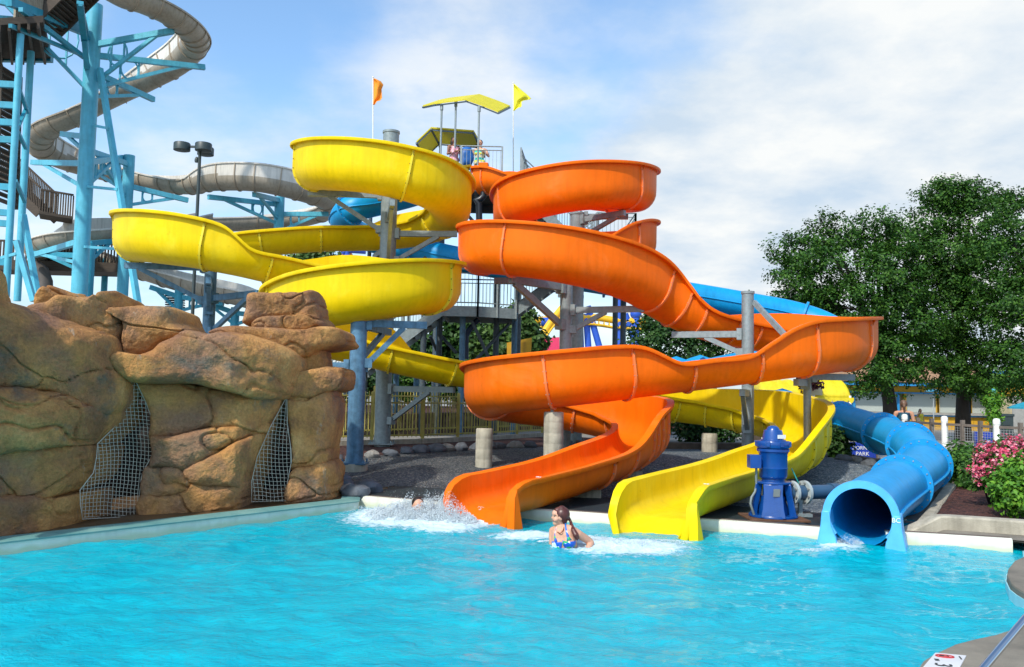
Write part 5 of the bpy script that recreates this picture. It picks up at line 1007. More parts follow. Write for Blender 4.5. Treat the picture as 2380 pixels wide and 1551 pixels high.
def leaves(name, clumps, n_total, size, m, parent=None, seed=1, fold=True, droop=0.0, loc=None, shell=.55, sub=None, aspect=1.35, boughs=0, bough_r=1.0):
    """clumps: (centre, radius xyz). Leaves sit in twig-sized tufts spread through the outer part of every clump"""
    rng = np.random.default_rng(seed); c = np.array([list(q[0]) for q in clumps]); r = np.array([q[1] if hasattr(q[1], '__len__') else (q[1],) * 3 for q in clumps], float)
    w = (r[:, 0] * r[:, 1] * r[:, 2]) ** (2 / 3); w /= w.sum(); tuft = 11; nt_ = max(1, n_total // tuft)
    if boughs:                                           # sprays of foliage on the ends of boughs, with gaps between them
        nb_ = boughs; ib = rng.choice(len(c), nb_, p=w); db = rng.normal(size=(nb_, 3)); db /= np.linalg.norm(db, axis=1)[:, None]; cb = c[ib] + db * r[ib] * (shell + (1.02 - shell) * rng.random(nb_) ** .6)[:, None]; rb = rng.uniform(.32, .85, nb_) * bough_r
        wb = rb ** 2 / (rb ** 2).sum(); j = rng.choice(nb_, nt_, p=wb); q = rng.normal(size=(nt_, 3)); q /= np.linalg.norm(q, axis=1)[:, None]; q *= (rng.random(nt_) ** .4)[:, None]; tc_ = cb[j] + q * rb[j][:, None] * np.array([1, 1, .5]); tc_[:, 2] -= .18 * (q[:, 0] ** 2 + q[:, 1] ** 2) * rb[j]; d = db[j] * .6 + q * .4
    else:
        i = rng.choice(len(c), nt_, p=w); d = rng.normal(size=(nt_, 3)); d /= np.linalg.norm(d, axis=1)[:, None]
        rad = shell + (1.06 - shell) * rng.random(nt_) ** .55; tc_ = c[i] + d * r[i] * rad[:, None]
    sr = (sub or size * 1.9)
    p = np.repeat(tc_, tuft, 0) + rng.normal(size=(nt_ * tuft, 3)) * sr * .55; nn = len(p); dd = np.repeat(d, tuft, 0)
    nrm = dd * .9 + rng.normal(size=(nn, 3)) * .42 + np.array([0, 0, .55]); nrm /= np.linalg.norm(nrm, axis=1)[:, None]
    ax = np.cross(nrm, rng.normal(size=(nn, 3))); ax[:, 2] -= droop; ax -= nrm * (ax * nrm).sum(1)[:, None]; ax /= np.linalg.norm(ax, axis=1)[:, None] + 1e-9; bx = np.cross(nrm, ax)
    s_ = size * (.6 + .7 * rng.random(nn))[:, None]; a2 = ax * s_ * aspect * .5; b2 = bx * s_ * .5; up = nrm * s_ * .16
    vs = np.stack([p - a2, p + b2 * .95 + up - a2 * .1, p + a2, p - b2 * .95 + up - a2 * .1], 1).reshape(-1, 3); q = np.arange(nn)[:, None] * 4
    fs = np.concatenate([q + np.array([[0, 1, 2]]), q + np.array([[0, 2, 3]])], 1).reshape(-1, 3)
    off = np.array(wloc(parent)) if parent else (np.array(loc) if loc is not None else np.zeros(3))
    me = np_mesh(name, vs - off, fs, m, smooth=False); o = bpy.data.objects.new(name, me); COL.objects.link(o)
    if parent: o.parent = parent
    elif loc is not None: o.location = loc
    return o
def tree(label, base, circles, Y, n, size, m, trunk_r=.25, limbs=(), seed=1, depth=.9, droop=0, group=None, name='tree', top=None, shell=.5, zr=.85, boughs=0, bough_r=1.0):
    """circles: (column, row, radius in the picture, set-back) of the crown's masses"""
    root = empty(name, base, label, 'tree', group); k = Y / FPX; cl = []
    for q in circles:
        u, v, rp = q[:3]; dy = q[3] if len(q) > 3 else 0; cl.append((P(u, v, Y + dy), (rp * k, rp * k * depth, rp * k * zr)))
    leaves('crown', cl, n, size, m, root, seed, droop=droop, shell=shell, boughs=boughs, bough_r=bough_r)
    cen = sum((Vector(c[0]) for c in cl), Vector((0, 0, 0))) / len(cl); top = Vector(top) if top else Vector((base.x * .6 + cen.x * .4, base.y, cen.z))
    mb = MB(); pts = [base - Vector((0, 0, .3)), base.lerp(top, .25) + Vector((.06, 0, 0)), base.lerp(top, .55), base.lerp(top, .8) + Vector((-.05, 0, 0)), top]; mb.tube(pts, [trunk_r * 1.35, trunk_r, trunk_r * .85, trunk_r * .6, trunk_r * .3], 12)
    rng = random.Random(seed)
    for c in cl[::2]:
        s_ = base.lerp(top, rng.uniform(.35, .8)); e_ = Vector(c[0]); mid = s_.lerp(e_, .5) + Vector((0, 0, .25)); mb.tube([s_, mid, e_], [trunk_r * .42, trunk_r * .28, trunk_r * .1], 7)
    for a in limbs: mb.tube([Vector(p) for p in a[0]], list(a[1]), 9)
    mb.build('trunk', M['bark'], root, smooth=180); return root
def TB(u, Y, z=.13): return E(u, Y, z)
tree('big maple tree with its trunk between the shutters and the woman by the fence', TB(2076, 36), [(1850, 640, 52, -.5), (1836, 585, 36), (1905, 545, 50), (1905, 640, 75, -1), (1960, 715, 95, -1.2), (1985, 600, 75), (2035, 545, 55), (2060, 640, 95, -1), (2090, 740, 100, -.8), (1880, 715, 55), (2040, 800, 85, -1), (2110, 830, 70, -1), (2120, 560, 80, .5), (1975, 800, 70, .5), (2030, 880, 42, -1.5), (2075, 870, 55, -.6), (1905, 505, 26), (2015, 500, 30), (1825, 660, 34, .4), (1990, 905, 18, -1.2), (2060, 515, 34), (1870, 600, 50), (1850, 690, 40), (1940, 560, 50), (1920, 690, 70)], 36, 60000, .09, M['maple'], .27, seed=11, boughs=520, shell=.4)
tree('big maple tree with a forked trunk in front of the shuttered stand', TB(2238, 37), [(2160, 520, 70, .6), (2180, 460, 44), (2230, 470, 55), (2270, 540, 90), (2200, 600, 100, -.8), (2290, 640, 105, -1), (2210, 710, 100, -1.2), (2300, 760, 95, -.8), (2180, 800, 75, -.6), (2250, 840, 80, -1), (2310, 850, 60, -.6), (2285, 470, 52), (2160, 690, 80), (2200, 880, 40, -1.2), (2275, 890, 36, -1), (2215, 440, 34), (2260, 445, 34), (2300, 450, 34), (2160, 455, 30), (2190, 430, 22)], 37, 60000, .09, M['maple'], .27, boughs=520, shell=.4, limbs=[([TB(2240, 37, 1.7), P(2268, 890, 36.8), P(2310, 850, 36.6), P(2330, 810, 36.5)], (.17, .14, .11, .06)), ([TB(2236, 37, 1.9), P(2215, 880, 37), P(2190, 840, 37.2)], (.15, .12, .06))], seed=12)
tree('big maple tree filling the right edge of the view', TB(2440, 34), [(2340, 490, 56), (2375, 460, 34), (2425, 520, 90), (2360, 580, 90, -.8), (2430, 620, 120), (2350, 700, 85, -1), (2400, 760, 100, -1), (2360, 830, 75, -.8), (2420, 860, 80), (2345, 880, 45, -1.2), (2500, 700, 120), (2390, 910, 30, -.8)], 34, 40000, .088, M['maple'], .28, seed=13, boughs=330, shell=.45)
tree('round dark leafy tree behind the orange slide and the coaster columns', TB(1660, 58), [(1515, 775, 40), (1530, 745, 26), (1560, 790, 55), (1620, 770, 50), (1600, 815, 50), (1680, 800, 60), (1740, 780, 55), (1800, 800, 60), (1500, 810, 30), (1650, 740, 50), (1720, 730, 50)], 58, 15000, .18, M['dark_leaf'], .3, seed=14, boughs=160, bough_r=1.6)
tree('feathery cedar tree behind the tower landing and the gold panel', TB(1195, 38), [(1205, 740, 26), (1215, 770, 38), (1180, 770, 40), (1235, 800, 30), (1200, 810, 45), (1150, 800, 44), (1160, 760, 32), (1225, 735, 15), (1256, 795, 14), (1120, 815, 34)], 38, 7000, .2, M['cedar'], .2, seed=15, droop=.9)
tree('dark green tree under the tower stairs behind the yellow slide', TB(1060, 41), [(1040, 770, 30), (1080, 790, 38), (1100, 760, 34), (1050, 820, 40), (1000, 810, 36), (960, 830, 40), (1110, 820, 32), (905, 850, 36)], 41, 6000, .22, M['dark_leaf'], .2, seed=16)
tree('distant bushy tree peeping between the two upper yellow flumes', TB(735, 62), [(700, 600, 24), (735, 595, 24), (765, 602, 26), (720, 640, 40), (770, 650, 40), (745, 585, 12)], 62, 2600, .28, M['cedar'], .25, seed=17)
tree('small dark red leaved tree in front of the yellow awnings', TB(1881, 29), [(1872, 886, 13), (1890, 882, 13), (1880, 874, 12), (1896, 892, 9), (1866, 880, 8)], 29, 1100, .09, M['plum'], .06, seed=18, shell=.2)
tree('distant trees top seen low between coaster and stand, pale green', TB(1960, 75), [(1935, 880, 22), (1975, 870, 26), (2010, 880, 24)], 75, 1200, .3, M['lime_leaf'], .2, seed=19)
def shrub(label, cl, n, size, m, seed, cat='shrub', name='shrub', extra=None, droop=0):
    b = Vector(cl[0][0]); b.z = H(b.x, b.y); root = empty(name, b, label, cat); leaves('foliage', cl, n, size, m, root, seed, shell=.35, droop=droop)
    mb = MB()
    for c in cl: mb.tube([b, b.lerp(Vector(c[0]), .5) + Vector((.03, .02, .05)), Vector(c[0])], [.018, .013, .006], 5)
    mb.build('stems', M['bark'], root, smooth=180)
    if extra: leaves('flowers', extra[0], extra[1], extra[2], extra[3], root, seed + 50, shell=.92, aspect=1.0, sub=.045)
    return root
shrub('clipped green hedge along the mesh fence behind the roses', [(P(u, v, Y), (.42, .42, .36)) for u, v, Y in ((2215, 1076, 15.6), (2250, 1082, 15.2), (2285, 1084, 15), (2325, 1086, 14.8), (2365, 1086, 14.6), (2225, 1092, 15.2), (2265, 1096, 15), (2400, 1086, 14.4))], 6500, .06, M['hedge'], 31, 'hedge', 'hedge')
rc = [(P(u, v, Y), r_) for u, v, Y, r_ in ((2300, 1070, 13.2, .22), (2336, 1064, 13, .26), (2368, 1068, 12.8, .28), (2285, 1092, 13, .18), (2325, 1100, 12.8, .28), (2268, 1112, 12.9, .13), (2350, 1110, 12.6, .3), (2395, 1075, 12.6, .26))]
shrub('rose bush covered in pink and red flowers in the planter', rc, 2600, .06, M['hedge'], 32, 'rose bush', 'rose_bush', ([(P(u, v, Y - .1), r_) for u, v, Y, r_ in ((2300, 1062, 13.1, .2), (2335, 1050, 12.9, .22), (2364, 1058, 12.7, .24), (2318, 1078, 12.7, .2), (2284, 1084, 12.9, .16), (2262, 1104, 12.8, .10), (2290, 1112, 12.7, .12), (2390, 1060, 12.5, .24), (2340, 1085, 12.5, .18))], 2600, .042, M['rose']))
shrub('bright light green bush at the planter front', [(P(u, v, Y), r_) for u, v, Y, r_ in ((2350, 1120, 11.9, .25), (2380, 1110, 11.8, .28), (2335, 1140, 11.7, .22), (2370, 1150, 11.6, .26), (2410, 1140, 11.6, .3), (2355, 1095, 11.9, .14))], 5200, .05, M['lime_leaf'], 33)
shrub('dark green shrub behind the right bend of the yellow slide', [(P(u, v, Y), r_) for u, v, Y, r_ in ((1915, 1030, 20, .42), (1940, 1035, 19.8, .4), (1900, 1045, 19.8, .35), (1955, 1020, 20, .25), (1930, 1010, 20.2, .3))], 4200, .07, M['dark_leaf'], 34)
shrub('low dark shrub under the middle of the yellow slide', [(P(u, v, Y), r_) for u, v, Y, r_ in ((1600, 1000, 24.5, .4), (1640, 1002, 24.5, .42), (1680, 1005, 24.5, .4), (1700, 990, 24.6, .35), (1620, 985, 24.8, .3))], 3000, .08, M['dark_leaf'], 35)
for k_, (lab, pts_, m_, sd_) in enumerate((('dark green bushes on the bank under the tower stairs, leftmost', ((800, 880, 33), (840, 890, 33), (880, 880, 33), (780, 900, 33)), 'dark_leaf', 61), ('bushy green shrub on the bank between the tower columns', ((930, 890, 34), (970, 880, 34), (1010, 890, 34), (950, 905, 34)), 'hedge', 62), ('dark leafy shrub on the bank below the tower landing', ((1060, 880, 34.5), (1100, 890, 34.5), (1080, 905, 34.5), (1040, 900, 34.5)), 'dark_leaf', 63), ('green shrub on the bank beside the cedar foot', ((1150, 880, 35.5), (1190, 890, 35.5), (1230, 885, 35.5), (1210, 900, 35.5)), 'cedar', 64), ('long low shrub behind the short round pier', ((1560, 960, 31), (1600, 955, 31), (1640, 960, 31), (1500, 958, 31)), 'dark_leaf', 65))):
    shrub(lab, [(P(*q), (.75, .7, .62)) for q in pts_], 3200, .11, M[m_], sd_)
hb = shrub('hanging basket of trailing green leaves on the turquoise post', [(P(2309, 928, 30), (.27, .27, .3)), (P(2308, 948, 30), (.24, .24, .38)), (P(2310, 968, 30), (.18, .18, .3))], 1600, .07, M['lime_leaf'], 36, 'hanging plant', 'hanging_basket', droop=.8)

# ================================================================== boundary mesh fence on the right
fp = [(2010, 23.8), (2104, 20.2), (2197, 18.2), (2319, 17.2), (2480, 16.2)]; fb = [E(u, Y, H(*E(u, Y, .2)[:2]) + .04) for u, Y in fp]
fence = empty('mesh_fence', fb[2], 'grey wire mesh fence with thick white rounded posts behind the hedge', 'fence')
for b in fb:
    mb = MB(); mb.lathe(b, [(.062, -.1), (.062, 1.12), (.068, 1.12), (.068, 1.2), (.05, 1.235), (0, 1.245)], 20); mb.build('post', M['white'], fence, smooth=40)
M['wire'] = mat('galvanised_wire', (.42, .43, .42), .5, metal=.3, var=.1); M['fence_wood'] = mat('weathered_fence_timber', (.16, .13, .105), .85, var=.25, scale=4)
for a, b in zip(fb[:-1], fb[1:]):
    mb = MB(); up = Vector((0, 0, 1)); n_ = int((b - a).length / .052)
    for k in range(n_): p = a.lerp(b, (k + .5) / n_); mb.cyl(p + up * .08, p + up * 1.06, .0034, n=4, caps=False)
    for k in range(20): mb.cyl(a + up * (.08 + k * .0515), b + up * (.08 + k * .0515), .0034, n=4, caps=False)
    mb.build('mesh_panel', M['wire'], fence, smooth=0)
    mb = MB(); mb.beam(a + up * 1.07, b + up * 1.07, .05, .05)
    for t in (.36, .7): p = a.lerp(b, t); mb.box(p + up * .55, (.07, .07, 1.25))
    mb.build('rail', M['fence_wood'], fence, smooth=0)
# blue signs
M['sign_blue'] = mat('sign_blue', (.012, .045, .36), .45, var=.06)
def sign(label, u, v, Y, w, h, txts, rot=0):
    c_ = P(u, v, Y); root = empty('blue_sign', c_, label, 'sign'); rm = Matrix.Rotation(rot, 3, 'Z'); mb = MB(); mb.box(c_, (w, .02, h), rm); mb.build('panel', M['sign_blue'], root, smooth=0)
    for txt, dx, dz, s_ in txts: letters(txt, 'lettering', root, c_ + rm @ Vector((dx, -.016, dz)), s_, rm @ Vector((1, 0, 0)), (0, 0, 1), M['white_letter'], font=None)
    return root, c_
sign('blue park sign with white lettering behind a white post low by the fence', 2006, 1049, 22.6, .85, .46, [('DORNEY', -.02, .08, .13), ('PARK', -.02, -.07, .14)], R(-8))
rt, c_ = sign('blue sign with a white square emblem on the mesh fence', 2292, 1028, 17.9, .46, .42, [], R(-8))
mb = MB(); mb.box(c_ + Vector((.0, -.018, -.05)), (.13, .012, .16)); mb.build('emblem', M['white_letter'], rt, smooth=0); mb = MB(); mb.box(c_ + Vector((.0, -.026, -.03)), (.05, .01, .07), Euler((0, .5, 0)).to_matrix()); mb.build('emblem_mark', M['sign_blue'], rt, smooth=0)

# ================================================================== the shuttered stand and other background buildings
M['stand_yellow'] = mat('mustard_painted_boards', (.62, .34, .02), .7, var=.08); M['shutter'] = mat('pale_roller_shutter', (.42, .46, .42), .6, var=.05, bump=.3, bscale=3, stretch=(.1, .1, 14)); M['stand_blue'] = mat('bright_blue_trim', (.02, .25, .55), .5); M['cream'] = mat('cream_wall', (.52, .44, .26), .75, var=.08)
M['shingle'] = mat('brown_shingles', (.30, .17, .09), .85, var=.25, scale=9, bump=.3); M['counter'] = mat('grey_counter', (.32, .31, .28), .6)
YS = 50
def SP(u, z, dy=0): return E(u, YS + dy, z)
stand = empty('food_stand', SP(2140, .13), 'long mustard and blue food stand with pale closed shutters under the maples', 'food stand')
def wallbox(name, u0, u1, z0, z1, dy, d, m, par=stand, sm=0):
    a, b = SP(u0, z0, dy), SP(u1, z1, dy); mb = MB(); mb.box(((a.x + b.x) / 2, YS + dy + d / 2, (z0 + z1) / 2), (b.x - a.x, d, z1 - z0)); return mb.build(name, m, par, smooth=sm)
wallbox('wall', 1945, 2352, .13, 2.75, .3, 5, M['cream'])
wallbox('base_wall', 1950, 2262, .13, .98, 0, .28, M['stand_yellow']); wallbox('base_wall', 2262, 2335, .13, .98, 0, .28, M['stand_yellow'])
wallbox('counter', 1950, 2340, .99, 1.12, -.25, .5, M['counter']); wallbox('counter_trim', 1950, 2340, .90, .985, -.12, .11, M['stand_blue'])
for u0, u1 in ((1988, 2085), (2107, 2176), (2183, 2252), (2259, 2328)):
    o = wallbox('shutter', u0, u1, 1.13, 2.2, .1, .18, M['shutter'])
    for uu in (u0 - 3, u1 + 3): mb = MB(); a = SP(uu, 1.12, .02); mb.box((a.x, YS + .1, 1.67), (.12, .26, 1.1)); mb.build('shutter_frame', M['stand_yellow'] if u0 > 2100 else M['stand_blue'], o, smooth=0)
wallbox('fascia', 1950, 2345, 2.28, 2.62, -.1, .38, M['stand_yellow']); wallbox('lintel', 1975, 2345, 2.2, 2.275, -.16, .45, M['stand_blue']); wallbox('eave', 1958, 2355, 2.63, 2.82, -.9, 1.3, M['stand_blue'])
mb = MB(); a, b = SP(1940, 2.84, -1.0), SP(2360, 2.84, -1.0); mb.add([a, b, b + Vector((-1.5, 3.6, 1.55)), a + Vector((1.2, 3.6, 1.55)), a + Vector((0, 7, 0)), b + Vector((0, 7, 0))], [(0, 1, 2, 3), (3, 2, 5, 4), (0, 3, 4), (1, 5, 2), (0, 4, 5, 1)]); mb.build('roof', M['shingle'], stand, smooth=0, recalc=True)
shed = empty('yellow_kiosk', E(2385, 47, .13), 'yellow boarded kiosk at the right edge behind the turquoise post', 'kiosk'); mb = MB(); a, b = E(2350, 47, .13), E(2470, 47, .13); mb.box(((a.x + b.x) / 2, 48, 1.12), (b.x - a.x, 2, 2.0)); mb.build('lower_wall', M['cream'], shed, smooth=0)
mb = MB(); mb.box(((a.x + b.x) / 2, 48, 2.72), (b.x - a.x + .1, 2.1, 1.2)); mb.build('upper_wall', M['stand_yellow'], shed, smooth=0); mb = MB(); mb.box(((a.x + b.x) / 2, 48, 3.42), (b.x - a.x + .8, 2.8, .2)); mb.build('roof', M['stand_blue'], shed, smooth=0)
mb = MB(); c0 = E(2372, 46.95, 1.2); mb.box((c0.x, 46.96, 1.15), (.9, .06, 2.0)); mb.build('door', M['counter'], shed, smooth=0)
tp = E(2312, 31, .13); mb = MB(); mb.cyl(tp, tp + Vector((0, 0, 2.12)), .06, n=14); mb.beam(tp + Vector((0, 0, 2.1)), P(2309, 918, 30), .03, .03); tag(mb.build('turquoise_post', M['cyan_steel'], smooth=40, loc=tp), 'slim turquoise post holding the hanging basket', 'post')
bn = E(2328, 33, .13); mb = MB(); mb.box(bn + Vector((0, 0, .55)), (.6, .6, 1.1)); mb.box(bn + Vector((0, 0, 1.15)), (.66, .66, .1)); mb.box(bn + Vector((0, -.31, .85)), (.36, .02, .16)); tag(mb.build('litter_bin', M['lamp_dark'], smooth=0, bevel=.03, loc=bn), 'dark square litter bin beside the turquoise post', 'bin')
def umbrella(label, u, v, Y, r, m, zb=.13, shut=False):
    t_ = P(u, v, Y); root = empty('parasol', (t_.x, t_.y, zb), label, 'umbrella'); mb = MB(); mb.cyl((t_.x, t_.y, zb), t_, .025, n=8); mb.build('pole', M['white'], root, smooth=40)
    mb = MB(); mb.lathe(t_, [(r, -.32 * r), (r * 1.0, -.25 * r), (r * .55, -.08 * r), (0, .1 * r)], 8); mb.build('canopy', m, root, smooth=0); return root
umbrella('small turquoise parasol between the maple trunks', 2169, 905, 44, .42, M['cyan_steel']); umbrella('dark teal parasol edge at the far right by the kiosk', 2392, 936, 30, .7, M['cyan_dark'])
umbrella('blue parasol top showing over the orange slide, nearer the yellow tent', 1572, 832, 52, 1.0, M['blue']); umbrella('blue parasol top showing over the orange slide, beside the pole side', 1628, 829, 52, 1.05, M['blue']); umbrella('blue parasol top low in front of the left awning', 1818, 906, 26, .45, M['blue'])
# scalloped yellow awnings
M['awn'] = mat('yellow_vinyl_awning', (.74, .58, .01), .45, var=.1, scale=2, streak=.15)
def awning(label, u0, u1, v0, v1, Y, plate=False):
    a, b = P(u0, v1, Y), P(u1, v1, Y); zt = P(u0, v0, Y).z; w = b.x - a.x; root = empty('awning', ((a.x + b.x) / 2, Y, .13), label, 'awning'); n = 28; pr = []
    hgt = zt - a.z
    for k in range(9): t = k / 8 * math.pi / 2; pr.append((-math.cos(t) * 1.1, hgt * math.sin(t)))     # barrel cross-section
    for k in range(1, 9): t = math.pi / 2 + k / 8 * math.pi / 2; pr.append((-math.cos(t) * 1.1, hgt * math.sin(t)))
    vs = []; m_ = len(pr)
    for i in range(n + 1):
        s_ = i / n; e_ = min(1, (min(s_, 1 - s_)) * 7); kk = math.sqrt(max(0, 1 - (1 - e_) ** 2)) * .96 + .04
        for y, z in pr: vs.append((a.x + w * s_, Y + 1.1 + y * (.6 + .4 * kk), a.z + z * kk * (1 + .03 * math.sin(s_ * 25))))
    fs = [(i * m_ + k, (i + 1) * m_ + k, (i + 1) * m_ + k + 1, i * m_ + k + 1) for i in range(n) for k in range(m_ - 1)]
    mb = MB(); mb.add(vs, fs); o = mb.build('cover', M['awn'], root, smooth=60); so = o.modifiers.new('thickness', 'SOLIDIFY'); so.thickness = .02
    mb = MB(); ns = 8
    for y in (Y, Y + 2.2):
        pts = [(a.x, y, a.z + .03), (a.x + w, y, a.z + .03)]; low = []
        for k in range(ns * 6 + 1): s_ = k / (ns * 6); low.append((a.x + w * (1 - s_), y, a.z - .06 - .10 * abs(math.sin(s_ * ns * math.pi))))
        mb.extrude(pts + low, (0, .02, 0))
    mb.build('valance', M['awn'], root, smooth=0)
    for x in (a.x + .12, b.x - .12):
        for y in (Y + .05, Y + 2.1): mb = MB(); mb.cyl((x, y, .13), (x, y, a.z + .1), .05, n=10); mb.build('post', M['white'], root, smooth=40)
    if plate: mb = MB(); c_ = P(u0 + 8, (v0 + v1) / 2 + 8, Y - .05); mb.box(c_, (.55, .05, .28)); mb.build('plate', M['cream'], root, smooth=0)
    mb = MB(); mb.box((a.x + w / 2, Y + 2.4, (a.z + .1) / 2), (w * .9, .2, a.z - .1)); mb.build('back_panel', M['wood_dark'], root, smooth=0)
awning('left scalloped yellow awning partly behind the yellow slide and red tree', 1766, 1872, 880, 922, 30); awning('right scalloped yellow awning with a small plate beside the blue tube', 1884, 1985, 877, 925, 29.5, True)
# far things over the slides
tent = empty('yellow_tent', P(1535, 840, 52), 'peaked yellow tent roof showing just over the orange slide', 'tent'); mb = MB(); c_ = P(1535, 823, 52); mb.add([c_, c_ + Vector((-1.3, -1, -.75)), c_ + Vector((1.3, -1, -.75)), c_ + Vector((1.3, 1.2, -.75)), c_ + Vector((-1.3, 1.2, -.75))], [(0, 1, 2), (0, 2, 3), (0, 3, 4), (0, 4, 1), (1, 4, 3, 2)]); mb.build('tent_roof', M['canopy'], tent, smooth=0)
mb = MB()
for sx in (-1.2, 1.2):
    for sy in (-.9, 1.1): mb.cyl((c_.x + sx, c_.y + sy, .13), (c_.x + sx, c_.y + sy, c_.z - .7), .04, n=8)
mb.build('tent_legs', M['white'], tent, smooth=40)
pn = empty('gold_panel', P(1206, 830, 34), 'flat gold coloured panel board beside the cedar', 'panel'); mb = MB(); mb.extrude([P(1178, 832, 34), P(1178, 797, 34), P(1236, 785, 34), P(1234, 832, 34)], (0, .12, 0)); mb.build('board', mat('gold_panel_paint', (.50, .26, .01), .5), pn, smooth=0, recalc=True); mb = MB(); mb.extrude([P(1216, 832, 33.96), P(1216, 795, 33.96), P(1221, 794, 33.96), P(1221, 832, 33.96)], (0, .05, 0)); mb.build('batten', mat('gold_edge', (.38, .19, .01), .6), pn, smooth=0, recalc=True)
mb = MB(); mb.cyl((P(1185, 832, 34.1).x, 34.1, .1), P(1185, 800, 34.1), .06, n=8); mb.cyl((P(1228, 832, 34.1).x, 34.1, .1), P(1228, 800, 34.1), .06, n=8); mb.build('stand_legs', M['galv_dark'], pn, smooth=40)
hs = empty('red_roofed_house', P(1267, 840, 70), 'low building with a bright red tiled roof behind the orange slide', 'building'); a, b = P(1243, 818, 70), P(1300, 818, 70); mb = MB(); t0, t1 = P(1257, 786, 74), P(1300, 784, 74); mb.add([a, b, t1, t0, a + Vector((0, 8, 0)), b + Vector((0, 8, 0))], [(0, 1, 2, 3), (3, 2, 5, 4), (0, 3, 4), (1, 5, 2), (0, 4, 5, 1)]); mb.build('roof', mat('red_roof_tiles', (.55, .02, .07), .6, var=.2, scale=12), hs, smooth=0, recalc=True); mb = MB(); mb.box(((a.x + b.x) / 2, 74, a.z / 2), (b.x - a.x - .3, 7.4, a.z)); mb.build('wall', M['cream'], hs, smooth=0)
# steel coaster far behind
M['coaster_blue'] = mat('coaster_blue', (.02, .09, .48), .45, var=.06); M['coaster_yellow'] = mat('coaster_yellow', (.75, .42, .01), .45, var=.06)
co = empty('roller_coaster', P(1400, 930, 110), 'far roller coaster with yellow track on slanting blue columns', 'roller coaster')
for a, b, r_ in (((1352, 850), (1344, 690), .5), ((1366, 672), (1404, 845), .42), ((1362, 690), (1370, 845), .42), ((1440, 850), (1440, 690), .42), ((1452, 690), (1478, 800), .45), ((1478, 740), (1452, 850), .5), ((1480, 850), (1478, 730), .5), ((1268, 845), (1268, 756), .42), ((1338, 850), (1338, 735), .4)):
    mb = MB(); mb.cyl(P(a[0], a[1] + 40, 110), P(*b, 110), r_, n=12); mb.ball(P(*b, 110), r_ * 1.5); mb.build('column', M['coaster_blue'], co, smooth=60)
def track(pts, Y0, Y1):
    c = catmull([(*P(u, v, Y0 + (Y1 - Y0) * i / (len(pts) - 1)),) for i, (u, v) in enumerate(pts)], 10); pp = [Vector(q) for q in c]; mb = MB(); mb.tube(pp, .45, 10)
    for o_ in (-.55, .55): mb.tube([p + Vector((0, o_, -.95)) for p in pp], .14, 6)
    for p in pp[::2]: mb.beam(p + Vector((0, -.55, -.95)), p + Vector((0, 0, -.2)), .12, .12); mb.beam(p + Vector((0, .55, -.95)), p + Vector((0, 0, -.2)), .12, .12)
    mb.build('track', M['coaster_yellow'], co, smooth=60)
track([(1215, 752), (1260, 744), (1320, 739), (1380, 738), (1440, 746), (1500, 748)], 110, 110); track([(1250, 800), (1275, 757), (1300, 725), (1330, 690), (1350, 668)], 104, 108)
mb = MB(); c_ = P(1258, 748, 109); mb.cyl(c_, c_ + Vector((1.4, 0, 0)), .55, n=12); mb.build('joint', M['coaster_blue'], co, smooth=40)
c2 = empty('roller_coaster', P(800, 640, 110), 'far scrap of orange and blue coaster track between the yellow flumes', 'roller coaster'); mb = MB(); mb.tube([P(785, 570, 108), P(800, 580, 108), P(812, 600, 108), P(820, 640, 108)], .6, 8); mb.build('track', M['orange_faded'], c2, smooth=60); mb = MB(); mb.tube([P(795, 590, 107), P(806, 579, 107), P(850, 582, 107)], .5, 8); mb.tube([P(806, 579, 107), P(804, 700, 107)], .4, 8); mb.build('column', M['coaster_blue'], c2, smooth=60)
bt = P(1578, 641, 30); mb = MB(); mb.cyl(P(1556, 642, 25.2), P(1583, 640, 25.2), .07, n=10); mb.cyl(P(1558, 642, 25.2), P(1558, 690, 25.2), .05, n=8); tag(mb.build('blue_bar', M['coaster_blue'], smooth=40, loc=P(1558, 690, 25.2)), 'short blue bar lying across the top of the blue tube', 'bar')
# ================================================================== the blue pump
M['pump'] = mat('glossy_cobalt_paint', (.003, .055, .25), .28, var=.12, scale=5, coat=.3, streak=.15); M['rust'] = mat('rusty_plate', (.11, .05, .025), .85, var=.4, scale=8, bump=.3); M['navy_pvc'] = mat('dark_blue_grey_pipe', (.035, .085, .15), .4, var=.15)
pc = E(1797, 11.55, .14); S = .00109                          # metres per pixel of the enlarged view
pump = empty('water_pump', pc, 'cobalt blue vertical pump and motor standing on the dark deck between yellow and blue slides', 'pump'); zp = lambda y: pc.z + (1290 - y) * S + .02
def pl_(prof, name, n=40): mb = MB(); mb.lathe((pc.x, pc.y, 0), [(r_ * S, zp(y)) for r_, y in prof], n); return mb.build(name, M['pump'], pump, smooth=35)
pl_([(0, 195), (35, 197), (62, 212), (78, 240), (80, 247), (105, 249), (112, 270), (124, 340), (128, 362), (150, 366), (152, 378)][::-1], 'motor_cap')
pl_([(152, 379), (198, 381), (205, 392), (203, 440), (196, 462), (180, 470)][::-1], 'motor_head')
pl_([(180, 471), (192, 476), (192, 506), (182, 514), (170, 540), (168, 700), (172, 704), (172, 716), (168, 722), (166, 800), (160, 822), (150, 832), (136, 834), (136, 864)][::-1], 'motor_body')
mb = MB()
for k in range(8): a = 2 * math.pi * (k + .3) / 8; mb.box((pc.x + math.cos(a) * .222, pc.y + math.sin(a) * .222, zp(415)), (.03, .05, .07), Matrix.Rotation(a, 3, 'Z'))
mb.build('lugs', M['pump'], pump, smooth=0, bevel=.006)
pl_([(136, 865), (214, 867), (216, 872), (216, 890), (204, 893)][::-1], 'pedestal_top')
mb = MB()
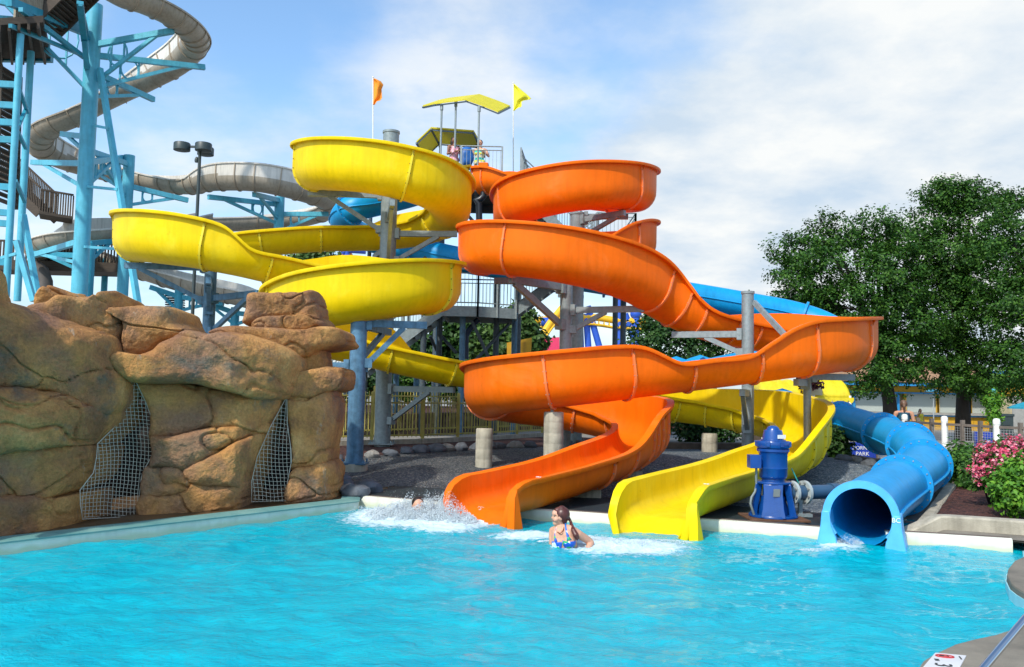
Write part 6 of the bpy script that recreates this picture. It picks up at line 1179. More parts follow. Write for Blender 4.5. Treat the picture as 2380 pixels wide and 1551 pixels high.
for k in range(4):                                           # four splayed legs with webs: the openings between stay open
    a = math.pi / 4 + k * math.pi / 2 + .5; pts = []
    for r0, r1, y in ((.13, .222, 890), (.15, .235, 1000), (.19, .275, 1180), (.20, .30, 1288)): pts.append((r0, r1, zp(y)))
    for (r0, r1, z), w in zip(pts, (.20, .20, .24, .30)): pass
    d = Vector((math.cos(a), math.sin(a), 0)); s_ = Vector((-d.y, d.x, 0)); vs = []
    for (r0, r1, z), w in zip(pts, (.26, .25, .28, .33)):
        for rr, ww in ((r0, w * .7), (r1, w)): vs += [Vector((pc.x, pc.y, z)) + d * rr + s_ * ww / 2, Vector((pc.x, pc.y, z)) + d * rr - s_ * ww / 2]
    fs = []
    for i in range(3): b_ = i * 4; fs += [(b_, b_ + 4, b_ + 5, b_ + 1), (b_ + 2, b_ + 3, b_ + 7, b_ + 6), (b_, b_ + 2, b_ + 6, b_ + 4), (b_ + 1, b_ + 5, b_ + 7, b_ + 3)]
    fs += [(0, 1, 3, 2), (12, 14, 15, 13)]; m2 = MB(); m2.add(vs, fs); m2.build('pedestal_leg', M['pump'], pump, smooth=30, bevel=.012, recalc=True)
pl_([(120, 893), (120, 1040), (150, 1046), (150, 1100), (175, 1180), (185, 1288)][::-1], 'pump_bowl', 24)
pl_([(285, 1262), (290, 1268), (292, 1290), (278, 1300), (0, 1300)][::-1], 'base_flange')
mb = MB(); mb.box((pc.x, pc.y, pc.z - .0), (.78, .66, .03)); mb.build('rust_plate', M['rust'], pump, smooth=0, bevel=.006)
mb = MB(); jx = pc.x - .275; mb.box((jx, pc.y - .08, zp(628)), (.145, .17, .172)); mb.cyl((jx - .073, pc.y - .08, zp(600)), (jx - .083, pc.y - .08, zp(600)), .012, n=8); mb.beam((jx, pc.y - .08, zp(628)), (pc.x - .12, pc.y, zp(640)), .1, .1); mb.build('junction_box', M['pump'], pump, smooth=0, bevel=.022)
mb = MB(); mb.tube([(jx + .03, pc.y - .08, zp(715)), (jx + .03, pc.y - .07, zp(820)), (jx + .045, pc.y - .03, zp(920)), (jx + .02, pc.y - .05, zp(1000)), (jx - .04, pc.y - .1, zp(1060)), (jx - .06, pc.y - .12, zp(1130)), (jx - .03, pc.y - .12, zp(1220)), (jx, pc.y - .1, zp(1280))], .017, 10); mb.build('conduit', mat('grey_conduit', (.17, .20, .20), .5), pump, smooth=60)
mb = MB(); q = P(1811, 978, 11.4); fr = Vector((pc.x + .075, pc.y - .128, zp(325))); mb.box(fr, (.12, .012, .05), Matrix.Rotation(R(20), 3, 'Z')); mb.build('label_plate', M['white'], pump, smooth=0)
mb = MB(); mb.box((pc.x - .035, pc.y - .268, zp(985)), (.085, .012, .1), Euler((R(12), 0, 0)).to_matrix()); mb.build('name_plate', M['bolt'], pump, smooth=0)
mb = MB(); mb.box((pc.x + .085, pc.y - .19, zp(440)), (.04, .012, .03), Matrix.Rotation(R(25), 3, 'Z')); mb.build('warning_label', mat('red_label', (.6, .06, .08), .5), pump, smooth=0)
# discharge pipe with two flanges
d0 = Vector((pc.x + .17, pc.y + .02, zp(1010))); dr = Vector((.93, .36, .0)).normalized(); dp_ = empty('discharge_pipe', d0 + dr * .4 - Vector((0, 0, .3)), 'dark blue grey pipe with bolted pale flanges running from the pump into the gravel', 'pipe')
mb = MB(); mb.cyl(d0, d0 + dr * .80, .095, n=28); mb.build('pipe', M['navy_pvc'], dp_, smooth=40)
for t in (.11, .31):
    mb = MB(); c_ = d0 + dr * t; mb.lathe(c_, [(.098, -.02), (.158, -.02), (.158, .02), (.098, .02), (.098, -.02)], 32, dr); x = dr.orthogonal().normalized(); y = dr.cross(x)
    for k in range(8): a = 2 * math.pi * (k + .5) / 8; q = c_ + (x * math.cos(a) + y * math.sin(a)) * .13; mb.cyl(q - dr * .04, q + dr * .04, .016, n=6, mi=1)
    mb.build('flange', [mat('pale_pipe_flange', (.40, .44, .42), .5) if t < .2 else bpy.data.materials['pale_pipe_flange'], M['bolt']], dp_, smooth=40, recalc=True)
mb = MB(); e0 = d0 + dr * .74; mb.tube([e0, e0 + dr * .1, e0 + dr * .17 + Vector((0, 0, -.05)), e0 + dr * .2 + Vector((0, 0, -.16)), e0 + dr * .2 + Vector((0, 0, -.5))], .118, 20); mb.build('elbow', M['navy_pvc'], dp_, smooth=60)
mb = MB(); mb.box(d0 + dr * .24 + Vector((0, 0, -.21)), (.05, .05, .3)); mb.box(d0 + dr * .24 + Vector((0, 0, -.3)), (.3, .1, .04)); mb.build('pipe_support', M['galv'], dp_, smooth=0)
mb = MB(); mb.cyl(d0 + dr * .2 + Vector((-.08, 0, .32)), d0 + dr * .22 + Vector((.0, 0, .12)), .008, n=6); mb.build('valve_lever', mat('teal_lever', (.02, .30, .25), .5), dp_, smooth=0)

# ================================================================== stones, rail and marker
def stone(c, r, seed, label):
    mb = MB(); rng = random.Random(seed); mb.ball((0, 0, 0), 1, 14, 9); so = Vector((seed, seed * 2.1, 0)); sx, sy, sz = r * rng.uniform(.9, 1.35), r * rng.uniform(.8, 1.1), r * rng.uniform(.55, .8)
    mb.v = [tuple(Vector((p[0] * sx, p[1] * sy, p[2] * sz)) * (1 + .28 * MN.noise(Vector(p) * 1.3 + so) + .1 * MN.noise(Vector(p) * 3.5 + so))) for p in mb.v]; mb.v = [(p[0] + c[0], p[1] + c[1], p[2] + c[2]) for p in mb.v]
    return tag(mb.build('border_stone', M['stone'] if seed % 5 else M['stone_pale'], smooth=35, loc=c), label, 'stone', 'stones edging the gravel bed')
M['stone'] = mat('grey_field_stone', (.085, .095, .11), .85, var=.4, scale=6, bump=.5, bscale=25); M['stone_pale'] = mat('pale_field_stone', (.24, .23, .21), .85, var=.3, scale=6, bump=.5, bscale=25)
spts = [Vector((*p, 0)) for p in ((-3.4, 16.2), (-2.5, 17.25), (-1.15, 18.65), (.25, 20.25), (1.6, 20.8), (2.9, 20.5))]; sl = []
for a, b in zip(spts[:-1], spts[1:]):
    n_ = round((b - a).length / .42); sl += [a.lerp(b, (k + .5) / n_) for k in range(n_)]
for k, p in enumerate(sl): p.x += random.uniform(-.06, .06); p.y += random.uniform(-.08, .08); stone((p.x, p.y, H(p.x, p.y) + .05), random.uniform(.13, .2), k + 3, 'grey rounded stone in the row edging the gravel below the path')
for k, (u, v) in enumerate(((1880, 1058), (1905, 1066), (1960, 1075), (2020, 1082), (2045, 1078), (1985, 1070))):
    q = G(u, v, .4); stone((q.x, q.y, H(q.x, q.y) + .04), random.uniform(.12, .18), k + 40, 'brownish stone lying at the gravel edge behind the pump')
for k, (x, y) in enumerate(((-2.45, 13.3), (-2.62, 13.7), (-2.3, 13.05), (-2.75, 14.1), (-2.2, 13.6))): stone((x, y, H(x, y) + .06), random.uniform(.12, .2), k + 60, 'wet grey stone piled beside the foot of the rock pillar')
rail = empty('handrail', P(2300, 1551, 4.6), 'shiny steel pool handrail slanting across the near corner', 'handrail'); mb = MB(); mb.tube([P(2180, 1700, 4.0), P(2282, 1558, 4.25), P(2385, 1436, 4.5), P(2440, 1375, 4.6), P(2480, 1345, 4.6), P(2520, 1390, 4.5), P(2540, 1500, 4.4)], .019, 18); mb.build('rail', mat('polished_steel', (.62, .64, .66), .12, metal=1.0, var=.03), rail, smooth=180)
mk = [G(2174, 1519.5, ZW), G(2246, 1526, ZW), G(2226, 1562, ZW), G(2143, 1556, ZW)]; mc = sum(mk, Vector()) / 4
tile = empty('depth_marker', mc, 'white depth marker tile with a red no diving ring on the near deck', 'marker tile'); mb = MB(); mb.add([p + Vector((0, 0, .006)) for p in mk] + [p + Vector((0, 0, .0)) for p in mk], [(3, 2, 1, 0), (0, 1, 5, 4), (1, 2, 6, 5), (2, 3, 7, 6), (3, 0, 4, 7)]); mb.build('tile', mat('white_glazed_tile', (.62, .62, .63), .35, var=.05), tile, smooth=0, recalc=True)
ex = (mk[1] - mk[0]).normalized(); ey = Vector((-ex.y, ex.x, 0)); w_ = (mk[1] - mk[0]).length; at_ = lambda a, b: mk[0].lerp(mk[1], a).lerp(mk[3].lerp(mk[2], a), b) + Vector((0, 0, .009))
cc = at_(.38, .2); rr_ = w_ * .29; mb = MB(); mb.tube([cc + ex * rr_ * math.cos(k * .2618) + ey * rr_ * .55 * math.sin(k * .2618) for k in range(25)], .004, 6); mb.beam(cc - ex * rr_ * .7 + ey * rr_ * .38, cc + ex * rr_ * .7 - ey * rr_ * .38, .008, .004); mb.build('no_diving_ring', mat('sign_red', (.45, .02, .03), .5), tile, smooth=60)
mb = MB(); mb.tube([cc - ex * rr_ * .55, cc - ex * rr_ * .2 + ey * .004, cc + ex * rr_ * .15], .005, 6); mb.tube([cc - ex * rr_ * .2, cc - ex * rr_ * .05 + ey * rr_ * .3], .004, 6); mb.ball(cc + ex * rr_ * .32, .008); mb.tube([cc - ex * rr_ * .5, cc - ex * rr_ * .65 - ey * rr_ * .2], .004, 6); mb.build('diver_figure', M['black'], tile, smooth=60)
letters('3', 'letters', tile, at_(.5, .74), w_ * .78, -ey, ex, M['black'], .001); letters('IN', 'letters', tile, at_(.22, .46), w_ * .22, -ey, ex, M['black'], .001); letters('NO DIVING', 'letters', tile, at_(.87, .22), w_ * .07, -ey, ex, M['black'], .001)
# ================================================================== people
def skin_mat(name, c, pink=.25):
    m = mat(name, c, .5, var=.08, scale=9, sss=.12, spec=.35); return m
M['skin'] = skin_mat('fair_skin', (.62, .33, .22)); M['skin_dark'] = skin_mat('brown_skin', (.24, .105, .06)); M['skin_tan'] = skin_mat('tanned_skin', (.50, .25, .15))
M['hair_auburn'] = mat('wet_auburn_hair', (.085, .022, .016), .38, var=.4, scale=14, stretch=(1, 1, .25)); M['hair_dark'] = mat('dark_brown_hair', (.02, .012, .009), .4, var=.3, scale=12)
M['eye'] = mat('dark_eye', (.02, .015, .012), .2); M['lip'] = mat('lips', (.42, .09, .08), .4); M['teeth'] = mat('teeth', (.75, .72, .66), .3)
def fused(name, mb, m, voxel, parent=None, loc=None, smooth=4, clip=None):
    """one continuous skin grown over overlapping limbs"""
    t = mb.build('tmp', m, None, smooth=180); r = t.modifiers.new('r', 'REMESH'); r.mode = 'VOXEL'; r.voxel_size = voxel; s_ = t.modifiers.new('s', 'SMOOTH'); s_.iterations = smooth; s_.factor = .5
    bpy.context.view_layer.update(); me = bpy.data.meshes.new_from_object(t.evaluated_get(bpy.context.evaluated_depsgraph_get())); bpy.data.objects.remove(t); me.name = name
    off = wloc(parent) if parent else (Vector(loc) if loc is not None else Vector((0, 0, 0))); me.transform(Matrix.Translation(-off)); me.materials.clear(); me.materials.append(m); me.shade_smooth()
    o = bpy.data.objects.new(name, me); COL.objects.link(o)
    if parent: o.parent = parent
    elif loc is not None: o.location = loc
    return o
def limb(mb, pts, rs):
    pts = [Vector(p) for p in pts]; mb.tube(pts, list(rs), 14)
    for p, r in zip(pts, rs): mb.ball(p, r, 14, 9)
def cloth(name, body, keep, off, m):
    """a garment that follows the body: the kept faces of its skin, moved outwards"""
    bm = bmesh.new(); bm.from_mesh(body.data); o_ = wloc(body); bmesh.ops.delete(bm, geom=[f for f in bm.faces if not keep(f.calc_center_median() + o_)], context='FACES')
    for v in bm.verts: v.co += v.normal * off
    me = bpy.data.meshes.new(name); bm.to_mesh(me); bm.free(); me.materials.clear(); me.materials.append(m); me.shade_smooth(); o = bpy.data.objects.new(name, me); COL.objects.link(o); o.parent = body; so = o.modifiers.new('t', 'SOLIDIFY'); so.thickness = off; so.offset = 1; return o
def sub(name, mb, m, body, sm=180): return mb.build(name, m, body, smooth=sm)
# ---- the woman in the pool
YW = 9.74; WP = lambda x, y, dy=0.0: P(1237.7 + x * .0899, 1150.5 + y * .0899, YW + dy)
mb = MB(); hc = WP(735, 545)
mb.ball(WP(745, 520), (.080, .070, .083), 24, 16)                       # skull
mb.ball(WP(645, 615, -.002), (.056, .050, .068), 20, 14)                 # face
mb.ball(WP(600, 735), (.034, .034, .026), 14, 10)                       # chin
limb(mb, [WP(590, 745), WP(690, 705)], (.026, .036)); mb.ball(WP(580, 480), (.034, .045, .04), 16, 10)
mb.ball(WP(612, 640, -.036), .028, 12, 8)                               # cheek
limb(mb, [WP(545, 530), WP(512, 582), WP(495, 598)], (.008, .010, .0085)); mb.ball(WP(528, 610, -.008), .008, 8, 6)   # nose
mb.ball(WP(545, 655), (.013, .02, .009), 10, 7); mb.ball(WP(550, 700), (.013, .018, .009), 10, 7)             # lips
mb.lathe(WP(722, 612, -.066), [(.0, -.006), (.022, -.006), (.025, .0), (.02, .006), (.0, .005)], 14, (.25, -1, .1))
limb(mb, [WP(745, 680, .012), WP(758, 860, .02), WP(765, 940, .02)], (.046, .043, .06))
limb(mb, [WP(540, 935, .12), WP(760, 930, .03), WP(985, 905, -.07)], (.050, .085, .052)); limb(mb, [WP(760, 1010, .02), WP(770, 1250, .0), WP(785, 1600, .02)], (.115, .125, .125)); limb(mb, [WP(600, 1050, .1), WP(620, 1500, .08)], (.07, .10)); limb(mb, [WP(920, 1040, -.05), WP(930, 1500, -.02)], (.085, .11))
mb.ball(WP(690, 1235, -.06), (.062, .062, .06), 16, 10); mb.ball(WP(950, 1225, -.12), (.066, .064, .062), 16, 10)
limb(mb, [WP(985, 905, -.07), WP(1180, 1010, -.05), WP(1440, 1180, .03), WP(1500, 1240, .04)], (.052, .047, .044, .042)); limb(mb, [WP(1500, 1240, .04), WP(1470, 1330, -.01), WP(1380, 1480, -.1)], (.042, .036, .028))
limb(mb, [WP(530, 935, .12), WP(510, 1100, .1), WP(540, 1330, .02)], (.046, .042, .036))
hb_ = WP(1360, 1510, -.12); limb(mb, [hb_, hb_ + Vector((-.05, -.04, -.02))], (.028, .03))
for k in range(4): a = hb_ + Vector((-.06, -.055 + .02 * k, -.025)); limb(mb, [a, a + Vector((-.04, -.008, -.008)), a + Vector((-.07, -.005, -.025))], (.0095, .009, .0075))
limb(mb, [hb_ + Vector((-.02, -.06, -.01)), hb_ + Vector((-.045, -.095, -.015))], (.011, .009))
wm = fused('person', mb, M['skin'], .0065, None, WP(770, 1330), 3); tag(wm, 'woman in blue and green halter swimsuit in the water, ponytail, looking over her shoulder', 'person')
mb = MB(); mb.ball(WP(772, 508), (.086, .078, .088), 28, 18); limb(mb, [WP(800, 590), WP(815, 700)], (.06, .035)); limb(mb, [WP(640, 405), WP(760, 390)], (.035, .05))
limb(mb, [WP(900, 575), WP(945, 600), WP(985, 690), WP(1010, 790, -.05), WP(1060, 920, -.13), WP(1120, 1040, -.15), WP(1155, 1110, -.145), WP(1163, 1175, -.13)], (.018, .015, .017, .021, .028, .034, .026, .006))
hair = fused('hair', mb, M['hair_auburn'], .006, wm, smooth=3)
bm = bmesh.new(); bm.from_mesh(hair.data); o_ = wloc(hair); fx = WP(645, 520).x; hz = WP(0, 560).z; nx = WP(752, 0).x
bmesh.ops.delete(bm, geom=[f for f in bm.faces if (lambda c: (c.x < fx and c.z < WP(0, 415).z + (c.x - WP(560, 0).x) * -.75) or (c.z < hz and c.x < nx and c.z > WP(0, 800).z))(f.calc_center_median() + o_)], context='FACES'); bm.to_mesh(hair.data); bm.free()
def suit_mat():
    m = bpy.data.materials.new('floral_swimsuit'); m.use_nodes = True; n = m.node_tree.nodes; l = m.node_tree.links; b = n['Principled BSDF']; b.inputs['Roughness'].default_value = .45; c = n.new('ShaderNodeTexCoord'); v = n.new('ShaderNodeTexVoronoi'); v.inputs['Scale'].default_value = 26; l.new(c.outputs['Object'], v.inputs['Vector']); s_ = n.new('ShaderNodeSeparateColor'); l.new(v.outputs['Color'], s_.inputs[0]); r = n.new('ShaderNodeValToRGB'); r.color_ramp.interpolation = 'CONSTANT'; e = r.color_ramp.elements; e[0].color = (.01, .10, .52, 1); e[1].position = .86; e[1].color = (.70, .74, .78, 1); k = e.new(.5); k.color = (.01, .40, .13, 1); k = e.new(.68); k.color = (.02, .17, .62, 1); l.new(s_.outputs[0], r.inputs[0]); l.new(r.outputs[0], b.inputs['Base Color']); return m
M['suit_floral'] = suit_mat()
mb = MB(); 
def strap(pts, rs):
    mb_ = MB(); mb_.tube([WP(*p) for p in pts], rs, 8); return mb_
sub('swimsuit_strap', strap([(850, 745, -.03), (862, 860, -.085), (880, 960, -.115), (915, 1080, -.14), (950, 1180, -.17)], [.009, .011, .012, .014, .03]), M['suit_floral'], wm); sub('swimsuit_strap', strap([(645, 825, -.02), (612, 890, -.035), (590, 1000, -.05), (585, 1110, -.065), (610, 1220, -.11)], [.007, .009, .01, .012, .02]), M['suit_floral'], wm)
cloth('swimsuit_cups', wm, lambda c: (c - WP(955, 1225, -.13)).length < .074 and c.z < WP(0, 1120).z or (c - WP(660, 1250, -.07)).length < .066 and c.z < WP(0, 1170).z or (c.z < WP(0, 1300).z and c.x < WP(1090, 0).x), .004, M['suit_floral'])
mb = MB(); nk = WP(765, 900, .02); mb.tube([WP(625 + 8, 905, .02), WP(650, 965, -.075), WP(700, 995, -.105), WP(750, 970, -.115), WP(800, 900, -.09), WP(822, 820, -.05)], .006, 6); sub('necklace', mb, mat('bead_necklace', (.28, .08, .03), .5, var=.5, scale=60), wm)
mb = MB(); mb.ball(WP(575, 562, -.038), (.0062, .006, .0045), 10, 7); sub('eye', mb, M['eye'], wm); mb = MB(); mb.tube([WP(555, 525, -.042), WP(585, 522, -.047), WP(615, 535, -.05)], .003, 6); sub('eyebrow', mb, M['hair_auburn'], wm); mb = MB(); mb.tube([WP(526, 662, -.004), WP(542, 674, -.024), WP(572, 668, -.042)], .0055, 6); sub('mouth', mb, M['lip'], wm); mb = MB(); mb.tube([WP(530, 680, -.004), WP(545, 686, -.018), WP(562, 684, -.028)], .0035, 6); sub('teeth', mb, M['teeth'], wm)
# ---- standing figures
def person(label, base, h, yaw, skin, hair, suit, suit_top=.80, arms='down', hair_len=.10, legs=True, pony=True):
    b = Vector(base); rz = Matrix.Rotation(yaw, 3, 'Z'); T = lambda x, y, z: b + rz @ Vector((x * h, y * h, z * h)); mb = MB()   # faces -y before the turn
    for s_ in (-1, 1):
        limb(mb, [T(s_ * .055, 0, .49), T(s_ * .06, -.008, .28), T(s_ * .058, .004, .045)], (.058 * h, .036 * h, .022 * h)); limb(mb, [T(s_ * .058, .012, .02), T(s_ * .065, -.075, .014)], (.02 * h, .014 * h))
    limb(mb, [T(0, 0, .51), T(0, .0, .60), T(0, 0, .70), T(0, 0, .775)], (.088 * h, .078 * h, .088 * h, .07 * h)); limb(mb, [T(-.09, 0, .79), T(.09, 0, .79)], (.042 * h, .042 * h))
    for s_ in (-1, 1): mb.ball(T(s_ * .055, 0, .545), .062 * h); mb.ball(T(s_ * .05, -.06, .715), .04 * h)
    limb(mb, [T(0, .005, .82), T(0, 0, .875)], (.034 * h, .032 * h)); mb.ball(T(0, -.002, .935), (.05 * h, .058 * h, .062 * h), 16, 12); mb.ball(T(0, -.028, .905), (.034 * h, .03 * h, .036 * h), 12, 8); limb(mb, [T(0, -.056, .93), T(0, -.068, .915)], (.008 * h, .010 * h))
    for s_ in (-1, 1): mb.ball(T(s_ * .05, .0, .925), (.01 * h, .014 * h, .018 * h), 8, 6)
    A_ = {'down': [((-.115, 0, .79), (-.15, .01, .63), (-.155, -.03, .49)), ((.115, 0, .79), (.15, .01, .63), (.155, -.03, .49))], 'rail': [((-.115, 0, .79), (-.16, .01, .64), (-.17, -.02, .50)), ((.115, 0, .79), (.19, -.03, .66), (.12, -.15, .70))], 'front': [((-.115, 0, .79), (-.15, -.02, .64), (-.04, -.15, .68)), ((.115, 0, .79), (.15, -.02, .64), (.04, -.15, .70))]}[arms]
    for a in A_:
        p0, p1, p2 = (T(*q) for q in a); limb(mb, [p0, p1, p2], (.034 * h, .027 * h, .018 * h)); d = (p2 - p1).normalized(); sd_ = d.orthogonal().normalized(); limb(mb, [p2, p2 + d * .035 * h], (.02 * h, .021 * h))
        for k in range(4): q = p2 + d * .05 * h + sd_ * (k - 1.5) * .0105 * h; limb(mb, [q, q + d * (.03 + .004 * (1.5 - abs(k - 1.5))) * h, q + d * .045 * h + Vector((0, 0, -.01 * h))], (.0055 * h, .005 * h, .004 * h))
        limb(mb, [p2 + d * .015 * h - sd_ * .018 * h, p2 + d * .04 * h - sd_ * .03 * h], (.006 * h, .005 * h))
    body = fused('person', mb, skin, .0085 * h, None, b, 3); tag(body, label, 'person'); inv = rz.transposed()
    def keep(c):
        q = inv @ (c - b) / h; top = suit_top - .02 * abs(q.x) * 10 * 0; return .475 + .9 * max(0, abs(q.x) - .02) * .6 < q.z < top and abs(q.x) < .108 and (q.z < .70 or abs(q.x) < .085 or q.z < .76) and q.y > -.135
    cloth('swimsuit', body, keep, .006, suit)
    mb = MB(); mb.ball(T(0, .014, .947), (.056 * h, .058 * h, .062 * h), 16, 12)
    if pony: limb(mb, [T(0, .06, .94), T(0, .085, .90), T(0, .075, .90 - hair_len)], (.02 * h, .024 * h, .008 * h))
    else: limb(mb, [T(-.02, .03, .9), T(-.03, .035, .9 - hair_len)], (.045 * h, .02 * h)); limb(mb, [T(.02, .03, .9), T(.03, .035, .9 - hair_len)], (.045 * h, .02 * h))
    hr = fused('hair', mb, hair, .008 * h, body, smooth=2)
    mb = MB()
    for s_ in (-1, 1): mb.ball(T(s_ * .02, -.056, .94), .006 * h)
    sub('eyes', mb, M['eye'], body); mb = MB(); mb.tube([T(-.015, -.055, .892), T(0, -.061, .889), T(.015, -.055, .892)], .004 * h, 6); sub('mouth', mb, M['lip'], body); return body
def stripes():
    m = bpy.data.materials.new('striped_swimsuit'); m.use_nodes = True; n = m.node_tree.nodes; l = m.node_tree.links; b = n['Principled BSDF']; g = n.new('ShaderNodeNewGeometry'); s_ = n.new('ShaderNodeSeparateXYZ'); l.new(g.outputs['Position'], s_.inputs[0]); ma = n.new('ShaderNodeMath'); ma.operation = 'MULTIPLY'; ma.inputs[1].default_value = 4.4; l.new(s_.outputs['Z'], ma.inputs[0]); fr = n.new('ShaderNodeMath'); fr.operation = 'FRACT'; l.new(ma.outputs[0], fr.inputs[0]); r = n.new('ShaderNodeValToRGB'); r.color_ramp.interpolation = 'CONSTANT'; e = r.color_ramp.elements; e[0].color = (.02, .50, .42, 1); e[1].position = .75; e[1].color = (.75, .68, .08, 1); k = e.new(.35); k.color = (.78, .74, .5, 1); l.new(fr.outputs[0], r.inputs[0]); l.new(r.outputs[0], b.inputs['Base Color']); return m
person('woman in a turquoise and yellow striped swimsuit at the tower top beside the orange start', E(1113, 26.9, PZ), 1.62, R(-12), M['skin'], M['hair_dark'], stripes(), arms='rail')
person('girl in a pink and white swimsuit on the tower looking down under the canopy', E(1053, 26.6, PZ), 1.60, R(35), M['skin_dark'], M['hair_dark'], mat('pink_print', (.70, .16, .24), .6, col2=(.75, .62, .62), scale=14), arms='front', pony=False, hair_len=.13)
person('woman in a navy racerback swimsuit seen from behind at the mesh fence', E(2102, 22.3, .15), 1.60, R(160), M['skin_tan'], mat('light_brown_hair', (.12, .06, .03), .5, var=.3, scale=12), mat('navy_swimsuit', (.008, .02, .06), .5, col2=(.015, .12, .16), scale=8), arms='down')
person('small far person in a yellow top in front of the food stand', E(2140, 43, .13), 1.25, R(20), M['skin_tan'], M['hair_dark'], mat('yellow_top', (.75, .6, .03), .6), arms='down')
# seat with a blue cover on the tower
ch = empty('guard_chair', E(1081, 26.4, PZ), 'blue covered guard chair between the two people on the tower', 'chair'); c_ = E(1081, 26.4, PZ); mb = MB()
for sx in (-.17, .17):
    for sy in (-.17, .17): mb.box(c_ + Vector((sx, sy, .28)), (.035, .035, .56))
mb.build('legs', M['lamp_dark'], ch, smooth=0); mb = MB(); mb.box(c_ + Vector((0, 0, .58)), (.42, .42, .05)); mb.build('seat', M['lamp_dark'], ch, smooth=0, bevel=.01)
mb = MB(); mb.ball(c_ + Vector((.02, .02, .92)), (.24, .17, .34), 14, 10); mb.v = [tuple(Vector(p) + Vector((0, 0, 0)) + .05 * MN.noise_vector(Vector(p) * 5)) for p in mb.v]; mb.build('cover', mat('blue_vinyl_cover', (.01, .10, .34), .5, var=.2), ch, smooth=180)
# ---- the swimmer in the splash of the orange exit
YS2 = 11.75; sp0 = P(972, 1184, YS2); mb = MB(); f = lambda x, y, z: sp0 + Vector((x, y, z))
mb.ball(f(.0, 0, .06), (.078, .088, .095), 20, 14); mb.ball(f(.02, -.045, .015), (.052, .045, .055), 14, 10); limb(mb, [f(.03, -.09, .045), f(.034, -.105, .025)], (.009, .012)); limb(mb, [f(0, .02, -.05), f(0, .04, -.16)], (.055, .06)); limb(mb, [f(-.16, .06, -.2), f(.16, .06, -.2)], (.06, .06)); limb(mb, [f(0, .05, -.2), f(0, .25, -.4)], (.12, .12))
for s_ in (-1, 1):
    limb(mb, [f(s_ * .17, .05, -.2), f(s_ * .3, -.1, -.22), f(s_ * .26, -.3, -.18)], (.05, .04, .028)); mb.ball(f(s_ * .078, 0, .045), (.012, .02, .028), 8, 6)
    for k in range(4): q = f(s_ * (.245 + .018 * k), -.35, -.18); limb(mb, [q, q + Vector((0, -.05, .0)), q + Vector((0, -.075, -.012))], (.009, .0085, .007))
sw = fused('person', mb, M['skin'], .009, None, sp0, 3); tag(sw, 'dark haired swimmer with only the head out of the white splash', 'person')
mb = MB(); mb.ball(f(-.008, .02, .085), (.086, .088, .085), 20, 14); fused('hair', mb, M['hair_dark'], .009, sw, smooth=2); mb = MB(); mb.ball(f(-.012, -.088, .045), .009); mb.ball(f(.05, -.078, .045), .009); sub('eyes', mb, M['eye'], sw); mb = MB(); mb.tube([f(.0, -.088, -.012), f(.024, -.094, -.016), f(.048, -.086, -.012)], .006, 6); sub('mouth', mb, M['lip'], sw)

# ================================================================== spray
def foam_mat():
    m = bpy.data.materials.new('white_spray'); m.use_nodes = True; n = m.node_tree.nodes; l = m.node_tree.links; b = n['Principled BSDF']; b.inputs['Base Color'].default_value = (.78, .86, .90, 1); b.inputs['Roughness'].default_value = .25; b.inputs['Specular IOR Level'].default_value = .4; b.inputs['Transmission Weight'].default_value = .25; b.inputs['IOR'].default_value = 1.2; return m
M['spray'] = foam_mat()
_ico = bmesh.new(); bmesh.ops.create_icosphere(_ico, subdivisions=1, radius=1) if False else [_ico.verts.new(q) for q in ((1, 0, 0), (-1, 0, 0), (0, 1, 0), (0, -1, 0), (0, 0, 1), (0, 0, -1))]; _ico.verts.ensure_lookup_table(); _ico.verts.index_update(); [_ico.faces.new([_ico.verts[i] for i in q]) for q in ((0, 2, 4), (2, 1, 4), (1, 3, 4), (3, 0, 4), (2, 0, 5), (1, 2, 5), (3, 1, 5), (0, 3, 5))]; _iv = np.array([v.co[:] for v in _ico.verts]); _if = np.array([[v.index for v in f.verts] for f in _ico.faces]); _ico.free()
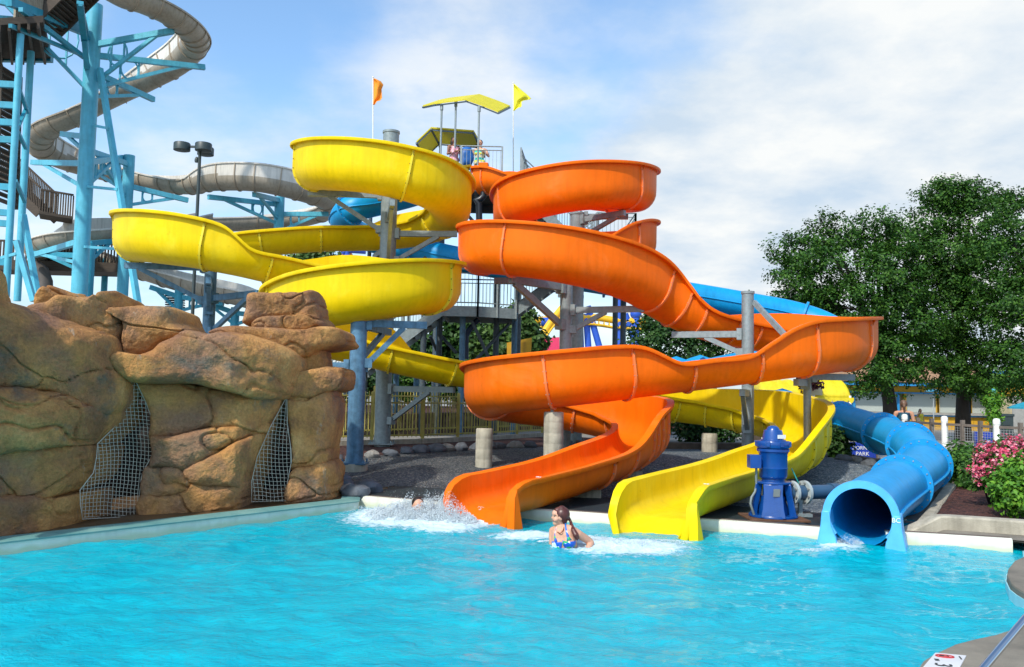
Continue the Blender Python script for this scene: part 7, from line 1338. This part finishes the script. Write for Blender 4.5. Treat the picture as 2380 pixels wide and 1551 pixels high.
def spray(name, label, jets, seed):
    """jets: (seen column, row on the water, radius right, radius deep, height, count, size)"""
    rng = np.random.default_rng(seed); pos = []; siz = []
    for (u, v, rx, ry, hh, n, s0) in jets:
        c = G(u, v, 0); n = int(n * 4.2); s0 = s0 * .40; r = np.sqrt(rng.random(n)) ; a = rng.random(n) * 6.283; x = c.x + rx * r * np.cos(a); y = c.y + ry * r * np.sin(a); lump = np.array([.5 + .9 * MN.noise(Vector((q * 4.5, w * 4.5, seed))) for q, w in zip(x, y)]).clip(.05, 1.2)
        z = hh * (1 - r ** 2) * lump * rng.random(n) ** 1.25 + .012; pos.append(np.stack([x, y, z], 1)); siz.append(s0 * (.25 + rng.random(n) ** 2.2 * 1.1) * (1.15 - .65 * (z / (hh + 1e-6)).clip(0, 1)))
    p = np.concatenate(pos); s_ = np.concatenate(siz); st_ = np.stack([s_ * rng.uniform(.8, 1.5, len(s_)), s_ * rng.uniform(.8, 1.3, len(s_)), s_ * rng.uniform(.6, 1.3, len(s_))], 1)
    vs = (_iv[None] * st_[:, None] + p[:, None]).reshape(-1, 3); fs = (_if[None] + (np.arange(len(p)) * len(_iv))[:, None, None]).reshape(-1, 3); me = np_mesh(name, vs - p.mean(0), fs, M['spray']); o = bpy.data.objects.new(name, me); COL.objects.link(o); o.location = p.mean(0); return tag(o, label, 'splash', kind='stuff')
spray('splash', 'big white splash at the orange slide exit', [(1000, 1204, 1.0, .45, .42, 9000, .020), (1075, 1202, .45, .32, .55, 5200, .018), (985, 1210, .55, .25, .44, 5000, .018), (1050, 1218, .5, .2, .36, 4000, .018), (930, 1212, .5, .2, .22, 2200, .017), (935, 1196, .6, .32, .26, 2600, .016), (890, 1190, .6, .3, .15, 700, .011), (1110, 1212, .4, .25, .14, 1300, .017), (1010, 1180, 1.3, .4, .55, 420, .010), (850, 1150, .9, .5, .28, 260, .009)], 5)
spray('splash', 'churned white water trailing round the woman swimmer', [(1440, 1268, .66, .22, .11, 2800, .013), (1370, 1262, .28, .14, .11, 900, .014), (1300, 1262, .26, .10, .06, 500, .011), (1240, 1247, .42, .1, .05, 700, .011), (1530, 1262, .4, .18, .05, 600, .011)], 6)
spray('splash', 'white spray at the yellow slide exit', [(1505, 1226, .34, .22, .10, 900, .013), (1560, 1230, .2, .14, .07, 300, .011)], 7)
spray('splash', 'white spray at the mouth of the blue tube', [(1965, 1266, .22, .22, .13, 800, .012), (1930, 1282, .35, .12, .05, 420, .010)], 8)
